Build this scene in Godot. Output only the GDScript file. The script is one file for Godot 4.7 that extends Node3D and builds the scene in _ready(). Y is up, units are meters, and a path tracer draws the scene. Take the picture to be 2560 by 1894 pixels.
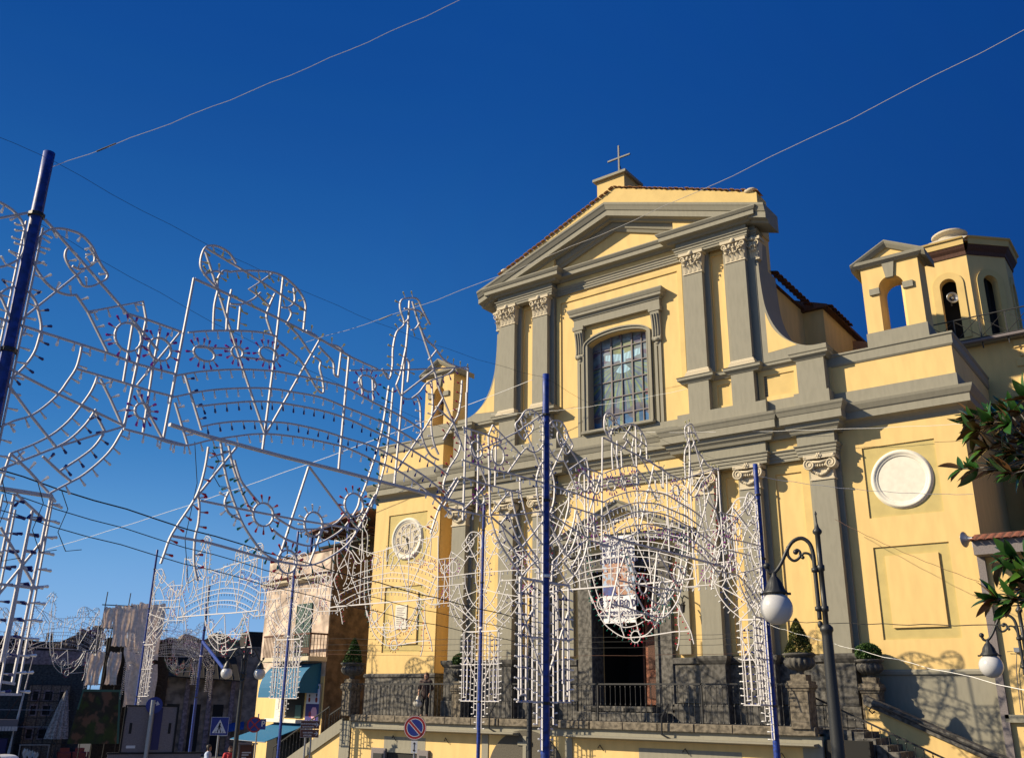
extends Node3D

const XC := -17.5
var M := {}
var N := {}
var taken := {}
var rng := RandomNumberGenerator.new()


class B:
	var st := SurfaceTool.new()
	func _init() -> void:
		st.begin(Mesh.PRIMITIVE_TRIANGLES)
		flat()
	func flat() -> void:
		st.set_smooth_group(-1)
	func smooth(g := 1) -> void:
		st.set_smooth_group(g)
	func tri(a: Vector3, b: Vector3, c: Vector3) -> void:
		st.add_vertex(a); st.add_vertex(b); st.add_vertex(c)
	func quad(a: Vector3, b: Vector3, c: Vector3, d: Vector3) -> void:
		tri(a, b, c); tri(a, c, d)
	func hexa(p: Array) -> void:  # p: 4 corners of the back face, then the 4 of the front face, counter-clockwise seen from +z
		quad(p[4], p[7], p[6], p[5]); quad(p[0], p[1], p[2], p[3]); quad(p[0], p[4], p[5], p[1]); quad(p[3], p[2], p[6], p[7]); quad(p[0], p[3], p[7], p[4]); quad(p[1], p[5], p[6], p[2])
	func box(x0: float, x1: float, y0: float, y1: float, z0: float, z1: float, t := Transform3D()) -> void:
		var p := []
		for z in [z0, z1]:
			for q in [Vector2(x0, y0), Vector2(x1, y0), Vector2(x1, y1), Vector2(x0, y1)]:
				p.append(t * Vector3(q.x, q.y, z))
		hexa(p)
	func cbox(x0: float, x1: float, y0: float, y1: float, z0: float, z1: float, c: float) -> void:  # a block with its front edges chamfered
		box(x0, x1, y0, y1, z0, z1 - c)
		var a := [Vector3(x0, y0, z1 - c), Vector3(x1, y0, z1 - c), Vector3(x1, y1, z1 - c), Vector3(x0, y1, z1 - c)]
		var b := [Vector3(x0 + c, y0 + c, z1), Vector3(x1 - c, y0 + c, z1), Vector3(x1 - c, y1 - c, z1), Vector3(x0 + c, y1 - c, z1)]
		for i in 4:
			quad(a[i], b[i], b[(i + 1) % 4], a[(i + 1) % 4])
		quad(b[0], b[3], b[2], b[1])
	func prism(poly: PackedVector2Array, z0: float, z1: float, t := Transform3D()) -> void:
		var idx := Geometry2D.triangulate_polygon(poly)
		for i in range(0, idx.size(), 3):
			var a := poly[idx[i]]
			var b := poly[idx[i + 1]]
			var c := poly[idx[i + 2]]
			if (b - a).cross(c - a) < 0:
				var s := b; b = c; c = s
			tri(t * Vector3(a.x, a.y, z1), t * Vector3(c.x, c.y, z1), t * Vector3(b.x, b.y, z1))
			tri(t * Vector3(a.x, a.y, z0), t * Vector3(b.x, b.y, z0), t * Vector3(c.x, c.y, z0))
		var n := poly.size()
		var ccw := not Geometry2D.is_polygon_clockwise(poly)
		for i in n:
			var a := poly[i]
			var b := poly[(i + 1) % n]
			if not ccw:
				var s := a; a = b; b = s
			quad(t * Vector3(a.x, a.y, z0), t * Vector3(a.x, a.y, z1), t * Vector3(b.x, b.y, z1), t * Vector3(b.x, b.y, z0))
	func lathe(prof: Array, n: int, t := Transform3D(), ribs := 0, amp := 0.0, r0 := 0.0, r1 := 0.0) -> void:  # prof: Vector2(radius, height)
		for i in prof.size() - 1:
			for k in n:
				var q := []
				for e in [[i, k], [i, k + 1], [i + 1, k + 1], [i + 1, k]]:
					var a: float = TAU * e[1] / n
					var p: Vector2 = prof[e[0]]
					var r := p.x
					if ribs and p.y > r0 and p.y < r1:
						r *= 1.0 + amp * (absf(cos(a * ribs * 0.5)) - 0.6)
					q.append(t * Vector3(r * cos(a), p.y, r * sin(a)))
				quad(q[0], q[1], q[2], q[3])
	func ball(c: Vector3, r: Vector3, n := 12, m := 8) -> void:
		var prof := []
		for i in m + 1:
			var a := PI * i / m - PI / 2
			prof.append(Vector2(cos(a), sin(a)))
		lathe(prof, n, Transform3D(Basis.from_scale(r), c))
	func tube(pts: PackedVector3Array, r: float, n := 6, r2 := -1.0) -> void:
		var up := Vector3(0.31, 0.2, 0.93).normalized()
		var rings := []
		var m := pts.size()
		for i in m:
			var d := (pts[mini(i + 1, m - 1)] - pts[maxi(i - 1, 0)]).normalized()
			var x := up.cross(d)
			if x.length() < 0.05:
				x = Vector3(1, 0, 0.1).cross(d)
			x = x.normalized()
			up = d.cross(x)
			var rr := r if r2 < 0 else lerpf(r, r2, float(i) / (m - 1))
			var ring := []
			for k in n:
				var a := TAU * k / n
				ring.append(pts[i] + x * cos(a) * rr + up * sin(a) * rr)
			rings.append(ring)
		for i in m - 1:
			for k in n:
				quad(rings[i][k], rings[i][(k + 1) % n], rings[i + 1][(k + 1) % n], rings[i + 1][k])
		for k in range(1, n - 1):
			tri(rings[0][0], rings[0][k + 1], rings[0][k])
			tri(rings[m - 1][0], rings[m - 1][k], rings[m - 1][k + 1])
	func sweep(path: Array, prof: Array, ends := true) -> void:  # path: plan points Vector2(x, z) from left to right; prof: Vector2(out, y)
		var rows := []
		for i in path.size():
			var a: Vector2 = path[i] - path[maxi(i - 1, 0)]
			var b: Vector2 = path[mini(i + 1, path.size() - 1)] - path[i]
			if i == 0: a = b
			if i == path.size() - 1: b = a
			var na := Vector2(-a.y, a.x).normalized()
			var nb := Vector2(-b.y, b.x).normalized()
			var m := (na + nb).normalized()
			m /= maxf(0.3, m.dot(na))
			var row := []
			for p in prof:
				row.append(Vector3(path[i].x + m.x * p.x, p.y, path[i].y + m.y * p.x))
			rows.append(row)
		_rows(rows, ends)
	func rake(path: Array, prof: Array, ends := true) -> void:  # path: Vector2(x, y) in the facade's plane from left to right; prof: Vector2(out along z, up across the path)
		var rows := []
		for i in path.size():
			var a: Vector2 = (path[i] - path[i - 1]).normalized() if i > 0 else Vector2.ZERO
			var b: Vector2 = (path[i + 1] - path[i]).normalized() if i < path.size() - 1 else Vector2.ZERO
			var na := Vector2(-a.y, a.x)
			var nb := Vector2(-b.y, b.x)
			var m := (na + nb).normalized()
			m /= maxf(0.3, m.dot(na if i > 0 else nb))
			if i == 0 or i == path.size() - 1:
				m = Vector2(0, 1.0 / maxf(0.3, (na + nb).y))
			var row := []
			for p in prof:
				row.append(Vector3(path[i].x + m.x * p.y, path[i].y + m.y * p.y, p.x))
			rows.append(row)
		_rows(rows, ends)
	func _rows(rows: Array, ends: bool) -> void:
		for i in rows.size() - 1:
			for k in rows[i].size() - 1:
				quad(rows[i][k], rows[i][k + 1], rows[i + 1][k + 1], rows[i + 1][k])
		if ends:
			for k in range(1, rows[0].size() - 1):
				tri(rows[0][0], rows[0][k + 1], rows[0][k])
				var l: Array = rows[rows.size() - 1]
				tri(l[0], l[k], l[k + 1])
	func ribbon(pts: Array, w: float, d: float, z := 0.0, closed := false) -> void:  # a batten bent along pts (Vector2 in the plane z), w wide and d deep
		var m := pts.size()
		var rows := []
		for i in m:
			var a: Vector2 = pts[i] - (pts[(i - 1 + m) % m] if closed or i > 0 else pts[i])
			var b: Vector2 = (pts[(i + 1) % m] if closed or i < m - 1 else pts[i]) - pts[i]
			var t := (a.normalized() + b.normalized()).normalized()
			var n := Vector2(-t.y, t.x) * w * 0.5
			rows.append([Vector3(pts[i].x + n.x, pts[i].y + n.y, z + d / 2), Vector3(pts[i].x - n.x, pts[i].y - n.y, z + d / 2), Vector3(pts[i].x - n.x, pts[i].y - n.y, z - d / 2), Vector3(pts[i].x + n.x, pts[i].y + n.y, z - d / 2)])
		for i in (m if closed else m - 1):
			var r: Array = rows[i]
			var s: Array = rows[(i + 1) % m]
			for k in 4:
				quad(r[k], s[k], s[(k + 1) % 4], r[(k + 1) % 4])
		if not closed:
			quad(rows[0][0], rows[0][1], rows[0][2], rows[0][3])
			quad(rows[m - 1][0], rows[m - 1][3], rows[m - 1][2], rows[m - 1][1])
	func mesh() -> ArrayMesh:
		st.generate_normals()
		return st.commit()


func spline(pts: Array, per := 6) -> Array:
	var out := []
	var m := pts.size()
	for i in m - 1:
		var p0: Vector2 = pts[maxi(i - 1, 0)]
		var p3: Vector2 = pts[mini(i + 2, m - 1)]
		for k in per:
			out.append(pts[i].cubic_interpolate(pts[i + 1], p0, p3, float(k) / per))
	out.append(pts[m - 1])
	return out


func arc(c: Vector2, rx: float, ry: float, a0: float, a1: float, n: int) -> PackedVector2Array:
	var out := PackedVector2Array()
	for i in n + 1:
		var a := lerpf(a0, a1, float(i) / n)
		out.append(c + Vector2(cos(a) * rx, sin(a) * ry))
	return out


func poly(a: Array) -> PackedVector2Array:
	var out := PackedVector2Array()
	for i in range(0, a.size(), 2):
		out.append(Vector2(a[i], a[i + 1]))
	return out


func pts2(a: Array) -> Array:
	return Array(poly(a))


func numbered(called: String) -> String:
	if not taken.has(called):
		taken[called] = 0
		return called
	taken[called] += 1
	return "%s_%03d" % [called, taken[called]]


func thing(called: String, label: String, category: String, at := Vector3.ZERO, turn := 0.0, group := "") -> Node3D:
	var o := Node3D.new()
	o.name = numbered(called)
	add_child(o)
	o.position = at
	o.rotation.y = turn
	meta(o, label, category, group)
	return o


func meta(o: Node, label: String, category: String, group := "", kind := "") -> void:
	if label: o.set_meta("label", label)
	if category: o.set_meta("category", category)
	if group: o.set_meta("group", group)
	if kind: o.set_meta("kind", kind)


func put(mesh: Mesh, called: String, m: Material, parent: Node, at := Transform3D()) -> MeshInstance3D:
	var o := MeshInstance3D.new()
	o.mesh = mesh
	o.material_override = m
	o.transform = at
	if parent == self:
		o.name = numbered(called)
	else:
		var k: Dictionary = parent.get_meta("_n", {})
		var c: int = k.get(called, 0)
		k[called] = c + 1
		parent.set_meta("_n", k)
		o.name = called if c == 0 else "%s_%03d" % [called, c]
	parent.add_child(o)
	return o


func part(b: B, called: String, m: Material, parent: Node, at := Transform3D()) -> MeshInstance3D:
	return put(b.mesh(), called, m, parent, at)


func slab(called: String, m: Material, parent: Node, x0: float, x1: float, y0: float, y1: float, z0: float, z1: float, c := 0.0) -> MeshInstance3D:
	var b := B.new()
	if c > 0:
		b.cbox(x0, x1, y0, y1, z0, z1, c)
	else:
		b.box(x0, x1, y0, y1, z0, z1)
	return part(b, called, m, parent)


func structure(o: MeshInstance3D) -> MeshInstance3D:
	o.set_meta("kind", "structure")
	return o


func copy(o: Node3D, called: String, label: String, at: Vector3, turn := 0.0) -> Node3D:
	var c: Node3D = o.duplicate()
	c.name = numbered(called)
	add_child(c)
	c.position = at
	c.rotation.y = turn
	c.set_meta("label", label)
	return c


func clean(n: Node) -> void:
	if n.has_meta("_n"):
		n.remove_meta("_n")
	for c in n.get_children():
		clean(c)


func noise(called: String, freq: float, lo: float, hi: float, oct := 4, bump := false) -> NoiseTexture2D:
	if N.has(called):
		return N[called]
	var f := FastNoiseLite.new()
	f.seed = 11 + N.size()
	f.noise_type = FastNoiseLite.TYPE_SIMPLEX_SMOOTH
	f.frequency = freq
	f.fractal_octaves = oct
	var t := NoiseTexture2D.new()
	t.width = 512
	t.height = 512
	t.seamless = true
	t.noise = f
	if not bump:
		var g := Gradient.new()
		g.set_color(0, Color(lo, lo, lo))
		g.set_color(1, Color(hi, hi, hi))
		t.color_ramp = g
	N[called] = t
	return t


func mat(called: String, c: Array, rough := 0.85, tex := "", scale := 0.3, bump := 0.0, metal := 0.0) -> StandardMaterial3D:
	var m := StandardMaterial3D.new()
	m.resource_name = called
	m.albedo_color = Color(c[0], c[1], c[2]).linear_to_srgb()
	m.roughness = rough
	m.metallic = metal
	if tex:
		m.albedo_texture = N[tex]
		m.uv1_triplanar = true
		m.uv1_world_triplanar = true
		m.uv1_scale = Vector3.ONE * scale
		if bump > 0:
			m.heightmap_enabled = true
			m.heightmap_texture = N["bump"]
			m.heightmap_scale = bump
	M[called] = m
	return m


func glow_free_text(s: String, size: float, m: Material, parent: Node, called: String, at: Transform3D, depth := 0.006, bold := true) -> MeshInstance3D:
	var t := TextMesh.new()
	t.text = s
	var f := SystemFont.new()
	f.font_names = PackedStringArray(["Droid Sans"])
	if bold: f.font_weight = 700
	t.font = f
	t.font_size = 32
	t.pixel_size = size / 32.0
	t.depth = depth
	return put(t, called, m, parent, at)


func _ready() -> void:
	rng.seed = 7
	var cam := Camera3D.new()
	cam.name = "camera"
	add_child(cam)
	cam.fov = 44.662
	cam.far = 6000.0
	cam.near = 0.05
	cam.transform = Transform3D(view_basis(0.336381028, -0.0144384, 0.650957064), Vector3(0, 1.6, 30))
	cam.current = true
	var env := Environment.new()
	var we := WorldEnvironment.new()
	we.name = "world"
	we.environment = env
	add_child(we)
	var to_sun := Vector3(-1.14, 0.91, 1.0).normalized()
	var im := Image.create(512, 256, false, Image.FORMAT_RGB8)
	for y in 256:
		for x in 512:
			var th := PI * (0.5 - (y + 0.5) / 256.0)
			var ph := TAU * (x + 0.5) / 512.0
			var d := Vector3(sin(ph) * cos(th), sin(th), -cos(ph) * cos(th))
			var up := maxf(d.y, 0.0)
			var c := Color(0.45, 0.59, 0.74).lerp(Color(0.19, 0.41, 0.62), smoothstep(0.0, 0.3, up)).lerp(Color(0.045, 0.225, 0.465), smoothstep(0.12, 0.68, up))
			var near := d.dot(to_sun)
			c = c.lerp(Color(0.012, 0.16, 0.385), 0.8 * smoothstep(0.35, -0.45, near) * smoothstep(-0.02, 0.25, up))
			c = c.lerp(Color(0.75, 0.8, 0.86), 0.9 * smoothstep(0.72, 1.0, near))
			if d.y < 0.0:
				c = c.lerp(Color(0.3, 0.29, 0.27), smoothstep(0.0, -0.08, d.y))
			im.set_pixel(x, y, c)
	var sm := PanoramaSkyMaterial.new()
	sm.panorama = ImageTexture.create_from_image(im)
	var sky := Sky.new()
	sky.sky_material = sm
	env.background_mode = Environment.BG_SKY
	env.sky = sky
	env.tonemap_mode = Environment.TONE_MAPPER_LINEAR
	env.tonemap_exposure = 1.5
	env.background_energy_multiplier = 1.08
	env.sdfgi_enabled = true
	env.ssao_enabled = true
	env.ssil_enabled = true
	var sun := DirectionalLight3D.new()
	sun.name = "sun"
	sun.light_color = Color(1.0, 0.93, 0.8)
	sun.light_energy = 1.6
	sun.light_angular_distance = 0.5
	sun.shadow_enabled = true
	add_child(sun)
	sun.look_at_from_position(Vector3.ZERO, Vector3(1.14, -0.91, -1.0), Vector3.UP)
	materials()
	ground()
	bounce_ground()
	church()
	tower()
	terrace()
	right_house()
	pink_house()
	old_quarter()
	luminarie()
	wires()
	urns()
	lamps()
	signs()
	magnolia()
	people()
	for c in get_children():
		clean(c)


func view_basis(p: float, r: float, yaw: float) -> Basis:
	var ry := Basis(Vector3(cos(yaw), 0, sin(yaw)), Vector3(0, 1, 0), Vector3(-sin(yaw), 0, cos(yaw)))  # columns
	var rx := Basis(Vector3(1, 0, 0), Vector3(0, cos(p), -sin(p)), Vector3(0, sin(p), cos(p)))
	var rz := Basis(Vector3(cos(r), sin(r), 0), Vector3(-sin(r), cos(r), 0), Vector3(0, 0, 1))
	return (rz * rx * ry).transposed()


func materials() -> void:
	noise("bump", 0.06, 0, 1, 5, true)
	noise("plaster", 0.012, 0.95, 1.02, 5)
	noise("blotch", 0.02, 0.45, 1.25, 5)
	noise("fine", 0.08, 0.8, 1.08, 4)
	noise("stain", 0.02, 0.5, 1.25, 6)
	noise("streak", 0.02, 0.95, 1.03, 4)
	mat("yellow", [0.7, 0.495, 0.205], 0.9, "plaster", 0.16, 0.03)
	M.yellow.uv1_scale = Vector3(0.42, 0.1, 0.42)
	mat("pale_yellow", [0.62, 0.45, 0.18], 0.9, "plaster", 0.2, 0.03)
	mat("olive_panel", [0.5, 0.4, 0.16], 0.9, "plaster", 0.35, 0.03)
	mat("grey", [0.255, 0.24, 0.19], 0.88, "streak", 0.2, 0.03)
	M.grey.uv1_scale = Vector3(0.6, 0.13, 0.6)
	mat("grey_dark", [0.1, 0.09, 0.072], 0.9, "fine", 0.5, 0.4)
	mat("cream", [0.6, 0.52, 0.38], 0.85, "fine", 0.8, 0.05)
	mat("white_plaster", [0.7, 0.66, 0.57], 0.85, "plaster", 0.6)
	mat("stone", [0.11, 0.104, 0.096], 0.85, "blotch", 0.4, 0.25)
	mat("stone_light", [0.145, 0.136, 0.122], 0.85, "blotch", 0.45, 0.25)
	mat("pier", [0.19, 0.16, 0.12], 0.9, "blotch", 0.5, 0.15)
	mat("tile", [0.5, 0.27, 0.14], 0.85, "blotch", 1.7, 0.4)
	mat("tile_red", [0.3, 0.1, 0.06], 0.85, "blotch", 1.7, 0.1)
	mat("tile_dark", [0.16, 0.07, 0.045], 0.85, "blotch", 1.7, 0.4)
	mat("iron", [0.03, 0.03, 0.032], 0.5, "fine", 2.0, 0.1, 0.3)
	mat("lamp_iron", [0.04, 0.042, 0.045], 0.45, "fine", 3.0, 0.1, 0.4)
	mat("rust", [0.12, 0.05, 0.03], 0.8, "blotch", 2.0, 0.3)
	mat("white_wood", [0.68, 0.655, 0.66], 0.6, "fine", 1.5, 0.1)
	mat("blue_pole", [0.01, 0.045, 0.3], 0.5, "blotch", 0.8, 0.1)
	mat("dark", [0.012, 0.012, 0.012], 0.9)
	mat("door_wood", [0.28, 0.085, 0.03], 0.55, "blotch", 1.5, 0.2)
	mat("cable_black", [0.012, 0.012, 0.012], 0.6)
	mat("cable_white", [0.85, 0.84, 0.82], 0.7)
	mat("cable_grey", [0.4, 0.39, 0.38], 0.7)
	mat("globe", [0.5, 0.5, 0.51], 0.2)
	mat("green_shutter", [0.012, 0.06, 0.05], 0.6)
	mat("pink_plaster", [0.66, 0.52, 0.42], 0.92, "stain", 0.1, 0.5)
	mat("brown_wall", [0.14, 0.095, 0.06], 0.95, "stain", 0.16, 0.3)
	mat("awning", [0.003, 0.12, 0.26], 0.75, "fine", 0.6, 0.1)
	mat("paper", [0.72, 0.72, 0.75], 0.7)
	mat("ink", [0.02, 0.02, 0.09], 0.7)
	mat("steel", [0.35, 0.36, 0.38], 0.4, "fine", 1.0, 0.1, 0.7)
	mat("sheet", [0.74, 0.72, 0.7], 0.95, "fine", 0.1)
	M.sheet.backlight_enabled = true
	M.sheet.backlight = Color(0.7, 0.62, 0.55)
	mat("pvc_grey", [0.19, 0.165, 0.17], 0.7, "fine", 0.6, 0.1)
	mat("bulb_w", [0.85, 0.84, 0.82], 0.15)
	mat("bulb_b", [0.006, 0.02, 0.16], 0.15)
	mat("bulb_m", [0.28, 0.02, 0.3], 0.15)
	mat("bulb_g", [0.0, 0.14, 0.1], 0.15)
	mat("bulb_r", [0.5, 0.012, 0.035], 0.15)
	mat("bulb_y", [0.55, 0.5, 0.2], 0.15)


func ground() -> void:
	var b := B.new()
	var n := 40
	for i in n:
		for j in n:
			var q := []
			for e in [[i, j], [i + 1, j], [i + 1, j + 1], [i, j + 1]]:
				var x := signf(e[0] - 20) * pow(absf(e[0] - 20) / 20.0, 2.4) * 1500.0
				var z := 20.0 + signf(e[1] - 20) * pow(absf(e[1] - 20) / 20.0, 2.4) * 1500.0
				q.append(Vector3(x, level(x, z), z))
			b.quad(q[0], q[1], q[2], q[3])
	mat("asphalt", [0.055, 0.053, 0.05], 0.95, "blotch", 0.4, 0.6)
	structure(part(b, "road", M.asphalt, self))


func bounce_ground() -> void:  # unseen pale sheet added over the road to bounce light onto the soffits
	var b := B.new()
	for i in 14:
		for j in 12:
			var q := []
			for e in [[i, j], [i + 1, j], [i + 1, j + 1], [i, j + 1]]:
				var x: float = -45.0 + e[0] * 5.0
				var z: float = 3.4 + e[1] * 5.0
				q.append(Vector3(x, level(x, z) + 0.05, z))
			b.quad(q[0], q[1], q[2], q[3])
	structure(part(b, "added_bounce_paving", mat("bounce_stone", [0.24, 0.22, 0.19], 0.9, "blotch", 0.3, 0.2), self))


func level(x: float, z: float) -> float:
	var r := Vector2(x, z - 30.0).length()
	return -2.1 * smoothstep(0.0, 22.0, r) - 1.3 * smoothstep(50.0, 90.0, r)


func wall_with_arch(x0: float, x1: float, y0: float, y1: float, z0: float, z1: float, ox0: float, ox1: float, oy0: float, spring: float, rise: float) -> B:
	var b := B.new()
	if ox0 > x0: b.box(x0, ox0, y0, y1, z0, z1)
	if x1 > ox1: b.box(ox1, x1, y0, y1, z0, z1)
	if oy0 > y0: b.box(ox0, ox1, y0, oy0, z0, z1)
	var p := PackedVector2Array([Vector2(ox1, y1), Vector2(ox0, y1)])
	var r := (ox1 - ox0) / 2
	if rise > 0:
		p.append_array(arc(Vector2((ox0 + ox1) / 2, spring), r, rise, PI, 0, 16))
	else:
		p.append_array(PackedVector2Array([Vector2(ox0, spring), Vector2(ox1, spring)]))
	b.prism(p, z0, z1)
	return b


func band_with_arch(ox0: float, ox1: float, oy0: float, spring: float, rise: float, w: float, z0: float, z1: float) -> B:  # a flat surround w wide round an arched opening
	var b := B.new()
	b.box(ox0 - w, ox0, oy0, spring, z0, z1)
	b.box(ox1, ox1 + w, oy0, spring, z0, z1)
	var c := Vector2((ox0 + ox1) / 2, spring)
	var r := (ox1 - ox0) / 2
	var inner := arc(c, r, rise, PI, 0, 18)
	var outer := arc(c, r + w, rise + w, PI, 0, 18)
	for i in 18:
		b.prism(PackedVector2Array([inner[i], outer[i], outer[i + 1], inner[i + 1]]), z0, z1)
	return b


func frame_rect(x0: float, x1: float, y0: float, y1: float, w: float, z0: float, z1: float) -> B:
	var b := B.new()
	b.box(x0, x1, y1 - w, y1, z0, z1)
	b.box(x0, x1, y0, y0 + w, z0, z1)
	b.box(x0, x0 + w, y0 + w, y1 - w, z0, z1)
	b.box(x1 - w, x1, y0 + w, y1 - w, z0, z1)
	return b


func shifted(prof: Array, y: float, out := 0.0) -> Array:
	var r := []
	for p in prof:
		r.append(Vector2(p.x + out, p.y + y))
	return r


var CORNICE := [Vector2(-0.3, 0), Vector2(0.05, 0), Vector2(0.09, 0.1), Vector2(0.17, 0.18), Vector2(0.2, 0.3), Vector2(0.32, 0.34), Vector2(0.32, 0.6), Vector2(0.34, 0.62), Vector2(0.39, 0.74), Vector2(0.43, 0.8), Vector2(0.45, 0.88), Vector2(-0.3, 0.93)]
var ARCHITRAVE := [Vector2(-0.3, 0), Vector2(0.0, 0), Vector2(0.0, 0.11), Vector2(0.03, 0.115), Vector2(0.03, 0.22), Vector2(0.06, 0.225), Vector2(0.06, 0.3), Vector2(0.11, 0.35), Vector2(0.11, 0.38), Vector2(-0.3, 0.39)]


func pilaster_path(hw: float, segs: Array) -> Array:  # segs: from the middle outwards [half-width limit, z]; mirrored about XC
	var right := []
	var last := 0.0
	for s in segs:
		if right.size():
			right.append(Vector2(last, s[1]))
		right.append(Vector2(s[0], s[1]))
		last = s[0]
	right.append(Vector2(last, -0.3))
	var path := []
	for i in range(right.size() - 1, -1, -1):
		path.append(Vector2(XC - right[i].x, right[i].y))
	for p in right:
		path.append(Vector2(XC + p.x, p.y))
	return path


func corinthian(parent: Node, x0: float, x1: float, y0: float, z: float) -> void:
	var b := B.new()
	var w := x1 - x0
	var c := (x0 + x1) / 2
	b.box(x0 - 0.03, x1 + 0.03, y0 - 0.04, y0 + 0.02, z - 0.2, z + 0.03)
	b.hexa([Vector3(x0, y0, z - 0.3), Vector3(x1, y0, z - 0.3), Vector3(x1 + 0.06, y0 + 0.72, z - 0.3), Vector3(x0 - 0.06, y0 + 0.72, z - 0.3), Vector3(x0, y0, z), Vector3(x1, y0, z), Vector3(x1 + 0.06, y0 + 0.72, z + 0.07), Vector3(x0 - 0.06, y0 + 0.72, z + 0.07)])
	b.box(x0 - 0.13, x1 + 0.13, y0 + 0.72, y0 + 0.84, z - 0.3, z + 0.16)
	b.smooth()
	for row in 2:
		var n := 4 - row
		for i in n:
			var lx := x0 + w * (i + 0.5) / n
			var lw := w / n * 0.52
			var ly := y0 + 0.02 + row * 0.2
			var pr := [Vector3(0, 0, 0.02), Vector3(0, 0.2, 0.06), Vector3(0, 0.3, 0.12), Vector3(0, 0.3, 0.17), Vector3(0, 0.24, 0.19)]
			for k in 4:
				var f0: float = [1.0, 0.95, 0.75, 0.5, 0.2][k]
				var f1: float = [1.0, 0.95, 0.75, 0.5, 0.2][k + 1]
				var a: Vector3 = pr[k] + Vector3(lx, ly, z)
				var d: Vector3 = pr[k + 1] + Vector3(lx, ly, z)
				var m0 := a + Vector3(0, 0, 0.03)
				var m1 := d + Vector3(0, 0, 0.03)
				b.quad(a - Vector3(lw * f0, 0, 0), d - Vector3(lw * f1, 0, 0), m1, m0)
				b.quad(m0, m1, d + Vector3(lw * f1, 0, 0), a + Vector3(lw * f0, 0, 0))
	for s in [-1.0, 1.0]:
		var sp := PackedVector3Array()
		for i in 22:
			var t := i / 21.0
			var a := -PI / 2 + t * TAU * 1.4
			var r := 0.13 * (1.0 - t * 0.75)
			sp.append(Vector3(c + s * (w * 0.5 + 0.0 - r * cos(a) * 0.9), y0 + 0.57 + r * sin(a), z + 0.15 - 0.02 * t))
		b.tube(sp, 0.032, 5, 0.02)
		var st := PackedVector3Array([Vector3(c + s * w * 0.12, y0 + 0.25, z + 0.07), Vector3(c + s * w * 0.2, y0 + 0.42, z + 0.1), Vector3(c + s * w * 0.36, y0 + 0.46, z + 0.13), Vector3(c + s * w * 0.5, y0 + 0.45, z + 0.15)])
		b.tube(st, 0.03, 5)
		b.ball(Vector3(c + s * w * 0.2, y0 + 0.6, z + 0.1), Vector3(0.07, 0.09, 0.06), 8, 5)
	b.ball(Vector3(c, y0 + 0.78, z + 0.16), Vector3(0.1, 0.1, 0.07), 8, 6)
	for i in 5:
		b.ball(Vector3(c, y0 + 0.3 + i * 0.08, z + 0.1), Vector3(0.05 - 0.005 * i, 0.045, 0.04), 6, 4)
	part(b, "capital", M.cream, parent)


func ionic(parent: Node, x0: float, x1: float, y0: float, z: float) -> void:
	var b := B.new()
	var c := (x0 + x1) / 2
	var w := x1 - x0
	b.box(x0, x1, y0, y0 + 0.5, z - 0.3, z)
	b.box(x0 - 0.03, x1 + 0.03, y0 - 0.03, y0 + 0.03, z - 0.3, z + 0.035)
	b.box(x0 - 0.1, x1 + 0.1, y0 + 0.5, y0 + 0.6, z - 0.3, z + 0.12)
	b.box(x0 - 0.15, x1 + 0.15, y0 + 0.66, y0 + 0.78, z - 0.3, z + 0.2)
	b.smooth()
	for s in [-1.0, 1.0]:
		var sp := PackedVector3Array()
		for i in 30:
			var t := i / 29.0
			var a := PI / 2 - t * TAU * 2.0
			var r := 0.19 * (1.0 - t * 0.85)
			sp.append(Vector3(c + s * (w * 0.5 - 0.02 + r * cos(a)), y0 + 0.48 + r * sin(a), z + 0.14 - 0.01 * t))
		b.tube(sp, 0.04, 5, 0.03)
		b.lathe([Vector2(0.0, 0.14), Vector2(0.17, 0.13), Vector2(0.17, -0.2)], 14, Transform3D(Basis(Vector3(1, 0, 0), Vector3(0, 0, 1), Vector3(0, -1, 0)), Vector3(c + s * (w * 0.5 - 0.02), y0 + 0.48, z)))
		var tip := PackedVector3Array([Vector3(c + s * w * 0.45, y0 + 0.62, z + 0.12), Vector3(c + s * (w * 0.55 + 0.02), y0 + 0.72, z + 0.16), Vector3(c + s * (w * 0.5 + 0.14), y0 + 0.74, z + 0.2)])
		b.tube(tip, 0.05, 5)
	b.tube(PackedVector3Array([Vector3(c - w * 0.4, y0 + 0.58, z + 0.1), Vector3(c, y0 + 0.53, z + 0.14), Vector3(c + w * 0.4, y0 + 0.58, z + 0.1)]), 0.05, 6)
	for i in 7:
		var t := (i - 3) / 3.0
		b.ball(Vector3(c + t * w * 0.33, y0 + 0.44, z + 0.09), Vector3(0.045, 0.06, 0.05), 6, 5)
	for i in 13:  # the garland under the volutes
		var t := (i - 6) / 6.0
		b.ball(Vector3(c + t * w * 0.4, y0 + 0.14 + 0.2 * t * t, z + 0.06), Vector3(0.05 + 0.025 * sin(i * 2.3), 0.055, 0.055), 6, 4)
	for i in 6:
		var a := TAU * i / 6
		b.ball(Vector3(c + 0.07 * cos(a), y0 + 0.74 + 0.07 * sin(a), z + 0.19), Vector3(0.05, 0.05, 0.045), 6, 4)
	b.ball(Vector3(c, y0 + 0.74, z + 0.22), Vector3(0.045, 0.045, 0.045), 6, 4)
	part(b, "capital", M.cream, parent)


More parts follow.
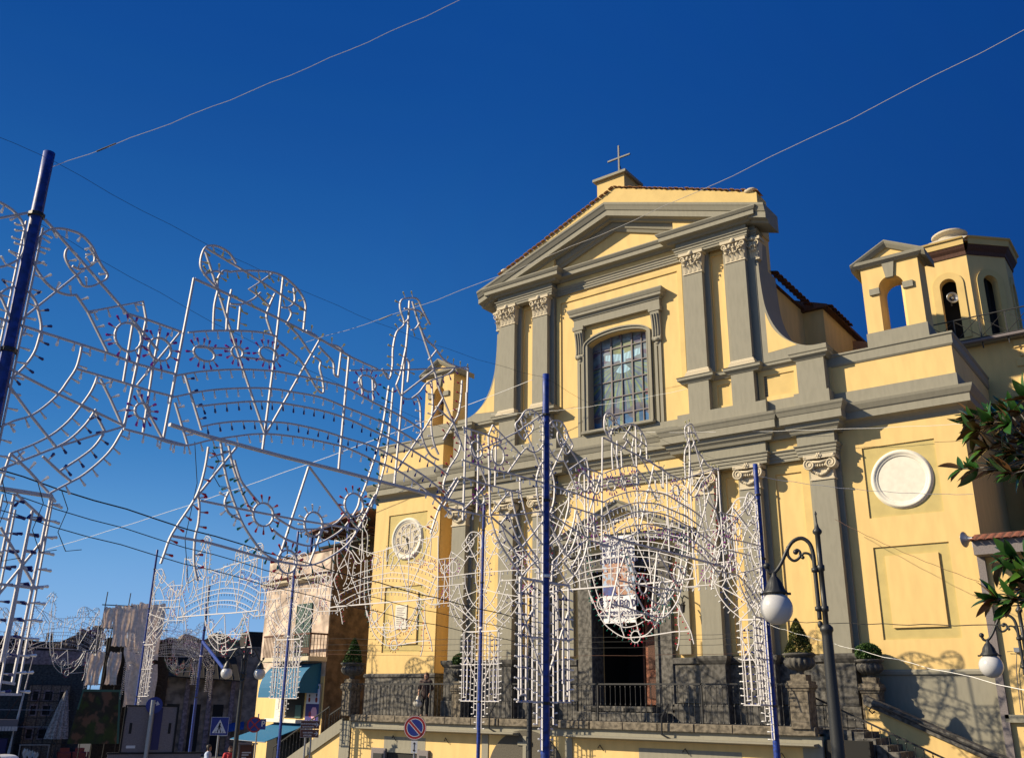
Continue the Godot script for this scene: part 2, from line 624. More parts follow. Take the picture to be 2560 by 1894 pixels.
func church() -> void:
	var ch := thing("church", "yellow church with grey pilasters, a broken pediment and a stained glass window", "church")
	var Y: Material = M.yellow
	var G: Material = M.grey
	# lower storey
	var w := wall_with_arch(XC - 8.3, XC + 8.3, 1.0, 11.4, -0.6, 0.0, -18.8, -16.2, 1.5, 6.2, 0)
	part(w, "wall", Y, ch)
	slab("wall", Y, ch, XC - 8.3, XC - 8.0, 1, 12.2, -6, -0.6)
	slab("wall", Y, ch, XC + 8.0, XC + 8.3, 1, 12.2, -6, -0.6)
	var PIL := [[3.2, 3.92], [4.9, 5.62], [7.4, 8.14]]
	for p in PIL:
		for s in [-1.0, 1.0]:
			var x0: float = XC + minf(s * p[0], s * p[1])
			var x1: float = XC + maxf(s * p[0], s * p[1])
			slab("pilaster", G, ch, x0, x1, 3.1, 8.6, -0.1, 0.4)
			slab("pilaster_backing", G, ch, x0 - 0.16, x1 + 0.16, 3.1, 9.39, -0.1, 0.12)
			ionic(ch, x0, x1, 8.6, 0.4)
			slab("pilaster_foot", M.stone, ch, x0 - 0.1, x1 + 0.1, 1.6, 2.86, -0.1, 0.5, 0.02)
			slab("pilaster_foot_step", M.stone, ch, x0 - 0.16, x1 + 0.16, 1.0, 1.6, -0.1, 0.56, 0.02)
			var m := B.new()
			m.sweep([Vector2(x0 - 0.1, 0), Vector2(x0 - 0.1, 0.5), Vector2(x1 + 0.1, 0.5), Vector2(x1 + 0.1, 0)], [Vector2(-0.1, 2.86), Vector2(0, 2.86), Vector2(0.03, 2.9), Vector2(0.08, 2.98), Vector2(0.1, 3.06), Vector2(0.1, 3.12), Vector2(-0.1, 3.14)])
			part(m, "pilaster_foot_cap", M.stone, ch)
	# panels between the pilasters stand a little proud, edged in paler yellow
	for s in [-1.0, 1.0]:
		for e in [[3.92, 4.9], [5.62, 7.4]]:
			var x0: float = XC + minf(s * e[0], s * e[1])
			var x1: float = XC + maxf(s * e[0], s * e[1])
			part(frame_rect(x0 + 0.16, x1 - 0.16, 3.15, 9.3, 0.16 if e[0] < 5 else 0.28, 0.0, 0.05), "panel_edge", M.pale_yellow, ch)
	# stone dado, one slab after the other
	for seg in [[XC - 7.3, -19.5, 5], [-15.6, XC + 7.3, 5]]:
		for i in int(seg[2]):
			var a: float = lerpf(seg[0], seg[1], i / seg[2])
			var c: float = lerpf(seg[0], seg[1], (i + 1) / seg[2])
			slab("stone_slab", M.stone if i % 2 else M.stone_light, ch, a + 0.01, c - 0.01, 1.62, 2.86, -0.05, 0.13 + 0.012 * (i % 3), 0.015)
			slab("stone_slab", M.stone_light if i % 3 == 0 else M.stone, ch, a + 0.01, c - 0.01, 1.0, 1.6, -0.05, 0.2, 0.015)
		slab("dado_cap", M.stone, ch, seg[0], seg[1], 2.88, 3.1, -0.05, 0.2, 0.03)
	# entablature of the lower order
	var path := pilaster_path(8.4, [[2.95, 0.08], [5.95, 0.46], [7.05, 0.2], [8.3, 0.46]])
	var b := B.new()
	b.sweep(path, shifted(ARCHITRAVE, 9.39))
	part(b, "architrave", G, ch)
	b = B.new()
	b.sweep(path, [Vector2(-0.3, 9.78), Vector2(0, 9.78), Vector2(0, 10.16), Vector2(-0.3, 10.16)])
	part(b, "frieze", G, ch)
	slab("frieze_panel", Y, ch, XC - 2.9, XC + 2.9, 9.79, 10.15, 0.0, 0.095)
	for s in [-1.0, 1.0]:
		slab("frieze_panel", Y, ch, XC + s * 6.5 - 0.5, XC + s * 6.5 + 0.5, 9.79, 10.15, 0.0, 0.215)
	b = B.new()
	b.sweep(pilaster_path(8.4, [[2.45, 0.1], [6.15, 0.5], [6.95, 0.34], [8.4, 0.5]]), shifted(CORNICE, 10.15))
	part(b, "cornice", G, ch)
	# blocking course and pedestals
	b = B.new()
	b.sweep(pilaster_path(8.3, [[2.7, 0.12], [6.1, 0.5], [7.1, 0.28], [8.3, 0.5]]), [Vector2(-0.3, 11.06), Vector2(0, 11.06), Vector2(0, 11.6), Vector2(-0.3, 11.6)])
	part(b, "blocking_course", G, ch)
	slab("wall", Y, ch, XC - 8.3, -18.95, 11.4, 12.95, -0.5, 0.0)
	slab("wall", Y, ch, -16.15, XC + 8.3, 11.4, 12.95, -0.5, 0.0)
	var peds := [[3.15, 3.98], [4.85, 5.7], [7.25, 8.2]]
	for p in peds:
		for s in [-1.0, 1.0]:
			var x0: float = XC + minf(s * p[0], s * p[1])
			var x1: float = XC + maxf(s * p[0], s * p[1])
			slab("pedestal", G, ch, x0, x1, 11.6, 12.78, -0.1, 0.42)
	for s in [-1.0, 1.0]:
		for e in [[3.98, 4.85], [5.75, 7.25]]:
			var x0: float = XC + minf(s * e[0], s * e[1])
			var x1: float = XC + maxf(s * e[0], s * e[1])
			slab("pedestal_panel", M.pale_yellow, ch, x0, x1, 11.6, 12.78, -0.1, 0.1)
			part(frame_rect(x0, x1, 11.6, 12.78, 0.2, 0.1, 0.14), "panel_edge", M.yellow, ch)
		var pp := [Vector2(2.9, -0.2), Vector2(2.9, 0.44), Vector2(4.1, 0.44), Vector2(4.1, 0.2), Vector2(4.75, 0.2), Vector2(4.75, 0.44), Vector2(5.9, 0.44), Vector2(5.9, 0.16), Vector2(7.2, 0.16), Vector2(7.2, 0.44), Vector2(8.28, 0.44), Vector2(8.28, -0.3)]
		var q := []
		for v in pp:
			q.append(Vector2(XC + s * v.x, v.y))
		if s < 0: q.reverse()
		b = B.new()
		b.sweep(q, [Vector2(-0.3, 12.78), Vector2(0, 12.78), Vector2(0.04, 12.84), Vector2(0.12, 12.9), Vector2(0.12, 12.98), Vector2(0.15, 13.02), Vector2(-0.3, 13.04)])
		part(b, "pedestal_cap", G, ch)
	# upper storey
	w = wall_with_arch(XC - 5.95, XC + 5.95, 12.9, 19.2, -0.6, 0.0, -18.95, -16.15, 12.9, 15.38, 0.36)
	part(w, "wall", Y, ch)
	slab("wall", Y, ch, -18.95, -16.15, 11.5, 11.75, -0.6, 0.02)
	slab("wall", Y, ch, XC - 5.95, XC - 5.6, 12.9, 19.3, -1.5, -0.6)
	slab("wall", Y, ch, XC + 5.6, XC + 5.95, 12.9, 19.3, -1.5, -0.6)
	for p in [[3.22, 3.96], [4.95, 5.7]]:
		for s in [-1.0, 1.0]:
			var x0: float = XC + minf(s * p[0], s * p[1])
			var x1: float = XC + maxf(s * p[0], s * p[1])
			slab("pilaster", G, ch, x0, x1, 13.28, 17.2, -0.1, 0.4)
			slab("pilaster_backing", G, ch, x0 - 0.2 if s > 0 or p[0] < 4 else x0 - 0.28, x1 + 0.2 if s < 0 or p[0] < 4 else x1 + 0.28, 13.04, 18.0, -0.5, 0.16)
			b = B.new()
			b.sweep([Vector2(x0, -0.1), Vector2(x0, 0.4), Vector2(x1, 0.4), Vector2(x1, -0.1)], [Vector2(-0.1, 13.03), Vector2(0.13, 13.03), Vector2(0.13, 13.1), Vector2(0.1, 13.11), Vector2(0.11, 13.16), Vector2(0.07, 13.19), Vector2(0.07, 13.24), Vector2(0.03, 13.28), Vector2(-0.1, 13.29)])
			part(b, "pilaster_base", M.cream, ch)
			corinthian(ch, x0, x1, 17.2, 0.4)
			if p[0] > 4:
				corinthian(ch, XC + s * 5.98 - 0.16, XC + s * 5.98 + 0.16, 17.2, 0.12)
	for s in [-1.0, 1.0]:
		part(frame_rect(XC + s * 4.45 - 0.38, XC + s * 4.45 + 0.38, 13.1, 17.95, 0.13, 0.0, 0.05), "panel_edge", M.pale_yellow, ch)
	slab("panel_edge", M.pale_yellow, ch, XC - 2.75, XC + 2.75, 17.65, 17.85, 0.0, 0.05)
	for s in [-1.0, 1.0]:
		slab("panel_edge", M.pale_yellow, ch, XC + s * 2.85 - 0.1, XC + s * 2.85 + 0.1, 13.0, 17.85, 0.0, 0.05)
	slab("wall", G, ch, XC + 5.7, XC + 6.06, 11.6, 18.1, -0.9, 0.1)
	slab("wall", G, ch, XC - 6.06, XC - 5.7, 11.6, 18.1, -0.9, 0.1)
	var up := pilaster_path(6, [[2.95, 0.08], [5.85, 0.46], [6.1, 0.2]])
	b = B.new()
	var ar := []
	for v in ARCHITRAVE:
		ar.append(Vector2(v.x, 18.0 + v.y * 0.85))
	b.sweep(up, ar)
	part(b, "architrave", G, ch)
	b = B.new()
	b.sweep(up, [Vector2(-0.3, 18.33), Vector2(0, 18.33), Vector2(0, 18.58), Vector2(-0.3, 18.58)])
	part(b, "frieze", G, ch)
	slab("frieze_panel", Y, ch, XC - 2.9, XC + 2.9, 18.34, 18.57, 0.0, 0.095)
	b = B.new()
	b.sweep(pilaster_path(6, [[2.75, 0.1], [6.0, 0.5], [6.15, 0.3]]), [Vector2(-0.3, 18.56), Vector2(0.06, 18.56), Vector2(0.12, 18.64), Vector2(0.34, 18.67), Vector2(0.34, 18.82), Vector2(0.38, 18.86), Vector2(0.44, 18.95), Vector2(0.44, 18.99), Vector2(-0.3, 19.02)])
	part(b, "cornice", G, ch)
	# pediment
	var apex := 21.25
	var ye := 18.98
	slab("tympanum", Y, ch, XC - 2.8, XC + 2.8, 18.98, 19.3, -0.6, 0.0)
	b = B.new()
	b.prism(poly([XC - 5.9, 18.98, XC + 5.9, 18.98, XC, apex - 0.1]), -0.7, -0.02)
	part(b, "tympanum", Y, ch)
	for s in [-1.0, 1.0]:
		b = B.new()
		b.prism(poly([XC + s * 2.85, 18.98, XC + s * 6.0, 18.98, XC + s * 2.85, 18.98 + 3.15 * 0.353]), -0.5, 0.42)
		part(b, "tympanum_wing", Y, ch)
		b = B.new()  # thin raised fillets on the field
		b.ribbon([Vector2(XC + s * 2.8, 19.72), Vector2(XC, 20.62)], 0.03, 0.06, 0.0)
		b.ribbon([Vector2(XC + s * 2.3, 19.62), Vector2(XC, 20.36)], 0.03, 0.06, 0.0)
		part(b, "fillet", M.pale_yellow, ch)
	b = B.new()
	b.rake([Vector2(XC - 2.85, ye + 3.6 * 0.352), Vector2(XC, apex), Vector2(XC + 2.85, ye + 3.6 * 0.352)], [Vector2(-0.1, -0.95), Vector2(0.08, -0.95), Vector2(0.14, -0.85), Vector2(0.2, -0.82), Vector2(0.26, -0.68), Vector2(0.26, -0.5), Vector2(-0.1, -0.5)])
	part(b, "rake_bed_moulding", G, ch)
	b = B.new()
	b.rake([Vector2(XC - 6.75, ye - 0.02), Vector2(XC, apex), Vector2(XC + 6.75, ye - 0.02)], [Vector2(-0.5, -0.62), Vector2(0.46, -0.62), Vector2(0.5, -0.55), Vector2(0.74, -0.52), Vector2(0.74, -0.3), Vector2(0.78, -0.28), Vector2(0.85, -0.14), Vector2(0.89, -0.08), Vector2(0.9, 0.0), Vector2(-0.5, 0.03)])
	part(b, "rake_cornice", G, ch)
	# the parapet gable behind it, with its edge of roof tiles
	b = B.new()
	b.prism(poly([XC - 6.5, 18.6, XC - 6.5, 20.3, XC - 0.35, 22.75, XC + 6.0, 20.35, XC + 6.0, 18.6]), -1.5, -0.55)
	part(b, "gable_parapet", M.pale_yellow, ch)
	tile_row(ch, Vector3(XC + 6.12, 20.33, -1.0), Vector3(XC - 0.35, 22.78, -1.0), 27, 1.15)
	tile_row(ch, Vector3(XC - 6.62, 20.28, -1.0), Vector3(XC - 0.35, 22.78, -1.0), 26, 1.15)
	b = B.new()
	b.smooth()
	b.ball(Vector3(XC + 5.75, 20.5, -0.6), Vector3(0.28, 0.1, 0.2), 8, 5)
	b.ball(Vector3(XC - 6.3, 20.45, -0.6), Vector3(0.22, 0.1, 0.2), 8, 5)
	part(b, "tile_end", M.cream, ch)
	var blk := slab("ridge_block", M.pale_yellow, ch, -18.97, -17.58, 22.0, 23.62, -2.3, -1.0)
	slab("coping", G, blk, -19.12, -17.43, 23.62, 23.74, -2.45, -0.85)
	var cr := thing("iron_cross", "thin wrought iron cross standing on the ridge block above the pediment", "cross", Vector3(-18.1, 23.74, -1.5))
	b = B.new()
	b.box(-0.035, 0.035, 0, 1.75, -0.03, 0.03)
	part(b, "upright", M.lamp_iron, cr)
	b = B.new()
	b.box(-0.58, 0.58, 1.07, 1.14, -0.034, 0.034)
	part(b, "arm", M.lamp_iron, cr)
	b = B.new()
	b.tube(PackedVector3Array([Vector3(0, 0.8, -0.02), Vector3(0.08, 0, -0.45)]), 0.02, 5)
	part(b, "stay", M.lamp_iron, cr)
	window_hood(ch)
	stained_glass(ch)
	portal(ch)
	# scroll walls that lead down to the wings
	for s in [-1.0, 1.0]:
		var outer := spline([Vector2(6.1, 17.0), Vector2(6.14, 16.0), Vector2(6.25, 15.1), Vector2(6.55, 14.3), Vector2(7.0, 13.72), Vector2(7.6, 13.4), Vector2(8.25, 13.36)], 4)
		var p := PackedVector2Array()
		for v in outer:
			p.append(Vector2(XC + s * v.x, v.y))
		p.append(Vector2(XC + s * 8.25, 13.02))
		p.append(Vector2(XC + s * 5.9, 13.02))
		p.append(Vector2(XC + s * 5.9, 17.0))
		b = B.new()
		b.prism(p, -0.55, 0.14)
		part(b, "scroll_wall", G, ch)
		var f := PackedVector2Array()
		for v in spline([Vector2(6.2, 15.0), Vector2(6.4, 14.4), Vector2(6.75, 13.9), Vector2(7.25, 13.5)], 4):
			f.append(Vector2(XC + s * v.x, v.y))
		f.append(Vector2(XC + s * 6.2, 13.42))
		b = B.new()
		b.prism(f, 0.1, 0.144)
		part(b, "scroll_panel", Y, ch)
		b = B.new()  # the curved back of the scroll, as deep as the aisle
		var rows := []
		for v in outer:
			rows.append([Vector3(XC + s * v.x, v.y, -1.5), Vector3(XC + s * v.x, v.y, -0.55), Vector3(XC + s * (v.x - 0.2), v.y - 0.2, -0.55), Vector3(XC + s * (v.x - 0.2), v.y - 0.2, -1.5)])
		b._rows(rows, true)
		part(b, "scroll_back", G, ch)
	# nave, transept and aisle behind
	slab("nave_wall", Y, ch, XC - 5.6, XC + 5.65, 12.0, 17.3, -26, -1.5)
	b = B.new()
	b.prism(poly([XC - 5.8, 17.2, XC, 19.2, XC + 5.8, 17.2]), -26, -1.5)
	part(b, "nave_roof", M.tile_dark, ch)
	slab("transept_wall", Y, ch, XC + 5.6, XC + 6.5, 12.0, 17.1, -10.5, -5.6)
	b = B.new()
	b.hexa([Vector3(XC + 5.4, 17.1, -10.7), Vector3(XC + 6.75, 17.1, -10.7), Vector3(XC + 6.75, 17.2, -10.7), Vector3(XC + 5.4, 17.7, -10.7), Vector3(XC + 5.4, 17.1, -5.4), Vector3(XC + 6.75, 17.1, -5.4), Vector3(XC + 6.75, 17.2, -5.4), Vector3(XC + 5.4, 17.7, -5.4)])
	part(b, "transept_roof", M.tile_dark, ch)
	slab("aisle_wall", Y, ch, XC + 6.5, XC + 9.0, 12.0, 15.9, -26, -9.5)
	b = B.new()
	b.hexa([Vector3(XC + 6.5, 15.9, -26), Vector3(XC + 9.2, 15.9, -26), Vector3(XC + 9.2, 16.0, -26), Vector3(XC + 6.5, 16.9, -26), Vector3(XC + 6.5, 15.9, -9.3), Vector3(XC + 9.2, 15.9, -9.3), Vector3(XC + 9.2, 16.0, -9.3), Vector3(XC + 6.5, 16.9, -9.3)])
	part(b, "aisle_roof", M.tile, ch)
	for k in 11:
		tile_edge(ch, Vector3(XC + 6.0, 17.3, -1.6 - k * 0.4))
	for k in 7:
		tile_edge(ch, Vector3(XC + 6.72, 17.16, -5.6 - k * 0.4))
	b = B.new()
	b.tube(PackedVector3Array([Vector3(XC + 5.75, 13.5, -1.75), Vector3(XC + 5.75, 17.2, -1.75)]), 0.12, 8)
	part(b, "drainpipe", M.iron, ch)
	wing(ch, -30.61, -26.66, 0.0, 1.0, false)
	wing(ch, -9.36, -5.39, -0.04, 1.0, true)


var tile_mesh: Mesh


func curved_tile() -> Mesh:
	if tile_mesh == null:
		var b := B.new()
		for k in 5:
			var a0 := PI * k / 5
			var a1 := PI * (k + 1) / 5
			var p0 := Vector2(cos(a0), sin(a0))
			var p1 := Vector2(cos(a1), sin(a1))
			b.quad(Vector3(p0.x * 0.11, p0.y * 0.08, 0.28), Vector3(p0.x * 0.09, p0.y * 0.065, -0.28), Vector3(p1.x * 0.09, p1.y * 0.065, -0.28), Vector3(p1.x * 0.11, p1.y * 0.08, 0.28))
			b.quad(Vector3(p0.x * 0.09, p0.y * 0.06, 0.28), Vector3(p0.x * 0.11, p0.y * 0.08, 0.28), Vector3(p1.x * 0.11, p1.y * 0.08, 0.28), Vector3(p1.x * 0.09, p1.y * 0.06, 0.28))
		tile_mesh = b.mesh()
	return tile_mesh


func tile_row(parent: Node, a: Vector3, c: Vector3, n: int, deep: float) -> void:
	var d := (c - a).normalized()
	for i in n:
		var p := a.lerp(c, (i + 0.5) / n)
		var t := Transform3D(Basis(d, Vector3(-d.y, d.x, 0) * signf(d.x), Vector3(0, 0, 1)).rotated(d, rng.randf_range(-0.05, 0.05)), p + Vector3(0, rng.randf_range(-0.01, 0.01), 0.25))
		put(curved_tile(), "roof_tile", M.tile, parent, t.scaled_local(Vector3(1.1, 0.45, deep)))


func tile_edge(parent: Node, p: Vector3) -> void:
	var t := Transform3D(Basis(Vector3(0, 1, 0), PI / 2), p).rotated_local(Vector3(1, 0, 0), 0.3)
	put(curved_tile(), "roof_tile", M.tile_dark, parent, t.scaled_local(Vector3(1.75, 0.9, 0.7)))


func window_hood(ch: Node) -> void:
	var G: Material = M.grey
	var x0 := -19.5
	var x1 := -15.5
	var h := part(_bx(x0, x1, 16.28, 16.62, 0.0, 0.2), "window_hood", G, ch)
	var b := B.new()
	b.sweep([Vector2(x0, 0.0), Vector2(x0, 0.2), Vector2(x1, 0.2), Vector2(x1, 0.0)], [Vector2(-0.1, 16.62), Vector2(0.03, 16.62), Vector2(0.06, 16.7), Vector2(0.14, 16.74), Vector2(0.14, 16.84), Vector2(0.16, 16.86), Vector2(0.2, 16.95), Vector2(0.22, 17.0), Vector2(0.22, 17.04), Vector2(-0.1, 17.1)])
	part(b, "hood_cornice", G, h)
	for cx in [x0 + 0.22, x1 - 0.22]:
		slab("console_cap", G, h, cx - 0.26, cx + 0.26, 16.13, 16.3, 0.0, 0.26)
		b = B.new()
		var prof := PackedVector2Array()  # in z,y; extruded along x
		for v in spline([Vector2(0.0, 14.95), Vector2(0.1, 14.9), Vector2(0.17, 15.0), Vector2(0.13, 15.15), Vector2(0.13, 15.4), Vector2(0.17, 15.75), Vector2(0.23, 16.0), Vector2(0.23, 16.14)], 3):
			prof.append(v)
		prof.append(Vector2(0, 16.14))
		b.prism(prof, -0.19, 0.19, Transform3D(Basis(Vector3(0, 0, 1), Vector3(0, 1, 0), Vector3(-1, 0, 0)), Vector3(cx, 0, 0)))
		for k in 3:
			var pts := PackedVector3Array()
			for v in spline([Vector2(0.15, 15.1), Vector2(0.14, 15.4), Vector2(0.18, 15.75), Vector2(0.24, 16.0)], 3):
				pts.append(Vector3(cx + (k - 1) * 0.11, v.y, v.x))
			b.tube(pts, 0.04, 5)
		b.smooth()
		b.ball(Vector3(cx, 14.98, 0.1), Vector3(0.16, 0.1, 0.1), 8, 6)
		b.ball(Vector3(cx, 14.84, 0.06), Vector3(0.1, 0.08, 0.06), 8, 6)
		b.ball(Vector3(cx, 14.75, 0.04), Vector3(0.06, 0.07, 0.045), 8, 6)
		part(b, "console", G, h)
		slab("hood_strip", G, h, cx - 0.15, cx - 0.03, 11.62, 14.9, 0.0, 0.07)
		slab("hood_strip", G, h, cx + 0.03, cx + 0.15, 11.62, 14.9, 0.0, 0.07)


func _bx(x0: float, x1: float, y0: float, y1: float, z0: float, z1: float) -> B:
	var b := B.new()
	b.box(x0, x1, y0, y1, z0, z1)
	return b


func stained_glass(ch: Node) -> void:
	var fr := part(band_with_arch(-18.95, -16.15, 11.75, 15.38, 0.36, 0.17, -0.02, 0.1), "window_surround", M.grey, ch)
	part(band_with_arch(-19.06, -16.04, 11.75, 15.38, 0.47, 0.06, 0.08, 0.15), "surround_roll", M.grey, fr)
	slab("reveal", M.grey, fr, -18.953, -18.91, 11.75, 15.4, -0.6, 0.11)
	slab("reveal", M.grey, fr, -16.19, -16.147, 11.75, 15.4, -0.6, 0.11)
	slab("sill", M.grey, fr, -19.15, -15.9, 11.62, 11.74, -0.4, 0.3, 0.02)
	var im := Image.create(300, 480, false, Image.FORMAT_RGB8)
	var f := FastNoiseLite.new()
	f.seed = 5
	f.frequency = 0.02
	var c0 := Vector2(0.51, 0.29)
	for y in 480:
		for x in 300:
			var p := Vector2(x / 300.0, y / 480.0)
			var d := p - c0
			d.y *= 1.5
			var a := atan2(d.x, d.y)
			var r := d.length()
			var n := f.get_noise_2d(x, y)
			var band := fposmod(a * 5.2 + 0.3 + (0.25 if fposmod(a * 2.6, 2.0) > 1.0 else 0.0), 1.0)
			var col := Color(0.30, 0.36, 0.38)
			if band < 0.28: col = Color(0.42, 0.45, 0.16)
			elif band < 0.42: col = Color(0.17, 0.30, 0.33)
			elif band < 0.62: col = Color(0.20, 0.18, 0.34)
			elif band < 0.75: col = Color(0.36, 0.40, 0.30)
			if absf(a) > 1.45:
				col = Color(0.36, 0.38, 0.4) if fposmod(a * 2.0 + p.x * 3.0, 1.0) > 0.35 else Color(0.28, 0.13, 0.22)
				if absf(a) > 2.3 and r < 0.33: col = Color(0.42, 0.4, 0.1)
			if p.y > 0.86 + 0.04 * sin(p.x * 22.0): col = Color(0.05, 0.25, 0.48) if fposmod(p.x * 4.0, 1.0) < 0.75 else Color(0.42, 0.44, 0.24)
			elif p.y > 0.78 + 0.03 * sin(p.x * 15.0): col = col.lerp(Color(0.25, 0.1, 0.2), 0.6)
			if p.x > 0.86 and p.y > 0.63 and p.y < 0.75: col = Color(0.5, 0.12, 0.12) if p.y < 0.69 else Color(0.06, 0.32, 0.5)
			col = col.lerp(Color(0.34, 0.44, 0.5), 0.38) * (1.05 + 0.3 * n)
			var q := Vector2((p.x - 0.51) * 2.5, (p.y - 0.27) * 4.6)  # the dove, about one unit across
			var wing := absf(q.x)
			var line := -0.18 - 0.32 * wing + 0.25 * wing * wing
			var white := (wing < 0.72 and wing > 0.04 and q.y > line - 0.07 and q.y < line + 0.3 - 0.25 * absf(wing - 0.35)) or Vector2(q.x / 0.12, (q.y - 0.02) / 0.36).length() < 1.0 or Vector2(q.x / 0.075, (q.y + 0.36) / 0.1).length() < 1.0 or (q.y > 0.28 and q.y < 0.68 and wing < 0.1 + (q.y - 0.28) * 0.75 and Vector2(q.x, q.y - 0.28).length() < 0.4)
			if white:
				col = Color(0.62, 0.78, 0.86) * (0.86 + 0.22 * sin(q.x * 40.0 + q.y * 8.0) * 0.4)
			col.a = 1
			im.set_pixel(x, y, col)
	var m := StandardMaterial3D.new()
	m.albedo_texture = ImageTexture.create_from_image(im)
	m.roughness = 0.22
	m.metallic_specular = 0.6
	var xs := [-18.91, -18.52, -18.03, -17.55, -17.07, -16.63, -16.19]
	var ys := [11.75, 12.4, 13.11, 13.8, 14.49, 15.19, 15.74]
	for i in 6:
		for j in 6:
			var st := SurfaceTool.new()
			st.begin(Mesh.PRIMITIVE_TRIANGLES)
			var t := Basis.from_euler(Vector3(rng.randf_range(-0.012, 0.012), rng.randf_range(-0.012, 0.012), 0))
			var cc := Vector3((xs[i] + xs[i + 1]) / 2, (ys[j] + ys[j + 1]) / 2, -0.34)
			for v in [[0, 0], [0, 1], [1, 1], [0, 0], [1, 1], [1, 0]]:
				var px: float = xs[i + v[0]]
				var py: float = ys[j + v[1]]
				st.set_normal(t * Vector3(0, 0, 1))
				st.set_uv(Vector2((px + 18.95) / 2.8, (15.75 - py) / 4.0))
				st.add_vertex(cc + t * (Vector3(px, py, -0.34) - cc))
			put(st.commit(), "pane", m, fr)
	var gb := B.new()
	for i in range(1, 6):
		gb.box(xs[i] - (0.032 if i in [2, 4] else 0.018), xs[i] + (0.032 if i in [2, 4] else 0.018), 11.75, 15.75, -0.36, -0.29)
	part(gb, "mullions", M.pvc_grey, fr)
	gb = B.new()
	for j in range(1, 6):
		gb.box(-18.91, -16.19, ys[j] - 0.02, ys[j] + 0.02, -0.36, -0.294)
	part(gb, "transoms", M.pvc_grey, fr)
	slab("back", M.dark, fr, -18.95, -16.15, 11.7, 15.8, -0.62, -0.42)


func portal(ch: Node) -> void:
	var S: Material = M.stone_light
	var p := slab("portal", S, ch, -19.45, -18.8, 1.0, 6.2, 0.0, 0.2, 0.02)
	slab("jamb", S, p, -16.2, -15.55, 1.0, 6.2, 0.0, 0.2, 0.02)
	slab("jamb_roll", S, p, -18.95, -18.78, 1.0, 6.2, -0.5, 0.26, 0.03)
	slab("jamb_roll", S, p, -16.22, -16.05, 1.0, 6.2, -0.5, 0.26, 0.03)
	slab("lintel", S, p, -19.45, -15.55, 6.2, 6.7, -0.4, 0.22, 0.02)
	var b := B.new()
	b.sweep([Vector2(-19.6, 0), Vector2(-19.6, 0.22), Vector2(-15.4, 0.22), Vector2(-15.4, 0)], [Vector2(-0.1, 6.7), Vector2(0.02, 6.7), Vector2(0.08, 6.78), Vector2(0.16, 6.82), Vector2(0.18, 6.9), Vector2(-0.1, 6.94)])
	part(b, "lintel_cornice", S, p)
	for x in [-19.9, -15.1]:
		slab("side_strip", M.grey, p, x - 0.22, x + 0.22, 3.2, 7.2, 0.0, 0.14)
	b = B.new()
	b.sweep([Vector2(-20.15, 0), Vector2(-20.15, 0.16), Vector2(-14.85, 0.16), Vector2(-14.85, 0)], [Vector2(-0.1, 7.2), Vector2(0.03, 7.2), Vector2(0.1, 7.28), Vector2(0.28, 7.34), Vector2(0.3, 7.48), Vector2(0.36, 7.52), Vector2(-0.1, 7.55)])
	part(b, "pediment_base", M.grey, p)
	b = B.new()
	b.rake([Vector2(-20.4, 7.5), Vector2(-17.5, 8.8), Vector2(-14.6, 7.5)], [Vector2(-0.1, -0.34), Vector2(0.2, -0.34), Vector2(0.28, -0.26), Vector2(0.44, -0.22), Vector2(0.46, -0.1), Vector2(0.54, -0.03), Vector2(0.55, 0.0), Vector2(-0.1, 0.02)])
	part(b, "pediment", M.grey, p)
	b = B.new()
	b.prism(poly([-20.0, 7.5, -15.0, 7.5, -17.5, 8.6]), 0.0, 0.1)
	part(b, "pediment_field", M.yellow, p)
	# vestibule
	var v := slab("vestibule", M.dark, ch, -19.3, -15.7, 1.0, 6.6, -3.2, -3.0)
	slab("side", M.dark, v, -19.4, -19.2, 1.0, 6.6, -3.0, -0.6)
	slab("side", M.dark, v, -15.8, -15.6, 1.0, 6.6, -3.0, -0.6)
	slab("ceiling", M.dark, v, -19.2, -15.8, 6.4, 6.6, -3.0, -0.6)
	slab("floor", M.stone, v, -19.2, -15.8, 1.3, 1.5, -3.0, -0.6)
	var dr := slab("door_leaf", M.door_wood, ch, -16.85, -16.25, 1.56, 6.1, -0.32, -0.24)
	for y in [[1.75, 2.5], [2.75, 3.6], [3.85, 4.9], [5.0, 5.9]]:
		slab("panel", M.rust, dr, -16.75, -16.38, y[0], y[1], -0.25, -0.21, 0.015)
	slab("screen_post", M.door_wood, ch, -17.62, -17.54, 1.5, 6.1, -1.5, -1.4)
	slab("screen_rail", M.door_wood, ch, -18.7, -16.3, 4.4, 4.5, -1.5, -1.4)
	slab("threshold", M.stone_light, ch, -18.9, -16.1, 1.32, 1.5, -0.6, 0.75, 0.02)
	slab("step", M.stone_light, ch, -19.3, -15.7, 1.0, 1.3, -0.1, 1.1, 0.02)
	for x in [-18.3, -17.0]:
		slab("step_vent", M.dark, ch, x - 0.25, x + 0.25, 1.34, 1.44, 0.6, 0.755)
	for s in [-1.0, 1.0]:  # black wall lanterns on curled brackets beside the portal
		var bx: float = XC + s * 2.55
		b = B.new()
		b.tube(PackedVector3Array([Vector3(bx, 5.1, 0.1), Vector3(bx, 5.15, 0.35), Vector3(bx, 5.0, 0.5), Vector3(bx, 4.85, 0.4), Vector3(bx, 4.95, 0.3)]), 0.025, 5)
		var k := part(b, "wall_bracket", M.iron, ch)
		b = B.new()
		b.lathe([Vector2(0, 0), Vector2(0.07, 0.02), Vector2(0.1, 0.25), Vector2(0.12, 0.27), Vector2(0, 0.36)], 6, Transform3D(Basis(), Vector3(bx, 4.55, 0.48)))
		part(b, "lantern", M.iron, k)


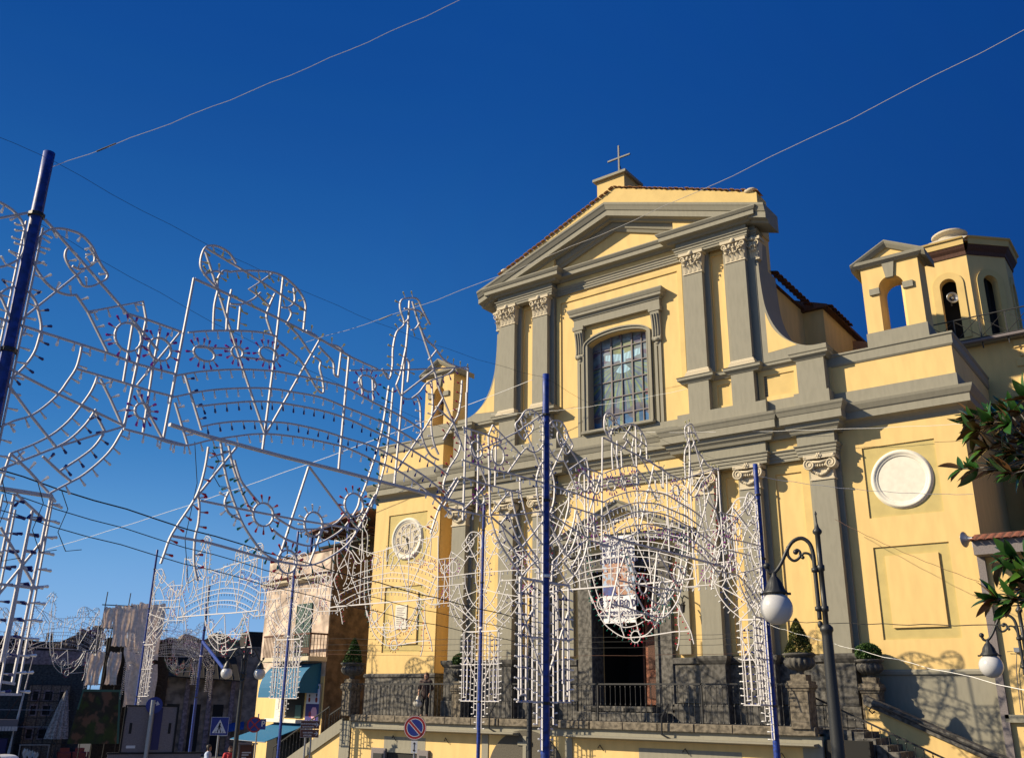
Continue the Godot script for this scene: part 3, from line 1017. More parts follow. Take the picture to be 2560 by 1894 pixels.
func wing(ch: Node, x0: float, x1: float, z: float, k: float, right: bool) -> void:
	var Y: Material = M.yellow
	var G: Material = M.grey
	var fx := func(x: float) -> float: return x * k
	var fy := func(y: float) -> float: return 1.6 + (y - 1.6) * k
	var a: float = fx.call(x0)
	var c: float = fx.call(x1)
	var deep := z - 5.4
	slab("wing_wall", Y, ch, a, c, 2.5, fy.call(12.5), deep, z)
	var low: Material = G if right else M.stone_light
	slab("wing_plinth", low, ch, a - 0.04, c + 0.04, -2.4, 2.5, deep, z + 0.05)
	var b := B.new()
	b.sweep([Vector2(a, z - 1), Vector2(a, z), Vector2(c, z), Vector2(c, z - 4)], [Vector2(-0.1, 2.48), Vector2(0.06, 2.48), Vector2(0.1, 2.52), Vector2(0.11, 2.6), Vector2(0.08, 2.66), Vector2(-0.1, 2.68)])
	part(b, "plinth_moulding", G if right else M.stone, ch)
	b = B.new()
	b.sweep([Vector2(a, deep), Vector2(a, z), Vector2(c, z), Vector2(c, deep)], [Vector2(-0.2, fy.call(10.2)), Vector2(0.06, fy.call(10.2)), Vector2(0.1, fy.call(10.32)), Vector2(0.18, fy.call(10.4)), Vector2(0.36, fy.call(10.46)), Vector2(0.36, fy.call(10.7)), Vector2(0.4, fy.call(10.74)), Vector2(0.48, fy.call(10.9)), Vector2(0.5, fy.call(10.98)), Vector2(-0.2, fy.call(11.04))])
	part(b, "wing_cornice", G, ch)
	b = B.new()
	b.sweep([Vector2(a, deep), Vector2(a, z), Vector2(c, z), Vector2(c, deep)], [Vector2(-0.2, fy.call(11.0)), Vector2(0.03, fy.call(11.0)), Vector2(0.03, fy.call(11.52)), Vector2(-0.2, fy.call(11.53))])
	part(b, "attic_base", G, ch)
	b = B.new()
	b.sweep([Vector2(a, deep), Vector2(a, z), Vector2(c, z), Vector2(c, deep)], [Vector2(-0.3, fy.call(12.46)), Vector2(0.02, fy.call(12.46)), Vector2(0.06, fy.call(12.52)), Vector2(0.06, fy.call(12.8)), Vector2(0.1, fy.call(12.84)), Vector2(0.1, fy.call(12.9)), Vector2(-0.3, fy.call(12.92))])
	part(b, "attic_coping", G, ch)
	slab("wing_roof", M.grey_dark, ch, a + 0.2, c - 0.2, fy.call(12.5), fy.call(12.7), deep, z - 0.2)
	# recessed upper panel with its round frame, raised lower panel
	var px0: float = fx.call(-8.5 if right else -29.75)
	var px1: float = fx.call(-6.28 if right else -27.4)
	var yb: float = fy.call(3.52)
	var yc: float = fy.call(6.31)
	var yd: float = fy.call(7.23)
	var ye: float = fy.call(9.52)
	b = B.new()  # the plaster face around the two sunk panels
	b.box(a, px0, 2.66, fy.call(10.2), z - 0.02, z + 0.05)
	b.box(px1, c, 2.66, fy.call(10.2), z - 0.02, z + 0.05)
	b.box(px0, px1, 2.66, yb, z - 0.02, z + 0.05)
	b.box(px0, px1, yc, yd, z - 0.02, z + 0.05)
	b.box(px0, px1, ye, fy.call(10.2), z - 0.02, z + 0.05)
	part(b, "plaster_face", Y, ch)
	slab("upper_panel", M.olive_panel, ch, px0, px1, yd, ye, z - 0.1, z + 0.004)
	slab("lower_panel", M.olive_panel, ch, px0, px1, yb, yc, z - 0.1, z + 0.004)
	slab("lower_panel_field", Y, ch, px0 + 0.33, px1 - 0.33, fy.call(3.86), fy.call(6.02), z, z + 0.07)
	var cx := (px0 + px1) / 2
	var cy: float = fy.call(8.38)
	var T := Transform3D(Basis(Vector3(1, 0, 0), Vector3(0, 0, 1), Vector3(0, -1, 0)), Vector3(cx, cy, z))
	b = B.new()
	b.smooth()
	b.lathe([Vector2(0.72, 0.0), Vector2(0.72, 0.03), Vector2(0.76, 0.05), Vector2(0.79, 0.045), Vector2(0.81, 0.075), Vector2(0.86, 0.09), Vector2(0.9, 0.08), Vector2(0.91, 0.05), Vector2(0.94, 0.035), Vector2(0.95, 0.0)], 48, T)
	if right:
		var md := part(b, "round_frame", M.white_plaster, ch)
		b = B.new()
		b.lathe([Vector2(0, 0.02), Vector2(0.73, 0.02)], 48, T)
		part(b, "blank_disc", M.white_plaster, md)
	else:
		var ck := thing("wall_clock", "round white wall clock with dark hands on the left wing", "clock")
		part(b, "clock_frame", M.white_plaster, ck)
		b = B.new()
		b.lathe([Vector2(0, 0.03), Vector2(0.73, 0.03)], 40, T)
		part(b, "dial", M.cream, ck)
		var roman := ["XII", "I", "II", "III", "IV", "V", "VI", "VII", "VIII", "IX", "X", "XI"]
		for i in 12:
			var an := PI / 2 - TAU * i / 12
			glow_free_text(roman[i], 0.2, M.ink, ck, "numeral", Transform3D(Basis(Vector3(0, 0, 1), an - PI / 2), Vector3(cx + 0.56 * cos(an), cy + 0.56 * sin(an), z + 0.035)))
		for h in [[2.62, 0.36, 0.05], [-1.3, 0.55, 0.035]]:
			var d := Vector2(cos(h[0]), sin(h[0]))
			b = B.new()
			b.ribbon([Vector2(cx, cy) - d * 0.1, Vector2(cx, cy) + d * h[1]], h[2], 0.015, z + 0.06)
			part(b, "hand", M.dark, ck)
		var pq := thing("marble_plaque", "white engraved marble plaque on the left wing below the clock", "plaque")
		slab("plate", M.white_plaster, pq, -28.99, -28.3, 4.48, 5.5, z + 0.07, z + 0.11, 0.01)
		b = B.new()
		for i in 11:
			b.box(-28.9, -28.4 - 0.08 * (i % 3), 5.36 - i * 0.078, 5.385 - i * 0.078, z + 0.109, z + 0.113)
		part(b, "engraved_lines", M.pvc_grey, pq)
	# bell gable
	var gx0: float = fx.call(-7.88 if right else -27.91)
	var gx1: float = fx.call(-6.02 if right else -26.21)
	var ox0: float = fx.call(-7.36 if right else -27.4)
	var ox1: float = fx.call(-6.55 if right else -26.75)
	var bg := slab("bell_gable", G, ch, gx0 - 0.04, gx1 + 0.04, fy.call(12.9), fy.call(13.4), z - 1.1, z + 0.02)
	part(wall_with_arch(gx0, gx1, fy.call(13.4), fy.call(15.85), z - 1.0, z - 0.02, ox0, ox1, fy.call(13.4), fy.call(14.92), (ox1 - ox0) / 2), "gable_wall", Y, bg)
	for e in [[ox0 - 0.3, ox0 + 0.03], [ox1 - 0.03, ox1 + 0.3]]:
		slab("impost", G, bg, e[0], e[1], fy.call(14.74), fy.call(14.96), z - 0.1, z + 0.05)
	b = B.new()
	var m := (ox0 + ox1) / 2
	b.prism(PackedVector2Array([Vector2(m - 0.12, fy.call(15.25)), Vector2(m + 0.12, fy.call(15.25)), Vector2(m + 0.2, fy.call(15.8)), Vector2(m - 0.2, fy.call(15.8))]), z - 0.1, z + 0.05)
	part(b, "keystone", G, bg)
	var gc := (gx0 + gx1) / 2
	var hw := (gx1 - gx0) / 2
	b = B.new()
	b.prism(PackedVector2Array([Vector2(gx0, fy.call(15.85)), Vector2(gx1, fy.call(15.85)), Vector2(gc, fy.call(16.4))]), z - 1.0, z - 0.02)
	part(b, "gable_field", Y, bg)
	b = B.new()
	b.sweep([Vector2(gx0, z - 1.0), Vector2(gx0, z), Vector2(gx1, z), Vector2(gx1, z - 1.0)], [Vector2(-0.1, fy.call(15.78)), Vector2(0.05, fy.call(15.78)), Vector2(0.16, fy.call(15.88)), Vector2(0.18, fy.call(15.98)), Vector2(-0.1, fy.call(16.0))])
	part(b, "gable_cornice", G, bg)
	b = B.new()
	b.rake([Vector2(gc - hw - 0.28, fy.call(15.95)), Vector2(gc, fy.call(16.58)), Vector2(gc + hw + 0.28, fy.call(15.95))], [Vector2(-1.15, -0.2), Vector2(0.06, -0.2), Vector2(0.16, -0.1), Vector2(0.2, -0.03), Vector2(0.2, 0.0), Vector2(-1.15, 0.02)])
	var rk := part(b, "gable_rake", G, bg)
	rk.position.z = z
	if not right:
		var bl := thing("church_bell", "dark bronze bell hung in the left bell gable", "bell", Vector3(m, fy.call(14.6), z - 0.5))
		b = B.new()
		b.smooth()
		b.lathe([Vector2(0.0, 0.0), Vector2(0.1, -0.02), Vector2(0.14, -0.15), Vector2(0.17, -0.4), Vector2(0.24, -0.52), Vector2(0.25, -0.56), Vector2(0.2, -0.55), Vector2(0, -0.3)], 16)
		part(b, "bell_body", M.iron, bl)
		b = B.new()
		b.box(-0.36, 0.36, 0.0, 0.1, -0.06, 0.06)
		part(b, "yoke", M.rust, bl)




func tower() -> void:
	var tw := thing("domed_tower", "octagonal yellow tower with arched openings and a shallow dome behind the right wing", "tower")
	slab("base_wall", M.yellow, tw, -9.0, -3.85, -2, 14.2, -13.0, -5.6)
	for i in 14:
		var l := 0.5 if i % 2 else 0.34
		slab("quoin", M.yellow, tw, -3.85 - l, -3.82, 9.2 + i * 0.36, 9.2 + i * 0.36 + 0.31, -6.0, -5.55, 0.015)
	slab("ledge", M.grey, tw, -9.1, -3.6, 14.2, 14.34, -13.2, -5.3)
	var b := B.new()
	b.tube(PackedVector3Array([Vector3(-9, 14.3, -5.24), Vector3(-3.5, 14.3, -5.24)]), 0.07, 8)
	part(b, "gutter", M.pvc_grey, tw)
	var c := Vector3(-6.36, 14.3, -8.57)
	var ap := 1.97
	for f in 8:
		var a := TAU * f / 8
		var t := Transform3D(Basis(Vector3.UP, a), c) * Transform3D(Basis(), Vector3(0, 0, ap))
		var w := wall_with_arch(-0.817, 0.817, 0, 4.2, -0.3, 0, -0.3, 0.3, 0.7, 2.95, 0.3)
		var face := put(w.mesh(), "wall", M.yellow, tw, t)
		put(band_with_arch(-0.3, 0.3, 0.7, 2.95, 0.3, 0.27, 0.0, 0.05).mesh(), "window_surround", M.pale_yellow, face)
	var ring := []
	for f in 9:
		var a := TAU * f / 8 + PI / 8
		ring.append(Vector2(c.x + sin(a) * ap / cos(PI / 8), c.z + cos(a) * ap / cos(PI / 8)))
	b = B.new()
	b.sweep(ring, [Vector2(-0.3, 18.4), Vector2(0.04, 18.4), Vector2(0.06, 18.55), Vector2(0.14, 18.66), Vector2(0.2, 18.78), Vector2(-0.3, 18.79)], false)
	part(b, "stone_band", M.rust, tw)
	b = B.new()
	b.sweep(ring, [Vector2(-0.3, 18.79), Vector2(0.22, 18.79), Vector2(0.24, 19.02), Vector2(0.3, 19.04), Vector2(0.32, 19.1), Vector2(-0.4, 19.16)], false)
	part(b, "eaves", M.pale_yellow, tw)
	b = B.new()
	b.smooth()
	b.lathe([Vector2(2.1, 19.02), Vector2(2.1, 19.14), Vector2(1.9, 19.3), Vector2(1.5, 19.55), Vector2(1.0, 19.75), Vector2(0.55, 19.85), Vector2(0.52, 19.9)], 32, Transform3D(Basis(), Vector3(c.x, 0, c.z)))
	part(b, "dome", M.cream, tw)
	b = B.new()
	b.smooth()
	b.lathe([Vector2(0.52, 19.8), Vector2(0.5, 20.15), Vector2(0.56, 20.2), Vector2(0.68, 20.24), Vector2(0.7, 20.3), Vector2(0.62, 20.36), Vector2(0.4, 20.46), Vector2(0.0, 20.52)], 28, Transform3D(Basis(), Vector3(c.x, 0, c.z)))
	part(b, "dome_cap", M.cream, tw)
	slab("opening_darkener", M.dark, tw, c.x - 1.25, c.x + 1.25, 14.3, 18.3, c.z - 1.25, c.z + 1.25)  # added black block that makes the arched openings look dark inside
	var rl := thing("roof_railing", "thin iron railing with crossed bars on the roof edge before the octagonal tower", "railing")
	for i in 5:
		var x := -7.0 + i * 0.86
		slab("post", M.iron, rl, x - 0.02, x + 0.02, 14.0, 15.3, -5.32, -5.28)
		if i < 4:
			b = B.new()
			b.tube(PackedVector3Array([Vector3(x, 14.45, -5.3), Vector3(x + 0.86, 15.25, -5.3)]), 0.013, 4)
			b.tube(PackedVector3Array([Vector3(x, 15.25, -5.29), Vector3(x + 0.86, 14.45, -5.29)]), 0.013, 4)
			part(b, "crossed_bars", M.iron, rl)
	for y in [14.42, 15.27]:
		slab("rail", M.iron, rl, -7.0, -3.5, y - 0.015, y + 0.015, -5.33, -5.27)
	var sp := thing("horn_loudspeaker", "pale round horn loudspeaker in the arched tower opening", "loudspeaker", Vector3(-6.3, 16.78, -6.75))
	horn(sp)
	sp.rotation.y = 0.5


func horn(p: Node3D) -> void:
	var b := B.new()
	b.smooth()
	b.lathe([Vector2(0.05, -0.2), Vector2(0.07, -0.1), Vector2(0.13, 0.0), Vector2(0.22, 0.05), Vector2(0.23, 0.06), Vector2(0.2, 0.05), Vector2(0.1, -0.02), Vector2(0.03, -0.1)], 18, Transform3D(Basis(Vector3(1, 0, 0), Vector3(0, 0, 1), Vector3(0, -1, 0)), Vector3.ZERO))
	part(b, "bell_mouth", M.steel, p)
	b = B.new()
	b.ball(Vector3(0, 0, -0.02), Vector3(0.06, 0.06, 0.08), 8, 6)
	b.box(-0.02, 0.02, -0.25, 0.0, -0.2, -0.16)
	part(b, "driver", M.steel, p)


func railing_bars(r: Node, a: Vector3, c: Vector3, h: float, n: int) -> void:
	var bar := B.new()
	bar.lathe([Vector2(0.011, 0), Vector2(0.011, 0.07), Vector2(0.024, 0.09), Vector2(0.011, 0.12), Vector2(0.011, h * 0.45), Vector2(0.024, h * 0.48), Vector2(0.011, h * 0.53), Vector2(0.011, h - 0.12), Vector2(0.024, h - 0.09), Vector2(0.011, h - 0.06), Vector2(0.011, h)], 5)
	var bm := bar.mesh()
	for i in n + 1:
		put(bm, "baluster", M.iron, r, Transform3D(Basis(), a.lerp(c, float(i) / n)))
	var b := B.new()
	b.hexa(bar_corners(a + Vector3(0, h, 0), c + Vector3(0, h, 0), 0.03, 0.025))
	part(b, "handrail", M.iron, r)
	b = B.new()
	b.hexa(bar_corners(a + Vector3(0, 0.05, 0), c + Vector3(0, 0.05, 0), 0.02, 0.015))
	part(b, "bottom_rail", M.iron, r)


func bar_corners(a: Vector3, c: Vector3, w: float, h: float) -> Array:
	return [a + Vector3(0, -h, -w), c + Vector3(0, -h, -w), c + Vector3(0, h, -w), a + Vector3(0, h, -w), a + Vector3(0, -h, w), c + Vector3(0, -h, w), c + Vector3(0, h, w), a + Vector3(0, h, w)]


func pier(parent: Node, x: float, z: float, w: float, y0: float, y1: float) -> void:
	slab("pier", M.pier, parent, x - w / 2, x + w / 2, y0, y1 - 0.28, z - w / 2, z + w / 2, 0.02)
	var b := B.new()
	var q := w / 2
	b.sweep([Vector2(x - q, z - q), Vector2(x - q, z + q), Vector2(x + q, z + q), Vector2(x + q, z - q), Vector2(x - q, z - q)], [Vector2(-0.1, y1 - 0.28), Vector2(0.02, y1 - 0.28), Vector2(0.03, y1 - 0.22), Vector2(0.06, y1 - 0.2), Vector2(0.07, y1 - 0.12), Vector2(0.04, y1 - 0.1), Vector2(0.04, y1 - 0.02), Vector2(-0.1, y1)], false)
	b.box(x - q * 0.8, x + q * 0.8, y1 - 0.1, y1 + 0.16, z - q * 0.8, z + q * 0.8)
	part(b, "pier_cap", M.pier, parent)


func terrace() -> void:
	var te := thing("church_terrace", "raised terrace before the church with a yellow front wall and stone edge", "terrace")
	slab("front_wall", M.yellow, te, -28.2, -9.7, -2.6, 0.86, -0.2, 3.0)
	slab("floor", M.stone_light, te, -28.2, -9.7, 0.8, 0.98, -0.2, 2.9)
	for i in 15:  # edge stones
		var a := lerpf(-28.25, -9.7, i / 15.0)
		var c := lerpf(-28.25, -9.7, (i + 1) / 15.0)
		slab("edge_stone", M.pier, te, a + 0.008, c - 0.008, 0.8, 1.04, 2.55, 3.14 + 0.012 * (i % 3), 0.02)
	slab("top_band", M.grey, te, -28.2, -9.7, 0.55, 0.8, 2.9, 3.03)
	for e in [[-27.7, -20.0], [-17.95, -9.7]]:
		var b := B.new()
		b.hexa([Vector3(e[0], 0.5, 3.0), Vector3(e[1], 0.5, 3.0), Vector3(e[1], 0.62, 3.0), Vector3(e[0], 0.62, 3.0), Vector3(e[0], 0.56, 3.42), Vector3(e[1], 0.56, 3.42), Vector3(e[1], 0.6, 3.42), Vector3(e[0], 0.6, 3.42)])
		part(b, "drip_ledge", M.grey, te)
	for x in [-28.55, -9.9]:
		slab("corner_pilaster", M.grey, te, x - 0.26, x + 0.3, -2.6, 0.8, 2.9, 3.045)
	for x in [-18.0, -21.5]:
		slab("pilaster", M.grey, te, x - 0.14, x + 0.14, -2.6, 0.5, 2.9, 3.03)
	for e in [[-26.4, -24.3], [-15.4, -12.0]]:
		slab("plaster_patch", M.grey, te, e[0], e[1], -2.6, 0.3, 2.9, 3.006)
	# arched niche with a carved cross, grey boarded openings
	var ar := B.new()
	var p := arc(Vector2(-19.75, -0.6), 1.55, 1.3, 0, PI, 20)
	ar.prism(p, 2.9, 3.05)
	part(ar, "arched_lunette", M.grey_dark, te)
	slab("carved_cross", M.grey, te, -19.83, -19.67, -0.4, 0.5, 3.04, 3.09, 0.015)
	slab("carved_cross", M.grey, te, -20.05, -19.45, 0.2, 0.32, 3.04, 3.094, 0.015)
	slab("niche_frame", M.stone_light, te, -21.2, -18.3, -0.72, -0.55, 3.0, 3.2)
	slab("niche_opening", M.dark, te, -20.9, -18.6, -2.6, -0.72, 2.95, 3.02)
	for e in [[-26.95, -26.2], [-24.6, -24.05]]:
		var o := slab("shutter", M.pvc_grey, te, e[0], e[1], -2.0, -0.12, 3.0, 3.12, 0.01)
		slab("shutter_panel", M.iron, o, e[0] + 0.13, e[1] - 0.1, -1.9, -0.3, 3.11, 3.13)
	slab("opening_lintel", M.grey, te, -26.2, -24.6, -0.25, -0.1, 2.95, 3.06)
	slab("opening", M.dark, te, -26.2, -24.6, -2.6, -0.25, 2.95, 3.015)
	for x in [-26.0, -23.4, -16.9, -13.9, -10.9]:
		var b := B.new()
		b.tube(PackedVector3Array([Vector3(x, 0.24, 3.0), Vector3(x + 0.14, 0.34, 3.1), Vector3(x + 0.24, 0.16, 3.04)]), 0.016, 5)
		part(b, "wall_hook", M.iron, te)
	for x in [-21.0, -14.3]:
		var b := B.new()
		b.tube(PackedVector3Array([Vector3(x, 1.6, 3.05), Vector3(x - 0.1, 1.2, 3.3), Vector3(x - 0.12, 0.72, 3.3), Vector3(x + 0.12, 0.6, 3.22)]), 0.03, 6)
		part(b, "pipe", M.iron, te)
	b_piers(te)
	# railing along the edge
	var r := thing("terrace_railing", "long dark iron railing with knobbed bars along the terrace edge", "railing", Vector3(0, 0.98, 2.95))
	railing_bars(r, Vector3(-28.1, 0, 0), Vector3(-10.3, 0, 0), 1.2, 96)
	for x in [-24.2, -20.4, -16.9, -13.2]:
		slab("standard", M.iron, r, x - 0.022, x + 0.022, 0, 1.24, -0.03, 0.03)
	# left flight, running down along the front
	var ls := thing("left_stair", "stair flight descending left of the terrace with a sloping grey coping", "stairs")
	var b := B.new()
	b.prism(poly([-28.75, -2.6, -28.75, 0.72, -32.6, -1.25, -32.6, -2.6]), 2.7, 2.98)
	part(b, "side_wall", M.yellow, ls)
	b = B.new()
	b.prism(poly([-28.7, 0.9, -28.7, 0.42, -33.0, -1.75, -33.0, -1.3]), 2.6, 3.06)
	part(b, "coping", M.grey, ls)
	for i in 11:
		slab("step", M.stone_light, ls, -29.1 - i * 0.34, -28.7 - i * 0.34, -2.6, 0.75 - i * 0.17, 0.9, 2.6)
	var lr := thing("left_stair_railing", "dark iron railing sloping down the left stair", "railing", Vector3(0, 0, 2.9))
	railing_bars(lr, Vector3(-29.65, 0.36, 0), Vector3(-32.9, -1.28, 0), 0.95, 16)
	railing_bars(lr, Vector3(-28.75, 0.8, 0), Vector3(-29.6, 0.4, 0), 0.6, 6)
	# right flight
	var rs := thing("right_stair", "stone stair descending right between the pier and the church wing", "stairs")
	for i in 14:
		slab("step", M.stone_light, rs, -8.95 + i * 0.3, -8.6 + i * 0.3, -2.6, 0.94 - i * 0.16, 1.12, 2.5, 0.012)
	slab("landing", M.stone_light, rs, -9.72, -8.93, -2.6, 0.98, 0.6, 2.55)
	b = B.new()
	b.prism(poly([-8.95, -2.6, -8.95, 1.66, -4.6, -0.24, -4.6, -2.6]), 0.75, 1.05)
	part(b, "parapet", M.yellow, rs)
	b = B.new()
	b.prism(poly([-8.95, 1.92, -8.95, 1.66, -4.2, -0.42, -4.2, -0.16]), 0.66, 1.14)
	part(b, "coping", M.stone_light, rs)
	b = B.new()
	b.tube(PackedVector3Array([Vector3(-8.7, 1.6, 1.25), Vector3(-8.5, 1.62, 1.25), Vector3(-4.5, -0.1, 1.25)]), 0.028, 6)
	b.tube(PackedVector3Array([Vector3(-8.7, 1.6, 1.25), Vector3(-8.78, 1.5, 1.25), Vector3(-8.7, 1.42, 1.25), Vector3(-8.62, 1.48, 1.25)]), 0.022, 6)
	part(b, "wall_handrail", M.iron, rs)
	var rr := thing("right_stair_railing", "dark iron railing sloping down the right stair", "railing", Vector3(0, 0, 2.45))
	railing_bars(rr, Vector3(-9.9, 0.92, 0), Vector3(-5.6, -1.0, 0), 0.9, 20)
	slab("landing_shade_block", M.dark, te, -9.55, -8.35, -2.6, 0.72, 2.6, 2.95)  # near-black block standing in for the shade on the side of the landing


func b_piers(te: Node) -> void:
	pier(te, -28.42, 2.95, 0.52, 0.98, 2.2)
	pier(te, -24.75, 0.55, 0.5, 0.98, 2.16)
	pier(te, -10.08, 2.95, 0.56, 0.98, 2.28)
	pier(te, -8.85, 0.52, 0.5, 0.98, 2.26)


func right_house() -> void:
	var h := thing("right_house", "yellow house at the right edge with a tiled canopy and grey corner strip", "house")
	slab("wall", M.yellow, h, -5.36, 4.0, -2.6, 5.9, -4.0, 0.3)
	slab("corner_strip", M.pvc_grey, h, -5.5, -5.3, 0.3, 5.8, 0.1, 0.42)
	slab("corner_strip", M.grey, h, -5.46, -5.26, -2.6, 0.3, 0.1, 0.4)
	slab("canopy_fascia", M.pvc_grey, h, -5.45, 4.0, 5.72, 6.12, 0.3, 1.0)
	var b := B.new()
	b.hexa([Vector3(-5.5, 6.12, 0.2), Vector3(4, 6.12, 0.2), Vector3(4, 6.42, 0.2), Vector3(-5.5, 6.42, 0.2), Vector3(-5.5, 6.12, 1.05), Vector3(4, 6.12, 1.05), Vector3(4, 6.16, 1.05), Vector3(-5.5, 6.16, 1.05)])
	part(b, "canopy_bed", M.tile_dark, h)
	for k in 24:
		for j in 2:
			var t := Transform3D(Basis(Vector3(1, 0, 0), 0.32), Vector3(-5.42 + k * 0.22, 6.17 + j * 0.12, 0.95 - j * 0.38))
			put(curved_tile(), "roof_tile", M.tile_red, h, t.scaled_local(Vector3(0.95, 0.5, 0.8)))
	slab("cornice", M.grey, h, -5.4, 4.0, 1.25, 1.45, 0.28, 0.42)
	slab("vent_frame", M.pvc_grey, h, -5.0, -4.0, -0.6, 1.05, 0.28, 0.36)
	for i in 20:
		slab("vent_slat", M.iron, h, -4.94, -4.06, -0.5 + i * 0.075, -0.46 + i * 0.075, 0.34, 0.38)
	b = B.new()
	b.tube(PackedVector3Array([Vector3(-5.1, 3.1, 0.36), Vector3(-4.85, 3.12, 0.4), Vector3(-4.95, 2.6, 0.35), Vector3(-5.0, 1.5, 0.35)]), 0.012, 4)
	b.box(-4.92, -4.78, 3.08, 3.2, 0.3, 0.42)
	part(b, "junction_box", M.steel, h)
	var up := thing("shaded_house", "tall house in shade behind the tiled canopy with a blue shutter", "house")
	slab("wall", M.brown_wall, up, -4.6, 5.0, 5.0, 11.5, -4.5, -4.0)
	slab("downpipe", M.dark, up, -4.5, -4.3, 5.0, 11.5, -3.95, -3.8)
	slab("window", M.dark, up, -3.6, -2.6, 6.6, 9.0, -4.1, -3.97)
	slab("shutter", M.ink, up, -3.5, -3.05, 6.7, 7.6, -3.95, -3.88)
	var sp := thing("canopy_loudspeaker", "grey horn loudspeaker fixed at the left end of the tiled canopy", "loudspeaker", Vector3(-5.62, 6.2, 0.85))
	horn(sp)
	sp.rotation.y = -1.9


func shutter(parent: Node, x0: float, x1: float, y0: float, y1: float, z: float, t := Transform3D()) -> void:
	var f := part(frame_rect(x0, x1, y0, y1, 0.05, z, z + 0.05), "shutter", M.green_shutter, parent, t)
	var n := int((y1 - y0) / 0.075)
	for i in n:
		var y := y0 + 0.05 + i * (y1 - y0 - 0.1) / n
		var b := B.new()
		b.hexa([Vector3(x0 + 0.04, y, z), Vector3(x1 - 0.04, y, z), Vector3(x1 - 0.04, y + 0.065, z - 0.01), Vector3(x0 + 0.04, y + 0.065, z - 0.01), Vector3(x0 + 0.04, y, z + 0.035), Vector3(x1 - 0.04, y, z + 0.035), Vector3(x1 - 0.04, y + 0.05, z + 0.02), Vector3(x0 + 0.04, y + 0.05, z + 0.02)])
		part(b, "slat", M.green_shutter, f)


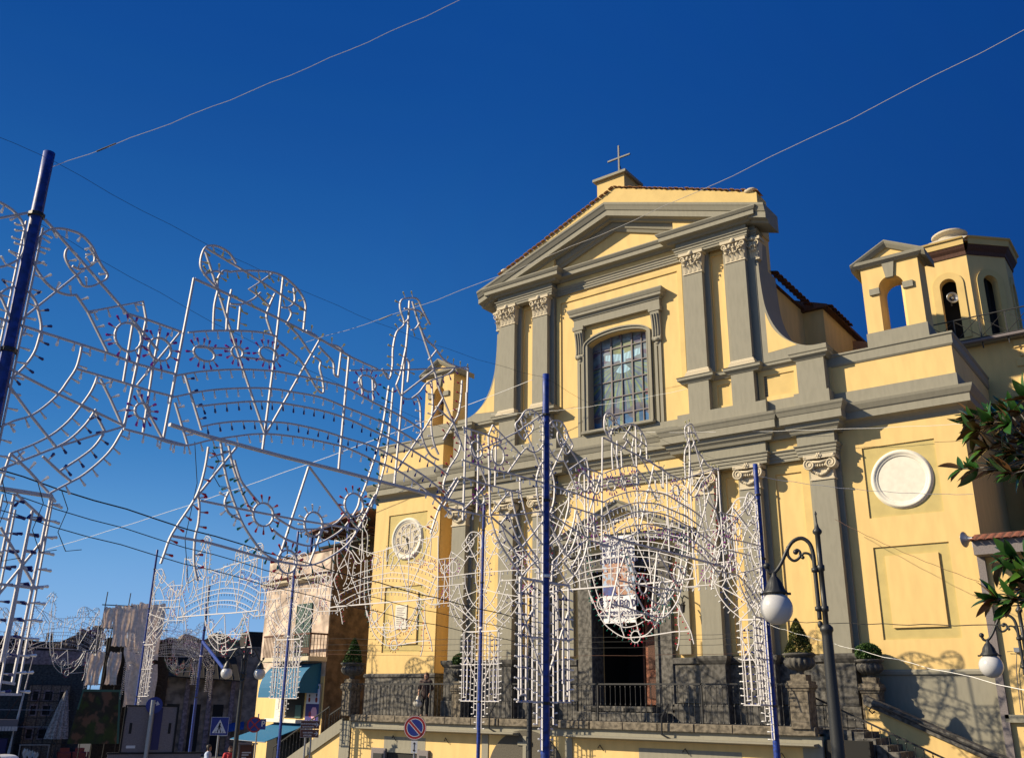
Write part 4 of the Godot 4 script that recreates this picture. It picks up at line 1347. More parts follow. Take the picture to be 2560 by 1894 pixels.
func pink_house() -> void:
	var h := thing("pink_house", "pale pink corner house with a balcony and green shutters", "house", Vector3(-34.2, 0, -0.8), deg_to_rad(-11.5))
	var b := B.new()
	b.prism(PackedVector2Array([Vector2(0, 0), Vector2(0, 14), Vector2(-9.6, 14), Vector2(-9.6, 3.6), Vector2(-6.6, 0)]), -7.0, 2.6, Transform3D(Basis(Vector3(1, 0, 0), Vector3(0, 0, -1), Vector3(0, 1, 0)), Vector3(0, 0, 0)))
	# built lying: y of the outline runs away from the street
	var lower := part(b, "ground_floor", M.yellow, h)
	lower.position.y = 0.0
	b = B.new()
	b.prism(PackedVector2Array([Vector2(0, 0), Vector2(0, 14), Vector2(-9.6, 14), Vector2(-9.6, 3.6), Vector2(-6.6, 0)]), 2.6, 7.35, Transform3D(Basis(Vector3(1, 0, 0), Vector3(0, 0, -1), Vector3(0, 1, 0)), Vector3(0, 0, 0)))
	part(b, "upper_wall", M.pink_plaster, h)
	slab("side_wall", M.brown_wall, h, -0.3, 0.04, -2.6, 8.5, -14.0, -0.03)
	slab("side_wall_patch", M.yellow, h, 0.03, 0.05, 1.0, 5.0, -4.6, -2.8)
	b = B.new()
	b.sweep([Vector2(-9.6, -3.6), Vector2(-6.7, 0.0), Vector2(0.0, 0.0)], [Vector2(-0.2, 7.1), Vector2(0.1, 7.1), Vector2(0.3, 7.2), Vector2(0.32, 7.3), Vector2(-0.2, 7.36)])
	part(b, "eaves", M.cream, h)
	b = B.new()
	b.sweep([Vector2(-9.6, -3.6), Vector2(-6.7, 0.0), Vector2(0.0, 0.0)], [Vector2(-0.3, 7.35), Vector2(-0.05, 7.35), Vector2(-0.05, 8.5), Vector2(-0.3, 8.52)])
	part(b, "parapet", M.pink_plaster, h)
	for i in 34:
		put(curved_tile(), "roof_tile", M.tile_dark, h, Transform3D(Basis(Vector3(1, 0, 0), 0.35), Vector3(-6.6 + i * 0.195, 7.42, 0.12)).scaled_local(Vector3(0.95, 0.9, 0.7)))
	slab("parapet_tiles", M.tile_dark, h, -6.6, 0.05, 8.5, 8.58, -0.35, 0.0)
	slab("window_reveal", M.dark, h, -3.05, -1.65, 3.4, 6.0, -0.05, 0.012)
	shutter(h, -3.1, -2.36, 3.4, 6.05, 0.02)
	shutter(h, -2.34, -1.6, 3.4, 6.05, 0.02)
	# balcony
	var bl := slab("balcony", M.cream, h, -4.5, 0.1, 3.26, 3.46, 0.0, 1.0, 0.02)
	var bar := B.new()
	bar.box(-0.012, 0.012, 0, 1.0, -0.012, 0.012)
	var bm := bar.mesh()
	for i in 30:
		put(bm, "bar", M.rust, bl, Transform3D(Basis(), Vector3(-4.45 + i * 0.155, 3.46, 0.95)))
	for i in 6:
		put(bm, "bar", M.rust, bl, Transform3D(Basis(), Vector3(0.05, 3.46, 0.05 + i * 0.17)))
	slab("handrail", M.rust, bl, -4.5, 0.08, 4.44, 4.52, 0.9, 1.0)
	slab("handrail", M.rust, bl, 0.02, 0.08, 4.44, 4.52, 0.0, 0.9)
	slab("corner_panel", M.rust, bl, -0.7, 0.06, 3.6, 3.85, 0.955, 0.97)
	# ground floor openings
	slab("shop_opening", M.dark, h, -3.5, -1.7, 0.7, 2.6, -0.05, 0.015)
	slab("green_counter", M.green_shutter, h, -2.4, -1.85, 0.72, 1.3, 0.0, 0.06)
	slab("shop_ledge", M.white_plaster, h, -4.6, -1.5, 0.5, 0.66, 0.0, 0.5, 0.02)
	slab("white_panel", M.white_plaster, h, -4.5, -3.6, -0.2, 2.4, 0.0, 0.03)
	slab("shop_front", M.dark, h, -5.0, -1.0, -2.6, 0.1, -0.05, 0.02)
	# second face of the corner, with its own shutters
	var face := Transform3D(Basis(Vector3.UP, deg_to_rad(-50.2)), Vector3(-6.6, 0, 0))
	part(_bx(-2.6, -2.0, 0.6, 3.0, 0.0, 0.06), "white_shutter", M.white_plaster, h, face)
	shutter(h, -1.9, -1.0, 3.2, 5.9, 0.03, face)
	# awnings
	var aw := thing("rounded_awning", "teal rounded canvas awning under the balcony of the pink house", "awning", Vector3(-34.2, 0, -0.8), deg_to_rad(-11.5))
	b = B.new()
	var pr := arc(Vector2(0, 1.85), 1.15, 1.35, PI / 2, 0, 10)
	for i in 10:
		b.quad(Vector3(-4.2, pr[i].y, pr[i].x), Vector3(-0.35, pr[i].y, pr[i].x), Vector3(-0.35, pr[i + 1].y, pr[i + 1].x), Vector3(-4.2, pr[i + 1].y, pr[i + 1].x))
	for x in [-4.2, -0.35]:
		for i in 10:
			b.tri(Vector3(x, 1.85, 0), Vector3(x, pr[i].y, pr[i].x), Vector3(x, pr[i + 1].y, pr[i + 1].x))
	part(b, "canvas", M.awning, aw)
	b = B.new()
	b.quad(Vector3(-4.2, 1.85, 1.15), Vector3(-0.35, 1.85, 1.15), Vector3(-0.35, 1.62, 1.16), Vector3(-4.2, 1.62, 1.16))
	part(b, "valance", M.awning, aw)
	var a2 := thing("flat_awning", "flat teal canvas awning sloping out below the shop ledge", "awning", Vector3(-34.2, 0, -0.8), deg_to_rad(-11.5))
	b = B.new()
	b.hexa([Vector3(-4.2, 0.45, 0.02), Vector3(-1.0, 0.45, 0.02), Vector3(-1.0, 0.49, 0.02), Vector3(-4.2, 0.49, 0.02), Vector3(-5.2, -0.3, 1.9), Vector3(-1.6, -0.3, 1.9), Vector3(-1.6, -0.27, 1.9), Vector3(-5.2, -0.27, 1.9)])
	part(b, "canvas", M.awning, a2)
	b = B.new()
	b.tube(PackedVector3Array([Vector3(-5.2, -0.3, 1.88), Vector3(-1.6, -0.3, 1.88)]), 0.025, 6)
	part(b, "front_bar", M.steel, a2)
	# shop poster
	var po := thing("shop_poster", "tall white and violet advertising poster at the corner of the pink house", "poster", Vector3(-34.2, 0, -0.8), deg_to_rad(-11.5))
	var im := Image.create(96, 128, false, Image.FORMAT_RGB8)
	im.fill(Color(0.8, 0.82, 0.9))
	im.fill_rect(Rect2i(0, 66, 96, 62), Color(0.16, 0.12, 0.42))
	im.fill_rect(Rect2i(8, 6, 80, 10), Color(0.35, 0.5, 0.4))
	for y in 128:
		for x in 96:
			var p := Vector2(x, y)
			if y > 76 and (p - Vector2(62, 96)).length() < 22: im.set_pixel(x, y, Color(0.85, 0.6, 0.68))
			if y > 76 and (p - Vector2(34, 100)).length() < 10: im.set_pixel(x, y, Color(0.55, 0.1, 0.25))
			if (p - Vector2(22, 52)).length() < 8 or (p - Vector2(74, 52)).length() < 9: im.set_pixel(x, y, Color(0.5, 0.08, 0.08))
			if (p - Vector2(22, 38)).length() < 5 or (p - Vector2(74, 36)).length() < 6: im.set_pixel(x, y, Color(0.1, 0.1, 0.16))
	picture(po, "print", im, -1.35, -0.15, 0.55, 2.25, 0.1)
	slab("board", M.steel, po, -1.38, -0.12, 0.52, 2.28, 0.02, 0.09)
	# roof terrace
	var rc := thing("roof_pergola", "dark red roofed pergola on blue posts above the pink house", "pergola", Vector3(-34.2, 0, -0.8), deg_to_rad(-11.5))
	b = B.new()
	b.hexa([Vector3(-4.2, 9.75, -5.5), Vector3(1.6, 10.5, -5.5), Vector3(1.6, 10.6, -5.5), Vector3(-4.2, 9.85, -5.5), Vector3(-4.2, 9.75, -0.6), Vector3(1.6, 10.3, -0.6), Vector3(1.6, 10.4, -0.6), Vector3(-4.2, 9.85, -0.6)])
	part(b, "roof", M.tile_dark, rc)
	for x in [-3.8, -0.2]:
		slab("post", M.blue_pole, rc, x - 0.06, x + 0.06, 8.3, 9.9, -0.9, -0.78)
	slab("dark_canopy", M.dark, rc, -2.9, 1.8, 8.9, 9.0, -5.0, -0.8)
	for i in 6:
		slab("rafter", M.rust, rc, -4.1 + i * 0.9, -4.02 + i * 0.9, 9.66, 9.74, -5.2, -0.7)
	slab("wall", M.pale_yellow, rc, -0.4, 3.2, 7.6, 9.6, -9.0, -6.0)
	for x in [-6.2, -5.5]:
		slab("roof_rail", M.iron, rc, x, x + 0.05, 8.5, 9.3, -0.4, -0.35)
	slab("roof_rail", M.iron, rc, -6.2, -5.45, 9.25, 9.3, -0.4, -0.35)


func picture(parent: Node, called: String, im: Image, x0: float, x1: float, y0: float, y1: float, z: float) -> MeshInstance3D:
	var m := StandardMaterial3D.new()
	m.albedo_texture = ImageTexture.create_from_image(im)
	m.roughness = 0.7
	var st := SurfaceTool.new()
	st.begin(Mesh.PRIMITIVE_TRIANGLES)
	for v in [[0, 0], [0, 1], [1, 1], [0, 0], [1, 1], [1, 0]]:
		st.set_normal(Vector3(0, 0, 1))
		st.set_uv(Vector2(v[0], 1 - v[1]))
		st.add_vertex(Vector3(lerpf(x0, x1, v[0]), lerpf(y0, y1, v[1]), z))
	return put(st.commit(), called, m, parent)


func old(called: String, label: String, category: String, near := 1.5) -> Node3D:  # a thing of the old quarter, built at two thirds of its size; near tells how far down the street it stands
	var o := thing(called, label, category, Vector3(-52.92 * near, 1.6 - 1.6 * near, 30.0 - 28.27 * near), deg_to_rad(61.9))
	o.scale = Vector3.ONE * near
	return o


func drape(x0: float, x1: float, y0: float, y1: float, z: float, folds: float, lean: float, sag: float, called: String, m: Material, parent: Node) -> void:
	var b := B.new()
	b.smooth()
	var nx := 14
	var ny := 10
	var g := []
	for i in nx + 1:
		var col := []
		for j in ny + 1:
			var u := float(i) / nx
			var t := float(j) / ny
			var x := lerpf(x0, x1, u) + lean * (1.0 - t) + 0.04 * sin(t * 7.0 + u * 3.0)
			var y: float = lerpf(y0, y1, t) - sag * sin(PI * u) * t + 0.03 * sin(u * 23.0)
			col.append(Vector3(x, y, z + 0.05 * sin(u * folds * 0.7 + t * 2.3 + x0) + 0.03 * sin(u * folds * 1.9 - t * 1.1) + 0.05 * sin(t * 6.0 + u * 5.0 + y0)))
		g.append(col)
	for i in nx:
		for j in ny:
			b.quad(g[i][j], g[i][j + 1], g[i + 1][j + 1], g[i + 1][j])
	part(b, called, m, parent)


func old_quarter() -> void:
	mat("lilac_wall", [0.3, 0.24, 0.26], 0.9, "stain", 0.3, 0.5)
	mat("dark_net", [0.06, 0.075, 0.08], 0.9, "blotch", 0.5)
	mat("shade_wall", [0.3, 0.25, 0.2], 0.95, "stain", 0.12, 0.6)
	mat("rubble", [0.27, 0.21, 0.16], 0.95, "blotch", 0.6, 1.0)
	mat("rubble_dark", [0.03, 0.025, 0.022], 0.95, "blotch", 0.6, 1.0)
	var ruin := old("ruined_house", "lilac walled house with a collapsed dark roof at the left edge", "house")
	slab("wall", M.lilac_wall, ruin, -6.0, 1.3, 3.2, 3.95, -2.0, 0.0)
	slab("net_wall", M.dark_net, ruin, -6.0, 1.3, -1.8, 3.2, -2.0, -0.05)
	var b := B.new()
	b.prism(poly([-6, 3.95, 1.7, 3.95, 1.7, 5.25, 1.25, 5.3, 0.6, 5.05, 0.0, 4.75, -0.44, 4.5, -1.2, 4.45, -2.2, 4.5, -3.5, 4.7, -6, 4.8]), -3.0, -0.6)
	part(b, "roof", M.rubble_dark, ruin)
	b = B.new()
	for i in 170:
		var x := rng.randf_range(-0.9, 2.0)
		var top := 3.95 + 1.4 * smoothstep(-1.2, 1.2, x)
		var y := rng.randf_range(3.95, top + 0.05)
		var s := rng.randf_range(0.04, 0.14)
		b.box(-s, s, -s * 0.5, s * 0.5, -s, s, Transform3D(Basis.from_euler(Vector3(rng.randf() * 3, rng.randf() * 3, rng.randf() * 3)), Vector3(x, y, -0.5 + rng.randf() * 0.1)))
	part(b, "loose_rubble", M.rubble, ruin).set_meta("kind", "stuff")
	for i in 5:
		slab("broken_beam", M.rubble_dark, ruin, 0.0 + i * 0.28, 1.5 + i * 0.2, 4.0 + i * 0.17, 4.05 + i * 0.17, -0.45, -0.35)
	for x in [-3.4, -2.9, -1.25, -1.05]:
		slab("chimney_stub", M.rubble_dark, ruin, x, x + 0.14, 4.5, 4.95, -1.0, -0.85)
	# sheeted scaffold
	var sc := old("sheeted_scaffold", "tall scaffold hung with torn grey sheets in the left distance", "scaffold", 1.12)
	for x in [1.6, 2.18, 2.86, 3.45, 4.1, 4.8]:
		b = B.new()
		b.tube(PackedVector3Array([Vector3(x - 0.25, -1.8, 0), Vector3(x, 7.0 + 0.35 * sin(x * 5.0), 0)]), 0.03, 6)
		part(b, "standard_pole", M.iron, sc)
	for y in [2.2, 3.95, 5.3, 6.6]:
		slab("cross_pole", M.iron, sc, 1.4, 5.2, y - 0.025, y + 0.025, -0.04, 0.04)
	drape(1.6, 2.2, 5.3, 6.5, 0.1, 7.0, -0.1, 0.06, "sheet", M.sheet, sc)
	drape(2.1, 2.95, 4.3, 6.65, 0.14, 9.0, 0.1, 0.1, "sheet", M.sheet, sc)
	drape(2.95, 3.5, 4.0, 6.75, 0.08, 6.0, 0.05, 0.05, "sheet", M.sheet, sc)
	drape(3.4, 4.9, 3.6, 6.85, 0.12, 12.0, -0.05, 0.1, "sheet", M.sheet, sc)
	drape(2.9, 4.4, 3.0, 4.3, 0.2, 11.0, 0.3, 0.35, "sheet", M.sheet, sc)
	drape(3.2, 4.9, 1.0, 3.4, 0.15, 9.0, 0.1, 0.2, "sheet", M.sheet, sc)
	drape(1.15, 1.5, 2.15, 3.85, 0.12, 5.0, -0.06, 0.02, "sheet", M.sheet, sc)
	drape(1.5, 1.95, 2.15, 4.0, 0.16, 6.0, -0.1, 0.03, "sheet", M.sheet, sc)
	drape(2.2, 2.85, 2.2, 4.0, 0.12, 8.0, -0.06, 0.04, "sheet", M.sheet, sc)
	slab("backing", M.rubble_dark, sc, 2.0, 5.6, -1.8, 4.8, -1.5, -0.4)
	# bare tube scaffold before a stone house
	var st := old("stone_house", "small stone house with white window frames behind a bare scaffold", "house")
	slab("wall", M.rubble, st, -1.6, 0.45, -1.8, 2.1, 0.0, 0.4)
	for e in [[-1.45, -1.05], [-0.85, -0.35], [-0.1, 0.35]]:
		for y in [-0.7, 0.5, 1.25]:
			part(frame_rect(e[0], e[1], y, y + 0.6, 0.07, 0.38, 0.46), "window_frame", M.lilac_wall, st)
			slab("window", M.dark, st, e[0] + 0.06, e[1] - 0.06, y + 0.06, y + 0.54, 0.38, 0.415)
	var tb := old("bare_scaffold", "bare steel tube scaffold over the small stone house, lower left", "scaffold")
	for i in 9:
		b = B.new()
		b.tube(PackedVector3Array([Vector3(-3.4 + i * 0.48, -1.8, 0.8), Vector3(-3.4 + i * 0.48, 2.2 + 0.1 * (i % 3), 0.8)]), 0.022, 6)
		part(b, "upright_tube", M.iron, tb)
	for i in 8:
		b = B.new()
		b.tube(PackedVector3Array([Vector3(-3.6, -0.9 + i * 0.43, 0.84), Vector3(0.6, -0.9 + i * 0.43 + 0.04 * (i % 2), 0.84)]), 0.02, 6)
		part(b, "ledger_tube", M.steel if i in [2, 4] else M.iron, tb)
	for e in [[-3.0, -2.0], [-2.0, -1.0], [-1.0, 0.2]]:
		b = B.new()
		b.tube(PackedVector3Array([Vector3(e[0], -0.6, 0.87), Vector3(e[1], 1.5, 0.87)]), 0.016, 6)
		part(b, "brace_tube", M.rust, tb)
	# tarp with green and brown pattern
	var tp := old("camouflage_tarp", "dark green and brown patterned tarp with a turquoise border", "tarp", 1.1)
	var f := FastNoiseLite.new()
	f.seed = 21
	f.frequency = 0.018
	var im := Image.create(128, 160, false, Image.FORMAT_RGB8)
	for y in 160:
		for x in 128:
			var n := f.get_noise_2d(x * 1.2, y)
			var k := f.get_noise_2d(x + 300.0, y * 0.8)
			var c := Color(0.14, 0.15, 0.13).lerp(Color(0.17, 0.24, 0.11), smoothstep(70.0, 110.0, y) * smoothstep(-0.4, 0.3, k))
			c = c.lerp(Color(0.4, 0.3, 0.25), smoothstep(0.0, 0.35, n) * 0.8)
			c = c.lerp(Color(0.17, 0.28, 0.1), smoothstep(-0.2, -0.5, n) * 0.7)
			if y < 7 or x > 121 or (x < 5 and y < 60): c = Color(0.2, 0.36, 0.34)
			im.set_pixel(x, y, c)
	var m := StandardMaterial3D.new()
	m.albedo_texture = ImageTexture.create_from_image(im)
	m.roughness = 0.9
	var s2 := SurfaceTool.new()
	s2.begin(Mesh.PRIMITIVE_TRIANGLES)
	for i in 8:
		for j in 8:
			for v in [[0, 0], [0, 1], [1, 1], [0, 0], [1, 1], [1, 0]]:
				var u: float = (i + v[0]) / 8.0
				var t: float = (j + v[1]) / 8.0
				s2.set_normal(Vector3(0.2 * sin(u * 9.0), 0, 1).normalized())
				s2.set_uv(Vector2(u, 1 - t))
				s2.add_vertex(Vector3(lerpf(lerpf(0.72, 1.08, t), lerpf(3.37, 3.07, t), u), lerpf(-0.92, 1.93, t), 0.4 + 0.06 * sin(u * 9.0 + t * 4.0)))
	put(s2.commit(), "cloth", m, tp)
	# folded market umbrella and tent pole
	var um := old("folded_umbrella", "folded pale market umbrella hanging from its pole, lower left", "umbrella")
	b = B.new()
	b.smooth()
	b.lathe([Vector2(0.52, -0.62), Vector2(0.46, -0.2), Vector2(0.33, 0.5), Vector2(0.2, 1.2), Vector2(0.06, 1.8), Vector2(0.0, 1.9)], 48, Transform3D(Basis(Vector3(1, 0, 0), Vector3(0.06, 1, 0), Vector3(0, 0, 0.8)), Vector3(0.15, 0, 1.4)), 10, 0.4, -0.9, 1.7)
	part(b, "cloth", mat("umbrella_cloth", [0.4, 0.37, 0.35], 0.95, "blotch", 0.5, 0.1), um)
	b = B.new()
	b.tube(PackedVector3Array([Vector3(0.15, -1.8, 1.4), Vector3(0.2, 1.95, 1.4)]), 0.03, 6)
	part(b, "pole", M.iron, um)
	var tp2 := old("pale_mast", "pale tapered mast leaning before the ruined house", "mast")
	b = B.new()
	b.tube(PackedVector3Array([Vector3(-2.05, -1.8, 1.2), Vector3(-1.68, 3.56, 1.2)]), 0.1, 8, 0.015)
	part(b, "mast_tube", M.sheet, tp2)
	var br := old("plastic_barrier", "orange red plastic road barrier at the bottom left", "barrier")
	for i in 3:
		b = B.new()
		b.cbox(0.3 + i * 0.75, 1.0 + i * 0.75, -1.9, -1.3, 0.7, 1.0, 0.05)
		b.box(0.42 + i * 0.75, 0.88 + i * 0.75, -1.3, -1.1, 0.75, 0.95)
		part(b, "barrier_block", mat("barrier_red", [0.3, 0.045, 0.03], 0.5), br)
	var ki := old("market_stall", "market stall with a pale lilac awning at the left edge", "market stall")
	slab("awning_top", M.pvc_grey, ki, -4.0, -1.85, 0.0, 0.35, 0.6, 1.6)
	for i in 14:
		slab("scallop", M.sheet, ki, -3.9 + i * 0.15, -3.77 + i * 0.15, -0.22, 0.0, 1.58, 1.62)
	slab("counter", M.ink, ki, -4.0, -2.2, -1.8, -0.6, 0.6, 1.2)
	slab("stall_post", M.iron, ki, -1.95, -1.87, -1.8, 0.0, 1.5, 1.58)
	for i in 3:
		var c := old("hung_shirt", "pale shirt hung on the stall rail, %s from the left" % ["first", "second", "third"][i], "shirt")
		drape(-1.35 + i * 0.25, -1.13 + i * 0.25, -1.75, -1.1 - 0.08 * i, 1.2, 5.0, 0, 0.05, "cloth", M.white_plaster, c)
	var rl := old("clothes_rail", "thin horizontal rail that carries pale shirts, lower left", "rail")
	slab("rail_tube", M.steel, rl, -1.6, -0.1, -0.95, -0.91, 1.15, 1.2)
	for x in [-1.55, -0.15]:
		slab("rail_leg", M.steel, rl, x - 0.02, x + 0.02, -1.9, -0.93, 1.15, 1.2)
	# shaded house with the corrugated canopy
	var sh := old("shaded_building", "dark shaded building with a corrugated canopy behind the light arches", "building")
	slab("wall", M.shade_wall, sh, 4.9, 11.9, -2.2, 2.8, -3.0, 0.0)
	slab("upper_wall", M.shade_wall, sh, 5.2, 11.9, 2.8, 4.6, -3.0, -0.8)
	slab("tall_wall", M.rubble_dark, sh, 9.9, 11.9, -2.2, 5.5, -3.0, -0.9)
	for i in 4:
		slab("buttress", M.lilac_wall, sh, 5.3 + i * 1.3, 5.55 + i * 1.3, -2.2, 2.6, 0.0, 0.12)
	for e in [[5.7, 6.4], [7.0, 7.6], [8.3, 8.9]]:
		slab("doorway", M.dark, sh, e[0], e[1], -2.2, 1.2, -0.1, 0.01)
	b = B.new()
	b.hexa([Vector3(5.3, 3.8, -0.8), Vector3(9.4, 3.9, -0.8), Vector3(9.4, 3.96, -0.8), Vector3(5.3, 3.86, -0.8), Vector3(5.0, 2.7, 1.2), Vector3(9.5, 2.5, 1.2), Vector3(9.5, 2.56, 1.2), Vector3(5.0, 2.76, 1.2)])
	part(b, "canopy_sheet", M.rubble_dark, sh)
	for i in 12:
		b = B.new()
		b.tube(PackedVector3Array([Vector3(lerpf(5.3, 9.4, i / 11.0), 3.9, -0.78), Vector3(lerpf(5.0, 9.5, i / 11.0), 2.72 - 0.18 * i / 11.0, 1.2)]), 0.035, 6)
		part(b, "canopy_rib", M.rubble_dark, sh)
	var dome := old("grey_roofs", "cluster of grey roofs behind the shaded building", "building")
	slab("wall", M.shade_wall, dome, 5.2, 10.8, 2.0, 4.7, -6.0, -3.2)
	b = B.new()
	b.prism(poly([5.0, 4.8, 5.6, 5.1, 6.3, 5.0, 6.5, 5.35, 7.0, 5.25, 7.6, 5.0, 8.2, 5.2, 8.4, 5.5, 9.0, 5.4, 9.7, 5.1, 10.4, 5.2, 11.0, 4.9, 11.0, 4.6, 5.0, 4.6]), -6.2, -3.1)
	part(b, "roof", M.rubble, dome)
	var ba := old("blue_awning", "blue awning with a white box end under the round lamps", "awning")
	b = B.new()
	b.hexa([Vector3(8.75, 0.05, 0.0), Vector3(10.2, 0.2, 0.0), Vector3(10.2, 0.26, 0.0), Vector3(8.75, 0.11, 0.0), Vector3(8.75, -0.35, 1.2), Vector3(10.0, -0.15, 1.2), Vector3(10.0, -0.1, 1.2), Vector3(8.75, -0.3, 1.2)])
	part(b, "canvas", mat("blue_canvas", [0.005, 0.07, 0.3], 0.7), ba)
	slab("box_end", M.white_plaster, ba, 8.7, 9.1, -0.5, -0.28, 1.1, 1.3)
	car("parked_car", "dark parked car roof at the bottom, behind the poster frame", Vector3(-38.3, -2.15, 4.7), 0.5, mat("dark_car", [0.03, 0.028, 0.03], 0.25))
	car("white_car", "white car roof at the bottom left corner", Vector3(-60.6, -3.3, 0.8), 0.35, mat("white_car_paint", [0.7, 0.7, 0.7], 0.25))


func car(called: String, label: String, at: Vector3, turn: float, m: Material) -> void:
	var o := thing(called, label, "car", at, turn)
	var prof := PackedVector2Array()
	for v in spline([Vector2(-2.05, 0.3), Vector2(-2.1, 0.65), Vector2(-1.9, 0.88), Vector2(-1.5, 0.95), Vector2(-0.9, 1.38), Vector2(-0.2, 1.46), Vector2(0.5, 1.38), Vector2(1.1, 0.98), Vector2(1.8, 0.85), Vector2(2.1, 0.6), Vector2(2.05, 0.3)], 4):
		prof.append(v)
	var b := B.new()
	b.prism(prof, -0.84, 0.84)
	part(b, "body", m, o)
	var g := poly([-1.3, 0.98, -0.85, 1.32, -0.2, 1.4, 0.45, 1.32, 0.9, 0.98])
	b = B.new()
	b.prism(g, -0.848, 0.848)
	part(b, "side_window", M.dark, o)
	for x in [-1.3, 1.3]:
		for z in [-0.78, 0.78]:
			b = B.new()
			b.smooth()
			b.lathe([Vector2(0.0, -0.1), Vector2(0.31, -0.1), Vector2(0.32, 0.0), Vector2(0.31, 0.1), Vector2(0.0, 0.1)], 18, Transform3D(Basis(Vector3(1, 0, 0), Vector3(0, 0, 1), Vector3(0, -1, 0)), Vector3(x, 0.31, z)))
			part(b, "wheel", M.dark, o)


var arch_node: Node3D
var bulb_sets := {}
var sockets: B


func bulbs_along(pts: Array, col: String, want: Callable, spacing := 0.19) -> void:
	if not bulb_sets.has(col):
		bulb_sets[col] = B.new()
	var b: B = bulb_sets[col]
	var acc := spacing * 0.4
	for i in pts.size() - 1:
		var a: Vector2 = pts[i]
		var d: Vector2 = pts[i + 1] - a
		var l := d.length()
		while acc < l:
			var p := a + d * (acc / l)
			var n := Vector2(-d.y, d.x) / l
			var w: Vector2 = want.call(p)
			if n.dot(w) < 0:
				n = -n
			n = (n + Vector2(rng.randf_range(-0.12, 0.12), rng.randf_range(-0.12, 0.12))).normalized()
			spike(sockets, p + n * 0.01, n, 0.05, 0.008, 0.012)
			spike(b, p + n * 0.06, n, 0.055, 0.012, 0.02)
			acc += spacing
		acc -= l


func spike(b: B, p: Vector2, n: Vector2, l: float, r0: float, r1: float) -> void:
	var x := Vector3(-n.y, n.x, 0)
	var z := Vector3(0, 0, 1)
	var o := Vector3(p.x, p.y, 0.01)
	var e := o + Vector3(n.x, n.y, 0) * l
	var tip := o + Vector3(n.x, n.y, 0) * l * 1.25
	for k in 4:
		var a := TAU * k / 4
		var c := TAU * (k + 1) / 4
		var u := x * cos(a) + z * sin(a)
		var v := x * cos(c) + z * sin(c)
		b.quad(o + u * r0, e + u * r1, e + v * r1, o + v * r0)
		b.tri(e + u * r1, tip, e + v * r1)


func strip(called: String, col: String, side: String, thick: float, soft: int, both: int, flat_points: Array) -> void:
	for mirror in (2 if both else 1):
		var raw := pts2(flat_points)
		if mirror:
			for i in raw.size():
				raw[i].x = 10.0 - raw[i].x - 0.35 * maxf(0.0, raw[i].x - 1.0)
		var pts := spline(raw, 5) if soft else raw
		var w := 0.023 * thick
		var b := B.new()
		b.ribbon(pts, w, 0.03 if thick < 1.5 else 0.06, rng.randf_range(-0.012, 0.012))
		part(b, called, M.white_wood, arch_node)
		if col:
			var c := Vector2.ZERO
			for p in raw: c += p
			c /= raw.size()
			var sx := -1.0 if mirror else 1.0
			bulbs_along(pts, col, func(p: Vector2) -> Vector2:
				match side:
					"d": return Vector2(0, -1)
					"u": return Vector2(0, 1)
					"r": return Vector2(sx, 0)
					"l": return Vector2(-sx, 0)
					"o": return p - c
				return c - p)


func hoop(col: String, x: float, y: float, rx: float, ry: float, both: int) -> void:
	for mirror in (2 if both else 1):
		var c := Vector2(10.0 - x - 0.35 * maxf(0.0, x - 1.0) if mirror else x, y)
		var pts := Array(arc(c, rx, ry, 0, TAU, 16))
		pts.pop_back()
		var b := B.new()
		b.ribbon(pts, 0.024, 0.03, 0.01, true)
		part(b, "ring", M.white_wood, arch_node)
		pts.append(pts[0])
		bulbs_along(pts, col, func(p: Vector2) -> Vector2: return p - c, TAU * (rx + ry) / 2 / 12.2)


func slats() -> void:
	for s in [[0.78, 3.8, 1.6, "w"], [0.58, 3.6, 1.6, "b"], [0.4, 3.6, 1.6, "b"], [0.24, 3.75, 1.2, "w"], [0.1, 7.1, 0.75, "w"]]:
		strip("slat", s[3], "r", 0.72, 0, 1, [s[0], s[1], s[0], s[2]])
	strip("crossbar", "", "", 1.2, 0, 1, [0.05, 1.6, 0.82, 1.6])
	strip("crossbar", "", "", 1.0, 0, 1, [0.05, 2.76, 0.8, 2.76])
	strip("brace", "", "", 1.0, 0, 1, [0.78, 3.35, 0.1, 2.1])


func arch(label: String, a: Vector2, c: Vector2, y := 0.0, tall := 1.0) -> Node3D:  # from pole a to pole c (x, z)
	var d := c - a
	var o: Node3D
	var group := "white light arches strung between blue poles"
	if arch_node == null:
		o = thing("light_arch", label, "light arch", Vector3.ZERO, 0, group)
		arch_node = o
		sockets = B.new()
		design()
		slats()
		part(sockets, "bulb_sockets", M.white_wood, o).set_meta("kind", "stuff")
		for k in bulb_sets:
			part(bulb_sets[k], {"w": "clear_bulbs", "b": "blue_bulbs", "m": "violet_bulbs", "g": "green_bulbs", "r": "red_bulbs", "y": "yellow_bulbs"}[k], M["bulb_" + k], o).set_meta("kind", "stuff")
	else:
		o = copy(arch_node, "light_arch", label, Vector3.ZERO)
	o.position = Vector3(a.x, y, a.y)
	o.rotation = Vector3(0, atan2(-d.y, d.x), 0)
	o.scale = Vector3(d.length() / 10.0, tall, tall)
	return o


var pole_node: Node3D


